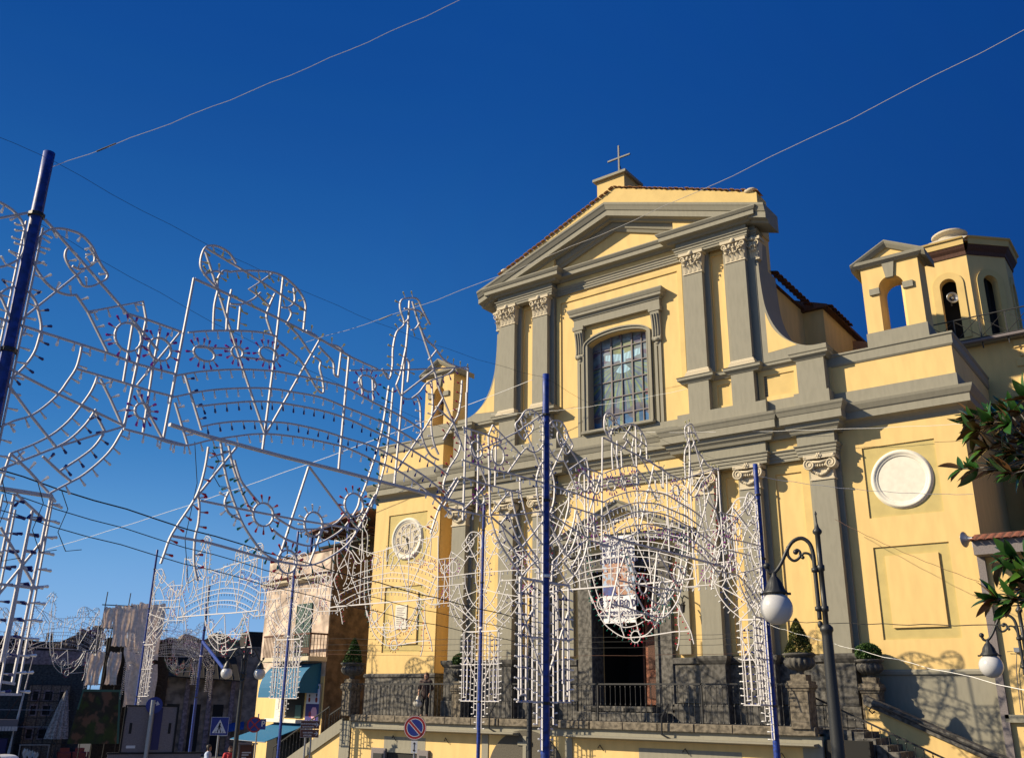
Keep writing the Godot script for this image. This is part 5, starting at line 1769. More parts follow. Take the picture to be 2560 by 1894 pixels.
func pole(label: String, x: float, z: float, top := 8.13, lean := 0.0) -> void:
	var o: Node3D
	if pole_node == null:
		o = thing("blue_pole", label, "pole", Vector3.ZERO, 0, "blue poles that carry the light arches")
		pole_node = o
		var b := B.new()
		b.smooth()
		var prof := []
		for i in 25:
			var t := i / 24.0
			prof.append(Vector2(lerpf(0.098, 0.07, t) * (1.0 + 0.035 * sin(i * 2.4) * sin(i * 0.9)), lerpf(-3.2, 8.13, t)))
		prof.append(Vector2(0.0, 8.15))
		b.lathe(prof, 12)
		part(b, "shaft", M.blue_pole, o)
		for y in [1.55, 3.9, 5.4, 7.2]:
			b = B.new()
			b.lathe([Vector2(0.084, y), Vector2(0.1, y + 0.01), Vector2(0.1, y + 0.05), Vector2(0.084, y + 0.06)], 10)
			part(b, "wire_binding", M.cable_white if y == 3.9 else M.iron, o)
	else:
		o = copy(pole_node, "blue_pole", label, Vector3.ZERO)
	o.position = Vector3(x, top - 8.13, z)
	o.rotation = Vector3(lean, x * 1.7, 0)
	if x < -15.0 and x > -45.0:
		o.scale = Vector3(0.68, 1, 0.68)


func luminarie() -> void:
	var L := Vector2(-10.91, 25.5)
	var K := Vector2(-10.55, 14.97)
	var R := Vector2(-10.03, 5.24)
	var P1 := Vector2(-20.2, 5.0)
	var P2 := Vector2(-30.1, 4.95)
	var P3 := Vector2(-39.8, 5.2)
	pole("nearest thick blue pole at the left edge of the picture", L.x, L.y)
	pole("tall blue pole in front of the church portal, in the middle of the picture", K.x, K.y)
	pole("blue pole beside the big street lamp, right of the portal", R.x, R.y)
	pole("blue pole between the hanging light columns left of the portal", P1.x, P1.y)
	pole("blue pole in front of the pink house balcony", P2.x, P2.y)
	pole("thin blue pole before the grey sheeted scaffold, left of the round lamps", P3.x, P3.y)
	pole("distant blue pole with a slanting strut behind the pedestrian sign", -49.8, -4.9)
	pole("most distant blue pole, against the hanging grey sheets", -74.0, -15.7)
	arch("big nearest white light arch with a horse head figure against the sky", L, K)
	arch("white light arch across the portal from the middle blue pole to the right one", K, R)
	arch("white light arch in front of the portal banner, parallel to the church front", R, P1)
	arch("white light arch before the clock wing, between two blue poles", P1, P2)
	arch("white light arch hung before the dark shaded building left of the pink house", P2, P3)
	arch("cut off light arch left of the nearest blue pole at the picture edge", Vector2(-11.3, 36.0), L)
	arch("far grey light arch at the left edge, over the ruined roof", Vector2(-63.05, -7.35), Vector2(-60.95, 2.35), -0.5)
	arch("small distant light arch low before the dark corrugated canopy", Vector2(-50.0, -6.1), Vector2(-52.9, -1.8), 1.0, 0.58)
	arch("most distant light arch seen through the one before the shaded building", Vector2(-62.5, -14.0), Vector2(-66.5, -7.0), 1.2, 0.8)
	var st := thing("pole_strut", "slanting blue strut from the distant pole to the double globe lamp", "strut")
	var b := B.new()
	b.tube(PackedVector3Array([Vector3(-49.8, 4.75, -4.9), Vector3(-42.6, 2.95, -1.4)]), 0.09, 8)
	part(b, "strut_tube", M.blue_pole, st)


func design() -> void:
	strip("beam", "", "", 1.1, 0, 1, [0.1, 7.22, 0.89, 6.65, 1.3, 6.35, 1.76, 6])
	strip("scroll", "w", "i", 1, 1, 1, [0.63, 6.39, 0.53, 6.35, 0.39, 6.35, 0.26, 6.41, 0.16, 6.5, 0.08, 6.61, 0.06, 6.73, 0.07, 6.86, 0.09, 6.97, 0.15, 7.08, 0.23, 7.15, 0.32, 7.19, 0.43, 7.21, 0.54, 7.21, 0.64, 7.16, 0.72, 7.09, 0.78, 7, 0.86, 6.9, 0.95, 6.81, 0.95, 6.74, 0.89, 6.67, 0.8, 6.58, 0.69, 6.54, 0.6, 6.63, 0.49, 6.72, 0.42, 6.82, 0.41, 6.91, 0.43, 6.96])
	strip("scroll", "w", "i", 1, 1, 1, [0.69, 7.07, 0.75, 7.01, 0.77, 6.94, 0.75, 6.86, 0.67, 6.78, 0.6, 6.74, 0.52, 6.75])
	strip("brace", "", "", 1, 0, 1, [0.68, 6.79, 0.05, 5.82])
	strip("strip", "w", "r", 1, 0, 1, [0.62, 6.38, 0.79, 6.21, 1.11, 5.77])
	strip("strip", "w", "d", 1, 0, 1, [0.79, 6.21, 1.46, 6.61, 1.54, 6.38])
	strip("strip", "w", "d", 1, 0, 1, [1.27, 6.37, 1.59, 6.38, 2.05, 6.37])
	strip("rail", "w", "d", 1.1, 0, 1, [0.06, 5.78, 1.12, 5.76, 1.53, 5.73, 2.05, 5.75])
	strip("curve", "b", "r", 1, 1, 1, [0.08, 6.23, 0.18, 6.13, 0.25, 5.98, 0.3, 5.83, 0.3, 5.68, 0.28, 5.5, 0.22, 5.33, 0.12, 5.15, 0.02, 5.07])
	strip("curve", "w", "r", 1, 1, 1, [0.79, 5.75, 0.79, 5.61, 0.77, 5.43, 0.7, 5.24, 0.63, 5.07, 0.51, 4.88, 0.37, 4.72, 0.2, 4.61, 0.08, 4.51])
	strip("rail", "w", "d", 1, 0, 1, [0.77, 5.44, 1.36, 5.43, 1.67, 5.42, 2.06, 5.43])
	strip("curve", "w", "r", 1, 1, 1, [1.05, 5.41, 1.01, 5.22, 0.92, 5, 0.8, 4.76, 0.65, 4.56, 0.46, 4.39, 0.24, 4.23])
	strip("strip", "w", "r", 1, 0, 1, [1.09, 5.4, 1.25, 5.18, 1.44, 4.89])
	strip("curve", "b", "r", 1, 1, 1, [1.09, 4.99, 1.02, 4.81, 0.92, 4.64, 0.82, 4.51, 0.71, 4.41])
	strip("strip", "b", "l", 1, 0, 1, [1.09, 4.97, 1.17, 4.85, 1.25, 4.74])
	strip("beam", "", "", 1.1, 0, 1, [1.45, 4.85, 1.21, 4.71, 0.71, 4.41, 0.37, 4.17, 0.17, 4.03])
	strip("curve", "b", "r", 1, 1, 1, [1.23, 4.7, 1.14, 4.51, 0.99, 4.33, 0.79, 4.13])
	strip("curve", "w", "r", 1, 1, 1, [1.46, 4.81, 1.37, 4.56, 1.25, 4.36, 1.07, 4.14, 0.92, 4.01, 0.73, 3.85])
	strip("strip", "b", "r", 1, 0, 1, [0.58, 4.27, 0.79, 4.13, 0.94, 4.04])
	strip("beam", "", "", 1, 0, 1, [0.03, 5.06, 0.37, 4.72, 0.71, 4.41])
	strip("beam", "", "", 1, 0, 1, [0.04, 5.22, 0.14, 5.19, 0.63, 5.06, 0.95, 4.99, 1.46, 4.87])
	strip("strip", "w", "r", 1, 0, 1, [0.24, 4.23, 0.47, 4.07, 0.72, 3.86])
	strip("strip", "w", "r", 1, 0, 1, [0.24, 4.23, 0.22, 4.07, 0.2, 3.85])
	strip("beam", "", "", 1.8, 0, 1, [0.02, 3.82, 0.2, 3.81, 0.76, 3.82])
	strip("slat", "w", "r", 1.1, 0, 1, [0.75, 3.8, 0.7, 1.72])
	strip("slat", "b", "r", 1.1, 0, 1, [0.58, 3.62, 0.55, 1.94])
	strip("slat", "b", "r", 1.1, 0, 1, [0.36, 3.78, 0.35, 2.82])
	strip("strip", "b", "d", 1, 0, 1, [0.38, 3.78, 0.74, 3.53])
	strip("brace", "", "", 1, 0, 1, [0.28, 3.38, 0.7, 2.84, 0.74, 2.77])
	strip("brace", "", "", 1, 0, 1, [0.39, 2.76, 0.78, 2.75])
	strip("brace", "", "", 1.2, 0, 1, [0.58, 1.73, 0.73, 1.71])
	strip("post", "", "", 1, 0, 1, [1.37, 6.22, 1.37, 5.43])
	strip("post", "", "", 1.2, 0, 1, [1.54, 6.36, 1.47, 4.85])
	strip("post", "", "", 1, 0, 1, [1.75, 6.33, 1.73, 5.72, 1.73, 4.85])
	strip("brace", "", "", 1, 0, 1, [2.03, 6.35, 1.56, 5.45])
	strip("strip", "", "", 1, 0, 1, [1.57, 5.39, 1.71, 5.19, 2, 4.82])
	strip("rail", "w", "d", 1, 0, 1, [1.47, 4.83, 2.02, 4.82, 2.34, 4.81])
	strip("strip", "w", "r", 1, 0, 1, [2.09, 5.35, 2.34, 4.83])
	strip("post", "", "", 1.2, 0, 0, [2.12, 7.22, 2.08, 6.38, 2.01, 4.82])
	strip("strip", "b", "r", 1, 0, 0, [2.17, 5.79, 2.52, 5.07])
	strip("curve", "w", "d", 1, 1, 0, [2.14, 6.39, 2.32, 6.47, 2.58, 6.57, 2.94, 6.69, 3.28, 6.78, 3.53, 6.8])
	strip("strip", "", "", 1, 0, 0, [2.29, 6.22, 2.79, 6.36])
	strip("strip", "", "", 1, 0, 0, [2.99, 6.3, 3.52, 6.4])
	strip("curve", "w", "d", 1, 1, 0, [2.06, 5.73, 2.4, 5.89, 2.83, 6.05, 3.2, 6.16, 3.59, 6.25, 3.92, 6.29, 4.38, 6.34, 4.89, 6.36, 5.47, 6.27, 6.06, 6.19, 6.53, 6.08])
	strip("curve", "w", "d", 1, 1, 0, [2.04, 5.41, 2.38, 5.58, 2.69, 5.71, 3.14, 5.86, 3.52, 5.96, 3.87, 6.01, 4.41, 6.07, 4.92, 6.04, 5.49, 6, 5.9, 5.96, 6.52, 5.82])
	strip("curve", "b", "d", 1, 1, 0, [2.41, 5.38, 2.72, 5.5, 3.17, 5.66, 3.55, 5.76, 3.9, 5.81, 4.43, 5.86, 4.94, 5.86, 5.51, 5.79, 6.1, 5.71, 6.72, 5.57, 7.25, 5.4])
	strip("curve", "b", "d", 1, 1, 0, [2.52, 5.12, 2.76, 5.23, 3.11, 5.35, 3.58, 5.46, 3.93, 5.52, 4.46, 5.55, 4.97, 5.54, 5.53, 5.53, 6.12, 5.42, 6.74, 5.25, 7.27, 5.03])
	strip("curve", "w", "d", 1, 1, 0, [1.9, 4.81, 2.09, 4.79, 2.34, 4.81, 2.64, 4.95, 3, 5.09, 3.34, 5.21, 3.7, 5.29, 4.21, 5.35, 4.75, 5.38, 5, 5.38, 5.55, 5.3, 6.13, 5.22, 6.76, 5, 7.32, 4.72])
	strip("post", "", "", 1.2, 0, 0, [4.9, 6.93, 4.87, 5.16, 4.87, 4.98])
	strip("spoke", "", "", 1, 0, 0, [2.23, 7.68, 2.5, 7.16, 3.01, 6.17, 3.51, 5.24])
	strip("spoke", "", "", 1.1, 0, 0, [3.54, 7.81, 3.53, 6.33, 3.5, 5.02])
	strip("spoke", "", "", 1, 0, 0, [4.29, 6.99, 3.51, 5.24])
	strip("beam", "", "", 1.8, 0, 0, [2.07, 5.04, 2.59, 5.01, 3.8, 4.99, 4.86, 4.99, 6, 4.98, 7.41, 4.96, 7.68, 4.94])
	strip("beam", "", "", 1.2, 0, 0, [2.13, 7.21, 2.45, 7.19, 3.65, 7.09, 4.34, 7.02, 4.93, 6.92])
	strip("strip", "w", "d", 1, 0, 0, [4.93, 6.92, 5.52, 6.88])
	strip("outline", "y", "i", 1, 1, 0, [2.67, 7.54, 2.78, 7.6, 3.02, 7.7, 3.33, 7.8, 3.54, 7.81, 3.74, 7.74, 3.89, 7.64, 3.98, 7.5, 3.99, 7.33, 3.99, 7.03])
	strip("outline", "y", "i", 1, 1, 0, [2.72, 7.69, 2.59, 7.81, 2.42, 7.84, 2.28, 7.8, 2.2, 7.71, 2.17, 7.53, 2.2, 7.39, 2.33, 7.28, 2.48, 7.2])
	strip("outline", "y", "i", 1, 1, 0, [2.67, 7.54, 2.55, 7.51, 2.48, 7.36, 2.49, 7.2])
	strip("outline", "y", "u", 1, 1, 0, [2.25, 7.32, 2.42, 7.45, 2.54, 7.45])
	strip("beam", "", "", 1, 0, 0, [2.22, 7.74, 2.77, 7.65, 3.18, 7.57, 3.97, 7.4])
	strip("outline", "y", "r", 1, 0, 0, [3.34, 7.78, 3.18, 7.59, 2.98, 7.38, 3.18, 7.33, 3.35, 7.24])
	strip("outline", "y", "d", 1, 1, 0, [3.18, 7.4, 3.07, 7.25, 2.89, 7.1, 2.71, 7.04])
	strip("outline", "y", "r", 1, 1, 0, [2.49, 7.16, 2.47, 6.9, 2.5, 6.55])
	strip("outline", "y", "r", 1, 1, 0, [2.7, 7.26, 2.68, 6.97, 2.7, 6.61])
	strip("outline", "y", "r", 1, 0, 0, [2.88, 7.06, 2.89, 6.67])
	strip("outline", "y", "l", 1, 1, 0, [3.42, 7.47, 3.35, 7.24, 3.32, 7.06, 3.39, 6.9, 3.45, 6.8])
	strip("outline", "y", "l", 1, 1, 0, [3.74, 7.69, 3.78, 7.48, 3.68, 7.34, 3.57, 7.3])
	strip("outline", "y", "r", 1, 1, 0, [3.7, 7.33, 3.75, 7.25, 3.69, 7.08])
	strip("outline", "y", "d", 1, 1, 0, [3.53, 6.76, 3.72, 6.68, 3.97, 6.57, 4.15, 6.4, 4.28, 6.25, 4.4, 6.16, 4.47, 6.18, 4.43, 6.37, 4.36, 6.54, 4.36, 6.66, 4.23, 6.7])
	strip("outline", "y", "d", 1, 1, 0, [3.68, 7.07, 3.9, 6.96, 4.11, 6.78, 4.2, 6.71])
	strip("outline", "y", "u", 1, 1, 0, [4.05, 7.08, 4.22, 7.06, 4.34, 7])
	strip("outline", "y", "d", 1, 1, 0, [4.3, 6.89, 4.45, 6.81, 4.6, 6.71, 4.64, 6.53, 4.73, 6.5])
	strip("outline", "y", "r", 1, 0, 0, [4.74, 6.93, 4.72, 6.52])
	strip("outline", "y", "u", 1, 1, 0, [4.46, 6.99, 4.66, 7.01, 4.78, 6.96])
	strip("post", "", "", 1, 0, 0, [5.18, 6.64, 5.24, 6.35])
	strip("post", "", "", 1, 0, 0, [5.42, 6.71, 5.47, 6.31])
	strip("rail", "", "", 1, 0, 0, [4.94, 6.68, 5.79, 6.94, 7.66, 7.57])
	strip("outline", "y", "l", 1, 1, 0, [5.6, 6.91, 5.76, 6.77, 5.82, 7.01, 5.81, 7.35, 5.87, 7.67, 6.03, 7.89, 5.92, 8.13, 5.93, 8.3, 6.09, 8.41, 6.3, 8.47, 6.42, 8.34, 6.53, 8.21, 6.65, 8.09])
	strip("outline", "y", "d", 1, 1, 0, [6.02, 8.18, 6.35, 8.26, 6.5, 8.2])
	strip("post", "", "", 1.2, 0, 0, [6.13, 8.37, 6.13, 7.84, 6.09, 6.98, 6.07, 6.03, 6.02, 4.98])
	strip("beam", "", "", 1.1, 0, 0, [6.2, 8.39, 6.4, 7.99, 6.76, 7.35, 6.97, 6.91, 7.37, 6.35, 7.63, 5.92])
	strip("outline", "y", "d", 1, 1, 0, [6.4, 8.05, 6.3, 7.89, 6.2, 7.83])
	strip("outline", "y", "d", 1, 1, 0, [6.12, 8.01, 6.03, 7.89])
	strip("outline", "y", "u", 1, 1, 0, [6.4, 7.97, 6.56, 7.79, 6.78, 7.7, 6.89, 7.62, 7.09, 7.51, 7.43, 7.5, 7.66, 7.51])
	strip("strip", "", "", 1, 0, 0, [6.85, 7.66, 6.72, 7.48, 6.65, 7.4])
	strip("outline", "y", "l", 1, 1, 0, [6.12, 7.53, 6.07, 7.24, 6.02, 6.96, 5.94, 6.72])
	strip("outline", "y", "r", 1, 1, 0, [6.14, 7.27, 6.21, 7.18, 6.2, 6.85])
	strip("beam", "", "", 1.1, 0, 0, [6.8, 7.25, 6.08, 6.58])
	strip("curve", "m", "d", 1, 1, 0, [7.35, 7.48, 7.14, 7.27, 6.68, 6.99, 6.48, 6.74, 6.32, 6.59])
	strip("curve", "m", "d", 1, 1, 0, [5.94, 6.72, 6.09, 6.55, 6.25, 6.55, 6.42, 6.64])
	strip("curve", "w", "l", 1, 1, 0, [6.42, 6.64, 6.5, 6.48, 6.54, 6.14, 6.6, 5.89, 6.79, 5.67, 7, 5.62])
	strip("curve", "w", "l", 1, 1, 0, [6.75, 7.04, 6.81, 6.59, 6.79, 6.23, 6.86, 5.93, 7, 5.72])
	strip("curve", "r", "l", 1, 1, 0, [7.51, 7.26, 7.49, 6.86, 7.43, 6.56, 7.29, 6.33, 7.09, 6.01])
	strip("post", "", "", 1.2, 0, 0, [7.68, 7.58, 7.67, 4.66])
	strip("post", "", "", 1.2, 0, 0, [7.66, 7.07, 7.68, 6.27, 7.67, 4.71])
	strip("beam", "", "", 1, 0, 0, [7.05, 6.79, 6.66, 6.15, 6.05, 5.23])
	strip("brace", "", "", 1, 0, 0, [6.88, 6.58, 7.33, 6.39])
	strip("curve", "r", "l", 1, 1, 0, [7.37, 6.24, 7.53, 6.06, 7.47, 5.82, 7.26, 5.51, 7.14, 5.17, 7.24, 5.06, 7.06, 4.77, 6.89, 4.3])
	strip("brace", "", "", 1.4, 0, 0, [7.47, 5.39, 7.22, 5.03])
	strip("swag", "g", "l", 1, 1, 0, [5.87, 6.64, 5.82, 5.52, 5.69, 4.89, 5.56, 4.51])
	strip("swag", "g", "d", 1, 1, 0, [2.82, 4.97, 2.92, 4.63, 3.02, 4.38, 3.15, 4.14, 3.3, 3.9, 3.51, 3.68, 3.7, 3.53, 3.95, 3.46, 4.22, 3.45, 4.49, 3.47, 4.82, 3.63, 5.18, 3.92, 5.45, 4.39, 5.62, 4.75, 5.56, 4.51])
	strip("swag", "g", "l", 1, 1, 0, [5.77, 6.65, 5.66, 5.72, 5.44, 4.93, 5.33, 4.64])
	strip("swag", "g", "d", 1, 1, 0, [3.79, 3.9, 4.01, 3.8, 4.32, 3.75, 4.52, 3.77, 4.79, 3.91, 5.07, 4.13, 5.29, 4.46, 5.33, 4.64])
	strip("swag", "g", "l", 1, 1, 0, [2.95, 4.95, 3.06, 4.66, 3.22, 4.37, 3.37, 4.15, 3.46, 4.08])
	strip("swag", "g", "l", 1, 1, 0, [3.07, 4.77, 3.2, 4.51, 3.37, 4.36, 3.54, 4.23])
	strip("swag", "g", "d", 1, 1, 0, [3.82, 4.08, 4.16, 3.97, 4.38, 3.99, 4.66, 4.05, 4.91, 4.17, 5.08, 4.37])
	strip("beam", "", "", 1.1, 0, 0, [2.64, 4.11, 3.4, 4.1, 4.2, 4.1, 5.35, 4.13])
	strip("beam", "", "", 1.1, 0, 0, [3.08, 4.96, 2.54, 4.09])
	strip("beam", "", "", 1.1, 0, 0, [4.31, 4.93, 3.95, 3.52])
	strip("beam", "", "", 1, 0, 0, [4.32, 4.94, 5.02, 4.36, 5.36, 4.13])
	strip("beam", "", "", 1.3, 0, 0, [2.31, 3.58, 2.8, 3.57, 3.84, 3.46, 4.19, 3.45])
	strip("brace", "", "", 1, 0, 0, [4.66, 4.06, 4.46, 3.47])
	strip("curve", "w", "l", 1, 1, 0, [3.03, 4.3, 2.99, 4.15, 3.07, 4.01, 3.25, 3.95])
	strip("curve", "r", "r", 1, 1, 0, [2.65, 4.86, 2.64, 4.57, 2.6, 4.28, 2.52, 4.05, 2.3, 3.61, 2.23, 3.34, 2.2, 3.21])
	strip("curve", "r", "r", 1, 1, 0, [2.59, 4.21, 2.64, 4, 2.65, 3.79, 2.63, 3.6, 2.66, 3.29, 2.74, 3.05])
	strip("brace", "", "", 1, 0, 0, [2.69, 4.72, 2.96, 4.86])
	hoop("m", 1.34, 6.05, 0.175, 0.196, 1)
	hoop("m", 1.78, 6.02, 0.156, 0.160, 1)
	hoop("m", 1.67, 5.12, 0.098, 0.105, 1)
	hoop("m", 2.41, 6.16, 0.160, 0.105, 0)
	hoop("m", 2.91, 6.34, 0.091, 0.087, 0)
	hoop("m", 3.42, 6.47, 0.158, 0.108, 0)
	hoop("m", 5.31, 6.56, 0.181, 0.137, 0)
	hoop("r", 3.61, 4.08, 0.165, 0.167, 0)
	hoop("w", 4.48, 4.08, 0.163, 0.183, 0)
	hoop("r", 4.08, 3.47, 0.159, 0.167, 0)
	hoop("r", 5.21, 4.50, 0.185, 0.186, 0)


func wire(called: String, label: String, a: Vector3, c: Vector3, sag: float, r: float, m: Material, splice := -1.0) -> void:
	var o := thing(called, label, "cable")
	var pts := PackedVector3Array()
	for i in 25:
		var t := i / 24.0
		pts.append(a.lerp(c, t) - Vector3(0, sag * 4.0 * t * (1.0 - t) - 0.012 * sin(i * 1.9), 0))
	var b := B.new()
	b.tube(pts, r, 5)
	part(b, "strand", m, o)
	if splice >= 0:
		var p := a.lerp(c, splice) - Vector3(0, sag * 4.0 * splice * (1.0 - splice), 0)
		var d := (c - a).normalized()
		b = B.new()
		b.tube(PackedVector3Array([p - d * 0.14, p, p + d * 0.12]), r * 2.4, 6)
		part(b, "splice", M.cable_black, o)


func wires() -> void:
	var W: Material = M.cable_white
	var K: Material = M.cable_black
	wire("white_cable", "white cable rising right from the top of the nearest blue pole", Vector3(-10.98, 7.95, 25.45), Vector3(-6.04, 10.95, 22.03), 0.12, 0.0042, W, 0.12)
	wire("white_cable", "white cable crossing the sky before the church pediment", Vector3(-10.8, 6.9, 21.2), Vector3(-0.03, 8.07, 21.0), 0.32, 0.0033, M.cable_grey, 0.16)
	wire("thin_cable", "thin dark cable between the tops of the near and middle blue poles", Vector3(-10.91, 8.05, 25.5), Vector3(-10.55, 8.05, 14.97), 0.35, 0.0028, K)
	wire("thin_cable", "thin dark cable from the middle pole top to the right pole top", Vector3(-10.55, 8.05, 14.97), Vector3(-10.03, 8.0, 5.24), 0.3, 0.0028, K)
	wire("thin_cable", "thin dark cable leaving the picture left of the nearest pole top", Vector3(-10.91, 8.05, 25.5), Vector3(-11.3, 8.6, 36.0), 0.2, 0.0028, K)
	wire("thin_cable", "thin dark cable through the spiral of the nearest light arch", Vector3(-10.91, 7.15, 25.5), Vector3(-10.55, 6.27, 14.97), 0.35, 0.0028, K)
	wire("black_cable", "upper one of three black cables from the left edge to the middle pole", Vector3(-10.91, 4.04, 25.5), Vector3(-10.55, 3.02, 14.97), 0.1, 0.009, K)
	wire("black_cable", "middle one of three black cables from the left edge to the middle pole", Vector3(-10.91, 3.81, 25.5), Vector3(-10.55, 2.8, 14.97), 0.12, 0.006, K)
	wire("black_cable", "lowest one of three black cables from the left edge to the middle pole", Vector3(-10.91, 3.6, 25.5), Vector3(-10.55, 2.6, 14.97), 0.12, 0.006, K)
	var hs := [[3.89, 3.46], [3.65, 3.36], [3.44, 3.2], [3.32, 2.94]]
	var names := ["topmost", "second", "third", "lowest, reddish"]
	for i in 4:
		wire("terrace_cable", "%s thin cable of four slung across the church front above the terrace" % names[i], Vector3(-30.1, hs[i][0], 4.9), Vector3(-10.03, hs[i][1], 5.2), 0.12, 0.006, [K, K, K, M.rust][i])
	wire("black_cable", "level black cable from the right blue pole past the big lamp", Vector3(-10.03, 3.77, 5.24), Vector3(-1.74, 2.61, 16.11), 0.03, 0.008, K)
	wire("white_cable", "white cable sloping down from the right blue pole across the yellow wing", Vector3(-10.03, 3.67, 5.24), Vector3(-1.34, 1.7, 20.09), 0.05, 0.0032, W)
	wire("thin_cable", "thin pale cable from the right pole top across the blank round frame", Vector3(-10.03, 7.78, 5.24), Vector3(-5.33, 7.55, 0.48), 0.15, 0.007, W)
	wire("thin_cable", "thin pale cable along the main cornice to the right house", Vector3(-17.5, 11.3, 1.0), Vector3(-5.34, 9.71, 0.48), 0.1, 0.006, W)
	wire("thin_cable", "thin dark cable across the lower raised panel of the right wing", Vector3(-9.4, 7.2, 0.6), Vector3(-5.14, 4.79, 2.48), 0.1, 0.007, M.tile_dark)
	wire("thin_cable", "thin white cable stretched in front of the left sky", Vector3(-53.8, 9.53, 3.5), Vector3(-20.56, 13.8, 1.68), 0.3, 0.013, W)
	wire("thin_cable", "thin pale cable hung before the stained glass window", Vector3(-23.0, 12.9, 1.2), Vector3(-14.0, 12.3, 1.2), 0.2, 0.006, W)
	for i in 5:
		var o := thing("loose_wire", "loose black wire hanging from the near light arch, %s" % ["first from the pole", "second from the pole", "third from the pole", "looped below the horse head post", "longest below the horse head post"][i], "cable")
		var x := [25.3, 24.9, 24.6, 22.6, 22.9][i] as float
		var b := B.new()
		var y := [3.9, 3.95, 3.9, 4.85, 4.9][i] as float
		var l := [0.9, 0.8, 0.7, 0.5, 1.9][i] as float
		b.tube(PackedVector3Array([Vector3(-10.86, y, x), Vector3(-10.8, y - l * 0.3, x - 0.08), Vector3(-10.82, y - l * 0.7, x - 0.02), Vector3(-10.8, y - l, x - 0.14), Vector3(-10.84, y - l * 0.93, x - 0.35)]), 0.006, 4)
		part(b, "strand", K, o)


func leaf_ball(shape: String, h: float, r: float, n: int, c0: Color, c1: Color) -> ArrayMesh:
	var st := SurfaceTool.new()
	st.begin(Mesh.PRIMITIVE_TRIANGLES)
	for i in n:
		var t := pow(rng.randf(), 0.8)
		var a := rng.randf() * TAU
		var rad: float
		var y: float
		if shape == "cone":
			y = t * h
			rad = r * pow(1.0 - t, 0.75) * (0.75 + 0.3 * rng.randf()) * (1.0 + 0.13 * sin(a * 3.0 + y * 6.0))
		else:
			var u := rng.randf_range(-0.75, 1.0)
			y = h * 0.5 + u * h * 0.5
			rad = r * sqrt(maxf(0.0, 1.0 - u * u)) * (0.82 + 0.24 * rng.randf())
		var p := Vector3(cos(a) * rad, y, sin(a) * rad)
		var q := Basis.from_euler(Vector3(rng.randf() * TAU, rng.randf() * TAU, rng.randf() * TAU))
		var s := rng.randf_range(0.022, 0.04)
		st.set_color(c0.lerp(c1, rng.randf()))
		var nn := q.z
		st.set_normal(nn)
		for v in [Vector3(0, -1.3, 0), Vector3(-0.6, 0, 0.1), Vector3(0, 1.3, 0), Vector3(0, -1.3, 0), Vector3(0, 1.3, 0), Vector3(0.6, 0, 0.1)]:
			st.add_vertex(p + q * (v * s))
	return st.commit()


func urns() -> void:
	var leaf := StandardMaterial3D.new()
	leaf.vertex_color_use_as_albedo = true
	leaf.roughness = 0.6
	leaf.resource_name = "small_leaves"
	var prof := [Vector2(0.0, 0.0), Vector2(0.2, 0.0), Vector2(0.2, 0.05), Vector2(0.12, 0.08), Vector2(0.1, 0.16), Vector2(0.14, 0.2), Vector2(0.3, 0.24), Vector2(0.41, 0.34), Vector2(0.44, 0.44), Vector2(0.41, 0.53), Vector2(0.37, 0.57), Vector2(0.44, 0.6), Vector2(0.49, 0.64), Vector2(0.5, 0.68), Vector2(0.45, 0.7), Vector2(0.38, 0.66), Vector2(0.0, 0.62)]
	var b := B.new()
	b.smooth()
	b.lathe(prof, 64, Transform3D(), 16, 0.14, 0.22, 0.58)
	var um := b.mesh()
	var spots := [[Vector3(-28.42, 2.28, 2.95), "cone", "gadrooned dark urn on the left end pier of the terrace railing", "dark green cone shaped shrub in the leftmost urn", 1.0], [Vector3(-24.75, 2.24, 0.55), "ball", "gadrooned dark urn behind the standing woman", "clipped round bush in the urn behind the standing woman", 1.0], [Vector3(-10.08, 2.36, 2.95), "cone", "gadrooned dark urn on the pier left of the big lamp post", "yellowish green cone shrub in the urn left of the big lamp post", 0.95], [Vector3(-8.85, 2.34, 0.52), "ball", "gadrooned dark urn on the stair pier right of the big lamp post", "clipped round bush in the urn right of the big lamp post", 0.85]]
	for i in 4:
		var s: Array = spots[i]
		var u := thing("stone_urn", s[2], "urn", s[0], 0, "dark stone urns on the terrace piers")
		put(um, "bowl", M.stone, u).scale = Vector3.ONE * s[4]
		b = B.new()
		b.lathe([Vector2(0, 0), Vector2(0.3, 0)], 10)
		part(b, "soil", M.asphalt, u, Transform3D(Basis(), Vector3(0, 0.64 * s[4], 0)))
		var cone: bool = s[1] == "cone"
		var p := thing("potted_cone_shrub" if cone else "potted_round_bush", s[3], "shrub", s[0] + Vector3(0, 0.6 * s[4], 0))
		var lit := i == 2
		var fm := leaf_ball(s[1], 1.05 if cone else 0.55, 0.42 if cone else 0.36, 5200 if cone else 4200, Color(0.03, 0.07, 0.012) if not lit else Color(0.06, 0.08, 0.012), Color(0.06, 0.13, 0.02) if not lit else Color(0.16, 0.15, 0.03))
		put(fm, "foliage", leaf, p).set_meta("kind", "stuff")
		b = B.new()
		b.tube(PackedVector3Array([Vector3(0, 0, 0), Vector3(0.02, 0.4, 0.01), Vector3(0, 0.8 if cone else 0.4, 0)]), 0.03, 6, 0.01)
		part(b, "stem", M.rust, p)


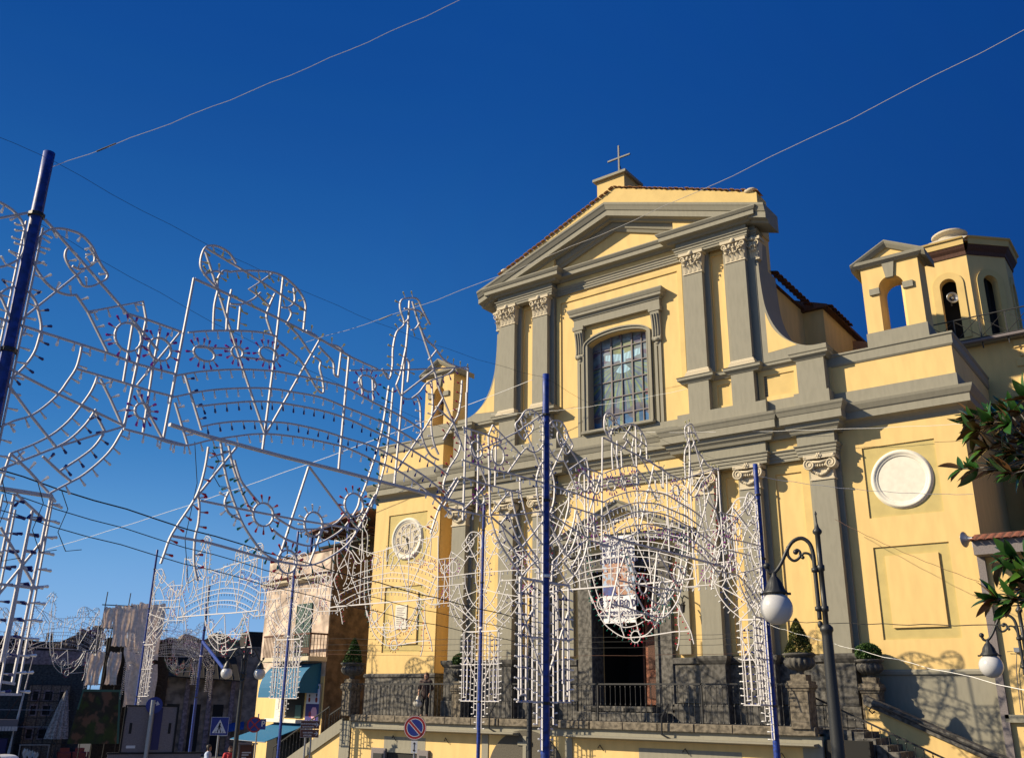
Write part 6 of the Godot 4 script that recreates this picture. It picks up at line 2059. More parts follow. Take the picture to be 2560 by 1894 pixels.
func globe_head(o: Node3D, at: Vector3, s: float) -> void:  # at: where the cap hangs
	var b := B.new()
	b.smooth()
	b.lathe([Vector2(0.0, 0.0), Vector2(0.03, -0.01), Vector2(0.035, -0.05), Vector2(0.06, -0.08), Vector2(0.1, -0.15), Vector2(0.12, -0.22), Vector2(0.16, -0.26), Vector2(0.165, -0.28), Vector2(0.13, -0.29)], 32, Transform3D(Basis.from_scale(Vector3.ONE * s), at), 12, 0.12, -0.24, -0.06)
	var c := part(b, "lamp_cap", M.lamp_iron, o)
	b = B.new()
	b.box(-0.2, -0.15, -0.3, -0.27, -0.02, 0.02, Transform3D(Basis.from_scale(Vector3.ONE * s), at))
	b.box(0.15, 0.2, -0.3, -0.27, -0.02, 0.02, Transform3D(Basis.from_scale(Vector3.ONE * s), at))
	part(b, "lug", M.lamp_iron, c)
	b = B.new()
	b.smooth()
	b.ball(at + Vector3(0, -0.47, 0) * s, Vector3.ONE * 0.212 * s, 32, 20)
	part(b, "globe", M.globe, o)


func curve3(a: Array) -> PackedVector3Array:
	var out := PackedVector3Array()
	for p in spline(pts2(a), 5):
		out.append(Vector3(p.x, p.y, 0))
	return out


func lamp_post(o: Node3D, both: bool, drop: float) -> void:  # the globe hangs left; y counts from the eye level of the first lamp
	var I: Material = M.lamp_iron
	var b := B.new()
	b.smooth()
	b.lathe([Vector2(0.11, -4.2), Vector2(0.11, -3.2), Vector2(0.09, -3.1), Vector2(0.085, 1.0), Vector2(0.066, 2.45), Vector2(0.07, 2.5), Vector2(0.085, 2.52), Vector2(0.085, 2.56), Vector2(0.05, 2.6)], 16)
	b.lathe([Vector2(0.036, 2.55), Vector2(0.036, 2.76), Vector2(0.052, 2.77), Vector2(0.052, 2.83), Vector2(0.036, 2.84), Vector2(0.034, 3.28), Vector2(0.05, 3.29), Vector2(0.05, 3.36), Vector2(0.034, 3.37), Vector2(0.034, 3.76), Vector2(0.06, 3.79), Vector2(0.06, 3.82), Vector2(0.03, 3.86), Vector2(0.014, 3.92), Vector2(0.01, 4.02), Vector2(0.018, 4.05), Vector2(0.0, 4.09)], 12)
	part(b, "post", I, o)
	for s in ([-1.0, 1.0] if both else [-1.0]):
		var arm := B.new()
		arm.smooth()
		var q := PackedVector3Array()
		for p in curve3([0.072, 2.66, 0.072, 2.9, 0.075, 3.3, 0.078, 3.5, 0.107, 3.64, 0.18, 3.717, 0.261, 3.72, 0.347, 3.665, 0.421, 3.55, 0.498, 3.4, 0.588, 3.288, 0.66, 3.285, 0.689, 3.345]):
			q.append(Vector3(p.x * s, p.y, 0))
		arm.tube(q, 0.03, 8, 0.024)
		arm.ball(Vector3(0.69 * s, 3.37, 0), Vector3.ONE * 0.045, 10, 8)
		arm.ball(Vector3(0.072 * s, 2.6, 0), Vector3(0.035, 0.05, 0.035), 10, 8)
		for y in [2.8, 3.3]:
			arm.lathe([Vector2(0.032, y - 0.03), Vector2(0.048, y - 0.025), Vector2(0.048, y + 0.025), Vector2(0.032, y + 0.03)], 10, Transform3D(Basis(), Vector3(0.072 * s, 0, 0)))
			arm.box(minf(0, 0.07 * s), maxf(0, 0.07 * s), y - 0.02, y + 0.02, -0.015, 0.015)
		part(arm, "arm", I, o)
		var c := B.new()
		c.smooth()
		for l in [[0.395, 3.62, 0.401, 3.5, 0.334, 3.43, 0.258, 3.469, 0.244, 3.543, 0.285, 3.575, 0.31, 3.54], [0.078, 3.4, 0.1, 3.46, 0.134, 3.515, 0.197, 3.525, 0.224, 3.493]]:
			var w := PackedVector3Array()
			for p in curve3(l):
				w.append(Vector3(p.x * s, p.y, 0))
			c.tube(w, 0.022, 6, 0.016)
		c.ball(Vector3(0.3 * s, 3.545, 0), Vector3.ONE * 0.036, 8, 6)
		c.ball(Vector3(0.215 * s, 3.47, 0), Vector3.ONE * 0.026, 8, 6)
		part(c, "scroll", I, o)
		globe_head(o, Vector3(0.605 * s, 3.285, 0), 1.0)
	o.position.y += drop


func lamps() -> void:
	var group := "iron street lamps with white globes"
	var a := thing("street_lamp", "big dark iron street lamp with one hanging white globe, before the right pilaster", "street lamp", Vector3(-4.19, 0, 17.69), deg_to_rad(18.8), group)
	lamp_post(a, false, 0.0)
	var c := thing("street_lamp", "smaller looking street lamp with one globe at the right edge, under the magnolia", "street lamp", Vector3(-3.1, 0, 10.2), deg_to_rad(9.1), group)
	lamp_post(c, false, -0.47)
	var d := thing("street_lamp", "double armed street lamp with two white globes before the pink house", "street lamp", Vector3(-30.18, 0, 6.91), deg_to_rad(52.6), group)
	lamp_post(d, true, -0.35)
	var e := thing("street_lamp", "street lamp whose small globe shows just right of the middle blue pole", "street lamp", Vector3(-18.9, 0, 4.3), deg_to_rad(214.0), group)
	lamp_post(e, false, 1.35)
	e.position = Vector3(-19.1, 1.55, 3.7)


func signs() -> void:
	var red := mat("sign_red", [0.3, 0.015, 0.015], 0.4)
	var blue := mat("sign_blue", [0.01, 0.025, 0.2], 0.4)
	var white := mat("sign_white", [0.6, 0.6, 0.6], 0.4)
	var brown := mat("sign_brown", [0.1, 0.03, 0.015], 0.45)
	# no parking
	var n := thing("no_parking_sign", "round red and blue no parking sign before the terrace wall", "road sign", Vector3(-17.6, 0, 10.88), deg_to_rad(30))
	var b := B.new()
	b.tube(PackedVector3Array([Vector3(0, -3.4, -0.05), Vector3(0, 1.1, -0.05)]), 0.03, 10)
	part(b, "post", M.steel, n)
	var disc := Transform3D(Basis(Vector3(1, 0, 0), Vector3(0, 0, 1), Vector3(0, -1, 0)), Vector3(0, 0.92, 0))
	b = B.new()
	b.lathe([Vector2(0, -0.012), Vector2(0.3, -0.012), Vector2(0.3, 0.0), Vector2(0.0, 0.0)], 40, disc)
	part(b, "plate", red, n)
	for r in [[0.292, 0.28], [0.222, 0.208]]:
		b = B.new()
		b.lathe([Vector2(r[1], 0.003), Vector2(r[0], 0.003)], 40, disc)
		part(b, "white_ring", white, n)
	b = B.new()
	b.lathe([Vector2(0, 0.002), Vector2(0.21, 0.002)], 40, disc)
	part(b, "blue_field", blue, n)
	b = B.new()
	b.ribbon([Vector2(-0.15, 1.07), Vector2(0.15, 0.77)], 0.085, 0.002, 0.005)
	part(b, "white_edge", white, n)
	b = B.new()
	b.ribbon([Vector2(-0.153, 1.073), Vector2(0.153, 0.767)], 0.055, 0.002, 0.008)
	part(b, "red_bar", red, n)
	slab("small_plate", white, n, -0.085, 0.085, 0.3, 0.6, -0.01, 0.0)
	b = B.new()
	b.ribbon([Vector2(0, 0.36), Vector2(0, 0.54)], 0.02, 0.002, 0.003)
	for s in [-1.0, 1.0]:
		b.tri(Vector3(-0.04, 0.45 + s * 0.07, 0.004), Vector3(0, 0.45 + s * 0.12, 0.004), Vector3(0.04, 0.45 + s * 0.07, 0.004))
	part(b, "double_arrow", M.dark, n)
	# pedestrian crossing
	var p := thing("crossing_sign", "blue square pedestrian crossing sign with a white triangle", "road sign", Vector3(-24.1, 0, 12.2), deg_to_rad(53.7))
	b = B.new()
	b.tube(PackedVector3Array([Vector3(0, -3.6, -0.05), Vector3(0, 1.0, -0.05)]), 0.03, 8)
	part(b, "post", M.steel, p)
	slab("plate", white, p, -0.25, 0.25, 0.56, 1.06, -0.012, 0.0)
	slab("blue_field", blue, p, -0.24, 0.24, 0.57, 1.05, -0.006, 0.003)
	b = B.new()
	b.prism(poly([-0.2, 0.62, 0.2, 0.62, 0, 0.99]), 0.0, 0.006)
	part(b, "white_triangle", white, p)
	b = B.new()
	b.ball(Vector3(0.005, 0.88, 0.008), Vector3(0.022, 0.022, 0.003), 8, 6)
	b.ribbon([Vector2(0, 0.86), Vector2(-0.005, 0.76)], 0.045, 0.003, 0.009)
	b.ribbon([Vector2(0, 0.77), Vector2(0.05, 0.64)], 0.022, 0.003, 0.009)
	b.ribbon([Vector2(-0.01, 0.77), Vector2(-0.055, 0.65)], 0.022, 0.003, 0.009)
	b.ribbon([Vector2(0, 0.84), Vector2(0.055, 0.76)], 0.016, 0.003, 0.009)
	b.ribbon([Vector2(0, 0.84), Vector2(-0.05, 0.77)], 0.016, 0.003, 0.009)
	part(b, "walking_figure", M.dark, p)
	b = B.new()
	for i in 4:
		b.ribbon([Vector2(-0.12 + i * 0.075, 0.635), Vector2(-0.1 + i * 0.07, 0.665)], 0.02, 0.002, 0.007)
	part(b, "stripes", M.dark, p)
	# brown direction signs
	var w := thing("direction_signs", "two brown direction signs with white arrows before the left stair", "road sign", Vector3(-24.75, 0, 8.18), deg_to_rad(46))
	for x in [-0.12, 0.06]:
		b = B.new()
		b.tube(PackedVector3Array([Vector3(x, -3.6, -0.05), Vector3(x, 0.95, -0.05)]), 0.03, 8)
		part(b, "post", M.steel, w)
	for k in 2:
		var y0 := 0.67 - k * 0.27
		var pl := slab("sign_plate", white, w, -0.3, 0.3, y0, y0 + 0.25, -0.012, 0.0)
		slab("brown_field", brown, pl, -0.295, 0.295, y0 + 0.008, y0 + 0.242, -0.006, 0.003)
		var lines: Array = [["Villa dei Marchesi Cappelli", "ingresso dal giardino"], ["centro storico", "di POLLENA"]][k]
		for i in 2:
			glow_free_text(lines[i], 0.062 if k == 0 else 0.075, white, pl, "lettering", Transform3D(Basis.from_scale(Vector3(0.62, 1, 1)), Vector3(-0.06, y0 + 0.155 - i * 0.09, 0.006)), 0.002)
		b = B.new()
		b.ribbon([Vector2(0.14, y0 + 0.125), Vector2(0.27, y0 + 0.125)], 0.02, 0.002, 0.006)
		b.ribbon([Vector2(0.2, y0 + 0.19), Vector2(0.265, y0 + 0.125), Vector2(0.2, y0 + 0.06)], 0.022, 0.002, 0.0065)
		part(b, "arrow", white, pl)
	# back of a poster frame, with a round sign behind it
	var T := Vector3(-22.05, 0, 18.22)
	var f := thing("poster_frame", "grey back of a poster frame on a steel post by the road", "billboard", T, deg_to_rad(61.9))
	b = B.new()
	b.hexa([Vector3(1.46, 0.36, -0.03), Vector3(2.62, 0.33, -0.03), Vector3(2.66, 1.36, -0.03), Vector3(1.5, 1.39, -0.03), Vector3(1.46, 0.36, 0), Vector3(2.62, 0.33, 0), Vector3(2.66, 1.36, 0), Vector3(1.5, 1.39, 0)])
	part(b, "panel", M.pvc_grey, f)
	for e in [[1.44, 1.48], [2.62, 2.66]]:
		slab("edge", M.dark, f, e[0], e[1], 0.34, 1.4, -0.04, 0.02)
	slab("edge", M.dark, f, 1.48, 2.62, 1.37, 1.4, -0.04, 0.02)
	slab("foot_board", M.pvc_grey, f, 1.2, 3.3, -0.3, 0.32, -0.03, 0.0)
	slab("foot_board_edge", M.dark, f, 1.18, 3.35, 0.31, 0.35, -0.04, 0.02)
	for x in [1.62, 2.5]:
		slab("handle_slot", M.dark, f, x - 0.03, x + 0.03, 0.76, 1.0, 0.0, 0.008)
	slab("notice", white, f, 1.58, 1.78, 0.44, 0.5, 0.0, 0.004)
	b = B.new()
	b.tube(PackedVector3Array([Vector3(2.02, -3.6, 0.12), Vector3(2.04, 1.52, 0.12)]), 0.05, 10)
	part(b, "post", M.steel, f)
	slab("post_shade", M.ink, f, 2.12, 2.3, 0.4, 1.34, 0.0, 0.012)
	var r := thing("turn_sign", "blue round arrow sign seen above the poster frame", "road sign", T, deg_to_rad(61.9))
	b = B.new()
	b.lathe([Vector2(0, -0.012), Vector2(0.19, -0.012), Vector2(0.19, 0), Vector2(0, 0)], 32, Transform3D(Basis(Vector3(1, 0, 0), Vector3(0, 0, 1), Vector3(0, -1, 0)), Vector3(2.08, 1.4, 0.05)))
	part(b, "plate", blue, r)
	b = B.new()
	b.ribbon([Vector2(2.0, 1.36), Vector2(2.06, 1.45), Vector2(2.16, 1.45)], 0.03, 0.003, 0.055)
	b.tri(Vector3(2.14, 1.5, 0.057), Vector3(2.2, 1.42, 0.057), Vector3(2.12, 1.39, 0.057))
	part(b, "arrow", white, r)
	var q := thing("parking_signs", "round no stopping sign and blue P sign on one post by the pink house", "road sign", Vector3(-32.1, 0, 4.47), deg_to_rad(51.5))
	b = B.new()
	b.tube(PackedVector3Array([Vector3(0.0, -3.6, -0.05), Vector3(0.0, 1.0, -0.05)]), 0.03, 8)
	part(b, "post", M.steel, q)
	b = B.new()
	b.lathe([Vector2(0, -0.012), Vector2(0.3, -0.012), Vector2(0.3, 0), Vector2(0, 0)], 32, Transform3D(Basis(Vector3(1, 0, 0), Vector3(0, 0, 1), Vector3(0, -1, 0)), Vector3(-0.12, 0.58, 0)))
	part(b, "round_plate", red, q)
	b = B.new()
	b.lathe([Vector2(0, 0.003), Vector2(0.24, 0.003)], 32, Transform3D(Basis(Vector3(1, 0, 0), Vector3(0, 0, 1), Vector3(0, -1, 0)), Vector3(-0.12, 0.58, 0)))
	part(b, "blue_field", blue, q)
	b = B.new()
	for d in [1.0, -1.0]:
		b.ribbon([Vector2(-0.29, 0.58 + 0.17 * d), Vector2(0.05, 0.58 - 0.17 * d)], 0.05, 0.003, 0.006 + 0.001 * d)
	part(b, "red_cross", red, q)
	slab("square_plate", blue, q, 0.1, 0.32, 0.4, 0.8, -0.012, 0.006)
	glow_free_text("P", 0.3, white, q, "lettering", Transform3D(Basis(), Vector3(0.21, 0.62, 0.012)), 0.003)
	var inf := thing("information_board", "brown framed information board with a small roof by the pink house", "notice board", Vector3(-39.69, 0, 8.8), deg_to_rad(61.9))
	slab("board", brown, inf, 7.55, 8.2, -1.4, -0.38, -0.03, 0.0)
	slab("roof", M.pvc_grey, inf, 7.45, 8.32, -0.36, -0.3, -0.12, 0.1)
	for x in [7.55, 8.17]:
		slab("post", M.pvc_grey, inf, x - 0.03, x + 0.03, -3.4, -0.36, -0.06, 0.03)
	for i in 3:
		slab("printed_lines", white, inf, 7.68, 8.08 - 0.1 * i, -0.72 - i * 0.1, -0.67 - i * 0.1, 0.0, 0.004)
	# the banner over the portal
	var bn := thing("portal_banner", "tall printed cloth banner with blue words hung before the portal", "banner")
	b = B.new()
	var cols := 10
	var rows := 30
	for i in cols:
		for j in rows:
			var v := []
			for e in [[i, j], [i, j + 1], [i + 1, j + 1], [i + 1, j]]:
				var u: float = e[0] / float(cols)
				var t: float = e[1] / float(rows)
				v.append(Vector3(lerpf(-18.07, -16.71, u), lerpf(4.3, 7.4, t), 0.6 + 0.02 * sin(u * 7.0 + t * 3.0)))
			b.quad(v[0], v[1], v[2], v[3])
	part(b, "cloth", M.paper, bn)
	var im := Image.create(96, 76, false, Image.FORMAT_RGB8)
	var fn := FastNoiseLite.new()
	fn.seed = 3
	fn.frequency = 0.05
	for y in 76:
		for x in 96:
			var e := fn.get_noise_2d(x, y)
			var g := fn.get_noise_2d(x * 2.0 + 200.0, y * 2.0)
			var cc := Color(0.62, 0.7, 0.8).lerp(Color(0.66, 0.5, 0.4), smoothstep(-0.2, 0.1, e + 0.25 - absf(x - 48) / 130.0))
			cc = cc.lerp(Color(0.55, 0.22, 0.18), smoothstep(0.2, 0.5, g) * 0.6)
			if y > 55 and x < 40: cc = cc.lerp(Color(0.1, 0.18, 0.5), 0.7)
			im.set_pixel(x, y, cc)
	picture(bn, "painting_print", im, -18.05, -16.73, 5.28, 6.42, 0.63)
	for l in [["BENCHÉ", 7.16, 0.34], ["L'ABITO", 6.85, 0.34], ["LOGORATO", 6.53, 0.34], ["È TEMPO DI", 4.98, 0.34], ["MISERICORDIA", 4.6, 0.3]]:
		glow_free_text(l[0], l[2] * 1.05, M.ink, bn, "lettering", Transform3D(Basis.from_scale(Vector3(0.72 if l[0].length() > 10 else (0.82 if l[0].length() > 7 else 1.0), 1, 1)), Vector3(-17.39, l[1], 0.635)), 0.006)
	for x in [-18.05, -16.75]:
		b = B.new()
		b.tube(PackedVector3Array([Vector3(x, 7.4, 0.6), Vector3(x, 7.8, 0.35)]), 0.008, 4)
		part(b, "cord", M.cable_white, bn)


func leaf_mesh(seed_: int, l: float, w: float) -> ArrayMesh:
	var st := SurfaceTool.new()
	st.begin(Mesh.PRIMITIVE_TRIANGLES)
	st.set_smooth_group(1)
	var r := RandomNumberGenerator.new()
	r.seed = seed_
	var bend := r.randf_range(0.05, 0.3)
	var fold := r.randf_range(0.15, 0.4)
	var top := Color(0.016, 0.06, 0.014).lerp(Color(0.05, 0.115, 0.02), r.randf())
	var low := Color(0.16, 0.06, 0.022).lerp(Color(0.09, 0.06, 0.025), r.randf())
	for side in [0, 1]:
		st.set_smooth_group(1 + side)
		var n := 7
		for i in n:
			for s in [-1.0, 1.0]:
				var q := []
				for k in [i, i + 1]:
					var t := float(k) / n
					var hw := w * pow(sin(PI * pow(t, 0.8)), 0.8) * 0.5
					var y: float = -bend * t * t * l - side * 0.0025
					q.append(Vector3(0, y, t * l))
					q.append(Vector3(s * hw, y + hw * fold, t * l))
				st.set_color(top if side == 0 else low)
				var order := [0, 1, 3, 0, 3, 2]
				if (s > 0) == (side == 0):
					order = [0, 3, 1, 0, 2, 3]
				for k in order:
					st.add_vertex(q[k])
	st.generate_normals()
	return st.commit()


func magnolia() -> void:
	var t := thing("magnolia_tree", "magnolia tree reaching in from the right edge, glossy leaves with rusty undersides", "tree")
	var m := StandardMaterial3D.new()
	m.vertex_color_use_as_albedo = true
	m.roughness = 0.22
	m.resource_name = "magnolia_leaf"
	var kinds := []
	for i in 6:
		kinds.append(leaf_mesh(40 + i, 1.0, 0.38))
	var b := B.new()
	b.smooth()
	b.tube(PackedVector3Array([Vector3(0.9, -2.4, 23.0), Vector3(0.85, 0.5, 23.0), Vector3(0.7, 2.0, 23.1), Vector3(0.6, 4.5, 23.0)]), 0.16, 10, 0.07)
	part(b, "trunk", M.stone_light, t)
	var upper := [Vector3(-1.29, 3.17, 23.12), Vector3(-1.17, 3.52, 23.1), Vector3(-1.13, 3.4, 23.2), Vector3(-1.06, 3.55, 23.0), Vector3(-1.05, 3.45, 23.15), Vector3(-0.97, 3.57, 23.0), Vector3(-0.94, 3.42, 23.2), Vector3(-0.89, 3.54, 23.0), Vector3(-1.11, 3.29, 23.1), Vector3(-1.02, 3.35, 22.95), Vector3(-0.95, 3.24, 23.1), Vector3(-1.09, 3.16, 23.0), Vector3(-1.0, 3.1, 23.1), Vector3(-0.92, 3.15, 22.95), Vector3(-1.2, 3.15, 23.1), Vector3(-0.85, 3.33, 23.1), Vector3(-0.84, 3.45, 22.95), Vector3(-0.82, 3.2, 23.1), Vector3(-0.8, 3.6, 23.1)]
	var lower := [Vector3(-1.13, 2.5, 23.1), Vector3(-1.06, 2.55, 23.08), Vector3(-1.02, 2.44, 23.1), Vector3(-0.95, 2.52, 23.0), Vector3(-0.95, 2.4, 23.1), Vector3(-1.2, 2.28, 23.11), Vector3(-1.14, 2.24, 23.05), Vector3(-1.08, 2.27, 23.1), Vector3(-1.02, 2.35, 23.0), Vector3(-0.97, 2.27, 23.1), Vector3(-0.93, 2.2, 23.0)]
	for set_ in [[upper, Vector3(0.66, 3.0, 23.05), Vector3(-0.72, 3.22, 23.05)], [lower, Vector3(0.72, 1.9, 23.05), Vector3(-0.8, 2.32, 23.06)]]:
		b = B.new()
		b.smooth()
		b.tube(PackedVector3Array([set_[1], set_[1].lerp(set_[2], 0.5) + Vector3(0, -0.08, 0.02), set_[2]]), 0.04, 7, 0.014)
		for p in set_[0]:
			b.tube(PackedVector3Array([set_[2], set_[2].lerp(p, 0.6) + Vector3(0, -0.03, 0.01), p]), 0.008, 5, 0.004)
		part(b, "branch", M.stone_light, t)
		for i in set_[0].size():
			var p: Vector3 = set_[0][i]
			var out := (p - Vector3(-0.6, p.y - 0.1, 23.05)).normalized()
			var n := 12 if i else 4
			for k in n:
				var a := TAU * (k + rng.randf() * 0.7) / n
				var side := out.cross(Vector3.UP).normalized()
				var up := side.cross(out)
				var d := (out * rng.randf_range(0.2, 1.1) + (side * cos(a) + up * sin(a)) * rng.randf_range(0.5, 1.0) + Vector3(0, rng.randf_range(-0.1, 0.35), 0)).normalized()
				var x := d.cross(Vector3(rng.randf_range(-0.5, 0.5), 1, rng.randf_range(-0.5, 0.5))).normalized()
				var y := d.cross(x) * -1.0
				if y.dot(Vector3(0.12, 0.25, 0.9)) < 0 and rng.randf() < 0.6:
					y = -y
					x = -x
				var s := rng.randf_range(0.1, 0.2)
				put(kinds[(i + k) % 6], "leaf", m, t, Transform3D(Basis(x * s, y * s, d * s), p - d * 0.01))


func nets(bones: Array, cell: float, k: float) -> ArrayMesh:
	var lo := Vector3.ONE * 1e9
	var hi := -lo
	for b in bones:
		var r: float = maxf(b[2], b[3]) + k + cell * 2.0
		for p in [b[0], b[1]]:
			lo = lo.min(p - Vector3.ONE * r)
			hi = hi.max(p + Vector3.ONE * r)
	var n := Vector3i(((hi - lo) / cell).ceil()) + Vector3i.ONE
	var f := PackedFloat32Array()
	f.resize(n.x * n.y * n.z)
	f.fill(1.0)
	for b in bones:
		var a: Vector3 = b[0]
		var d: Vector3 = b[1] - a
		var dd := maxf(d.length_squared(), 1e-9)
		var r: float = maxf(b[2], b[3]) + k + cell * 1.5
		var p0 := Vector3i(((a.min(b[1]) - Vector3.ONE * r - lo) / cell).floor()).max(Vector3i.ZERO)
		var p1 := Vector3i(((a.max(b[1]) + Vector3.ONE * r - lo) / cell).ceil()).min(n - Vector3i.ONE)
		for z in range(p0.z, p1.z + 1):
			for y in range(p0.y, p1.y + 1):
				for x in range(p0.x, p1.x + 1):
					var p := lo + Vector3(x, y, z) * cell - a
					var t := clampf(p.dot(d) / dd, 0.0, 1.0)
					var v := (p - d * t).length() - lerpf(b[2], b[3], t)
					var i := (z * n.y + y) * n.x + x
					var h := maxf(k - absf(f[i] - v), 0.0) / k
					f[i] = minf(f[i], v) - h * h * k * 0.25
	var vert := {}
	var pos := PackedVector3Array()
	var sy := n.x
	var sz := n.x * n.y
	var corners := [0, 1, sy, sy + 1, sz, sz + 1, sz + sy, sz + sy + 1]
	var off := [Vector3(0, 0, 0), Vector3(1, 0, 0), Vector3(0, 1, 0), Vector3(1, 1, 0), Vector3(0, 0, 1), Vector3(1, 0, 1), Vector3(0, 1, 1), Vector3(1, 1, 1)]
	var edges := [[0, 1], [2, 3], [4, 5], [6, 7], [0, 2], [1, 3], [4, 6], [5, 7], [0, 4], [1, 5], [2, 6], [3, 7]]
	for z in n.z - 1:
		for y in n.y - 1:
			for x in n.x - 1:
				var i := z * sz + y * sy + x
				var inside := 0
				for c in corners:
					if f[i + c] < 0: inside += 1
				if inside == 0 or inside == 8: continue
				var s := Vector3.ZERO
				var m := 0
				for e in edges:
					var fa := f[i + corners[e[0]]]
					var fb := f[i + corners[e[1]]]
					if (fa < 0) != (fb < 0):
						s += off[e[0]].lerp(off[e[1]], fa / (fa - fb))
						m += 1
				vert[i] = pos.size()
				pos.append(lo + (Vector3(x, y, z) + s / m) * cell)
	var st := SurfaceTool.new()
	st.begin(Mesh.PRIMITIVE_TRIANGLES)
	st.set_smooth_group(1)
	for p in pos:
		st.add_vertex(p)
	for z in range(1, n.z - 1):
		for y in range(1, n.y - 1):
			for x in range(1, n.x - 1):
				var i := z * sz + y * sy + x
				for ax in [[1, sy, sz], [sy, sz, 1], [sz, 1, sy]]:
					var fa := f[i]
					var fb := f[i + ax[0]]
					if (fa < 0) == (fb < 0): continue
					var q := [vert[i - ax[1] - ax[2]], vert[i - ax[2]], vert[i], vert[i - ax[1]]]
					if fa < 0: q.reverse()
					for k2 in [0, 1, 2, 0, 2, 3]:
						st.add_index(q[k2])
	st.generate_normals()
	return st.commit()


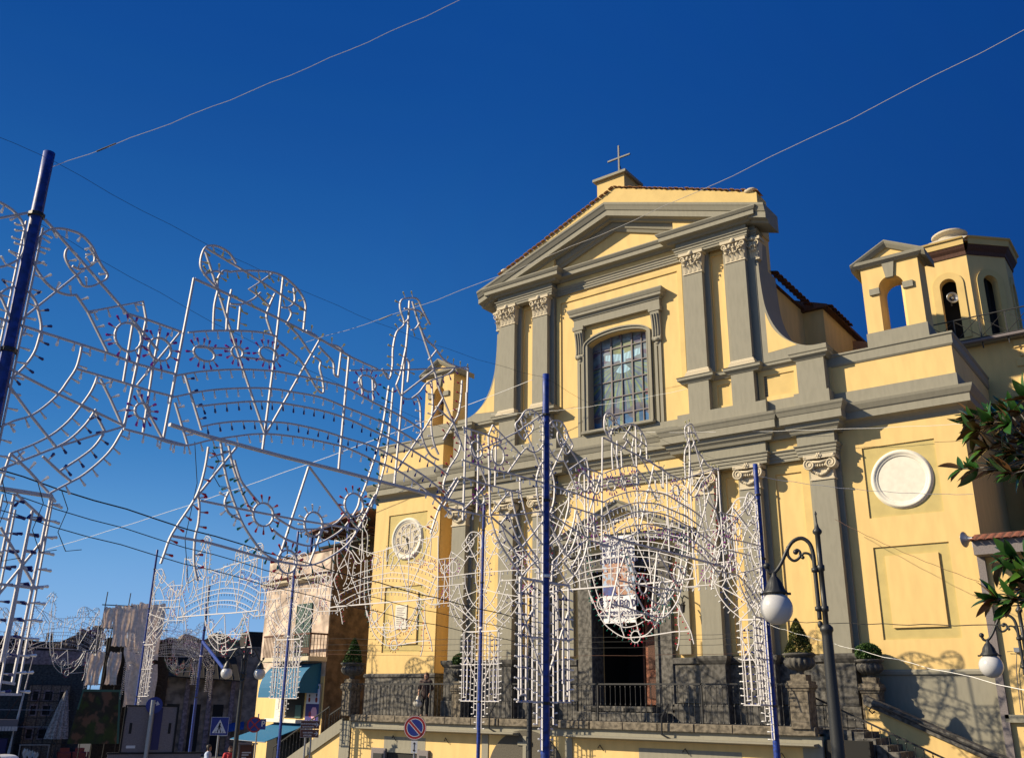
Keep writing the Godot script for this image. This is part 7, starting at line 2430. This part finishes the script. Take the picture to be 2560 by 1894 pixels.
func person(label: String, at: Vector3, turn: float, h: float, top: Material, legs: Material, hair: Material, shoe: Material, pose := 0) -> Node3D:
	var o := thing("person", label, "person", at, turn)
	var s := h / 1.7
	var V := func(x: float, y: float, z: float) -> Vector3: return Vector3(x, y, z) * s
	var neck: Vector3 = V.call(0.0, 1.42, -0.01)
	var head: Vector3 = V.call(0.02, 1.58, 0.03)
	var hip := [V.call(-0.09, 0.9, 0), V.call(0.09, 0.9, 0)]
	var knee := [V.call(-0.12, 0.5, 0.04), V.call(0.1, 0.5, 0.03)]
	var ank := [V.call(-0.15, 0.09, -0.02), V.call(0.1, 0.09, 0.0)]
	var sh := [V.call(-0.18, 1.36, 0), V.call(0.18, 1.36, 0)]
	var el := [V.call(-0.27, 1.1, 0.03), V.call(0.27, 1.1, -0.04)]
	var wr := [V.call(-0.2, 0.93, 0.2), V.call(0.24, 0.9, 0.1)]
	if pose == 1:  # strides along
		knee = [V.call(-0.1, 0.5, 0.16), V.call(0.1, 0.5, -0.05)]
		ank = [V.call(-0.1, 0.09, 0.2), V.call(0.1, 0.12, -0.3)]
		wr = [V.call(-0.28, 0.88, -0.12), V.call(0.28, 0.9, 0.22)]
	var torso := [[V.call(0, 0.92, 0), V.call(0, 1.1, 0.01), 0.145 * s, 0.125 * s], [V.call(0, 1.1, 0.01), V.call(0, 1.3, 0.0), 0.125 * s, 0.135 * s], [sh[0], sh[1], 0.07 * s, 0.07 * s]]
	var body := torso.duplicate()
	body.append([neck, head - Vector3(0, 0.06, 0.02) * s, 0.055 * s, 0.05 * s])
	var cover := torso.duplicate()
	var low := [[hip[0], hip[1], 0.125 * s, 0.125 * s]]
	for i in 2:
		body.append([hip[i], knee[i], 0.085 * s, 0.055 * s])
		body.append([knee[i], ank[i], 0.055 * s, 0.036 * s])
		body.append([ank[i], ank[i] + V.call(0.0, -0.06, 0.14), 0.036 * s, 0.03 * s])
		body.append([sh[i], el[i], 0.05 * s, 0.04 * s])
		body.append([el[i], wr[i], 0.04 * s, 0.028 * s])
		low.append([hip[i], knee[i], 0.1 * s, 0.075 * s])
		low.append([knee[i], ank[i], 0.075 * s, 0.055 * s])
		cover.append([sh[i], el[i], 0.07 * s, 0.06 * s])
	put(nets(body, 0.022, 0.04), "body", M.skin, o)
	for b in cover:
		b[2] += 0.018
		b[3] += 0.018
	cover.append([V.call(0, 0.84, 0), V.call(0, 0.95, 0), 0.165 * s, 0.16 * s])
	put(nets(cover, 0.022, 0.05), "blouse", top, o)
	put(nets(low, 0.022, 0.04), "trousers", legs, o)
	var hd := [[head + V.call(0, 0.03, -0.01), head + V.call(0, -0.05, 0.015), 0.088 * s, 0.07 * s], [head + V.call(0, -0.03, 0.085), head + V.call(0, -0.01, 0.075), 0.016 * s, 0.012 * s], [head + V.call(-0.03, -0.085, 0.05), head + V.call(0.03, -0.085, 0.05), 0.03 * s, 0.03 * s], [head + V.call(-0.085, -0.01, 0), head + V.call(-0.085, -0.04, 0), 0.016 * s, 0.014 * s], [head + V.call(0.085, -0.01, 0), head + V.call(0.085, -0.04, 0), 0.016 * s, 0.014 * s]]
	var hm := put(nets(hd, 0.011, 0.02), "head", M.skin, o)
	var b := B.new()
	for e in [-1.0, 1.0]:
		b.ball(head + V.call(0.032 * e, 0.0, 0.078), Vector3(0.013, 0.008, 0.008) * s, 8, 6)
	part(b, "eye", M.dark, hm)
	b = B.new()
	b.ball(head + V.call(0, -0.065, 0.078), Vector3(0.024, 0.008, 0.008) * s, 8, 6)
	part(b, "mouth", M.rust, hm)
	put(nets([[head + V.call(0, 0.06, -0.02), head + V.call(0, 0.05, -0.04), 0.092 * s, 0.1 * s], [head + V.call(-0.07, 0.02, -0.03), head + V.call(-0.075, -0.07, -0.03), 0.045 * s, 0.04 * s], [head + V.call(0.07, 0.02, -0.03), head + V.call(0.075, -0.07, -0.03), 0.045 * s, 0.04 * s]], 0.016, 0.03), "hair", hair, o)
	for i in 2:
		put(nets([[ank[i] + V.call(0, -0.05, -0.03), ank[i] + V.call(0, -0.06, 0.14), 0.045 * s, 0.038 * s]], 0.018, 0.02), "shoe", shoe, o)
		var fingers := []
		var w: Vector3 = wr[i]
		var d: Vector3 = (wr[i] - el[i]).normalized()
		fingers.append([w, w + d * 0.07 * s, 0.026 * s, 0.03 * s])
		for k in 4:
			var x := Vector3(0.0, 0, 0.018 * (k - 1.5)) * s
			var l := [0.06, 0.075, 0.07, 0.055][k] as float
			fingers.append([w + d * 0.08 * s + x, w + d * (0.08 + l * 0.6) * s + x + Vector3(0.012, -0.01, 0) * s, 0.009, 0.009])
			fingers.append([w + d * (0.08 + l * 0.6) * s + x + Vector3(0.012, -0.01, 0) * s, w + d * (0.08 + l) * s + x + Vector3(0.03, -0.02, 0) * s, 0.009, 0.008])
		fingers.append([w + d * 0.02 * s + Vector3(0, 0, 0.025) * s, w + d * 0.07 * s + Vector3(0.02, 0, 0.05) * s, 0.011, 0.009])
		put(nets(fingers, 0.008, 0.008), "hand", M.skin, o)
	return o


func people() -> void:
	mat("skin", [0.42, 0.22, 0.14], 0.6)
	mat("skin_sun", [0.42, 0.22, 0.14], 0.6)
	var blouse := mat("blouse", [0.08, 0.045, 0.04], 0.8, "blotch", 5.0)
	var trousers := mat("trousers", [0.012, 0.012, 0.014], 0.8)
	var auburn := mat("auburn_hair", [0.07, 0.022, 0.012], 0.6)
	var dark_hair := mat("dark_hair", [0.015, 0.011, 0.01], 0.6)
	var red_shoe := mat("red_shoe", [0.25, 0.03, 0.02], 0.6)
	var sky_shirt := mat("pale_shirt", [0.4, 0.48, 0.65], 0.8)
	var red_top := mat("red_top", [0.5, 0.03, 0.04], 0.8)
	var w := person("standing woman with auburn hair, dark blouse and trousers behind the terrace railing", Vector3(-25.35, 0.98, 1.95), 0.25, 1.62, blouse, trousers, auburn, red_shoe)
	var bag := thing("carrier_bag", "white plastic carrier bag hanging from the standing woman's hand", "bag", w.position)
	bag.rotation.y = 0.25
	put(nets([[Vector3(-0.2, 0.74, 0.22), Vector3(-0.21, 0.5, 0.21), 0.05, 0.13], [Vector3(-0.24, 0.5, 0.22), Vector3(-0.16, 0.46, 0.2), 0.13, 0.12]], 0.02, 0.05), "sack", M.white_plaster, bag)
	var b := B.new()
	b.tube(PackedVector3Array([Vector3(-0.23, 0.7, 0.22), Vector3(-0.19, 0.82, 0.22), Vector3(-0.16, 0.7, 0.22)]), 0.012, 5)
	part(b, "handle", M.white_plaster, bag)
	person("man in a pale blue shirt walking behind the crossing sign post", Vector3(-36.75, -2.1, 3.3), 2.4, 1.72, sky_shirt, trousers, dark_hair, trousers, 1)
	person("woman in a red top walking beside the information board", Vector3(-36.3, -2.1, 2.5), 0.9, 1.65, red_top, trousers, auburn, trousers, 1)
	person("person in dark clothes at the scaffold foot, lower left", Vector3(-53.6, -3.2, 5.4), 0.7, 1.75, trousers, trousers, dark_hair, trousers, 1)
	person("person in a pale top at the scaffold foot, lower left", Vector3(-53.2, -3.2, 4.4), 1.2, 1.7, M.white_plaster, trousers, dark_hair, trousers)
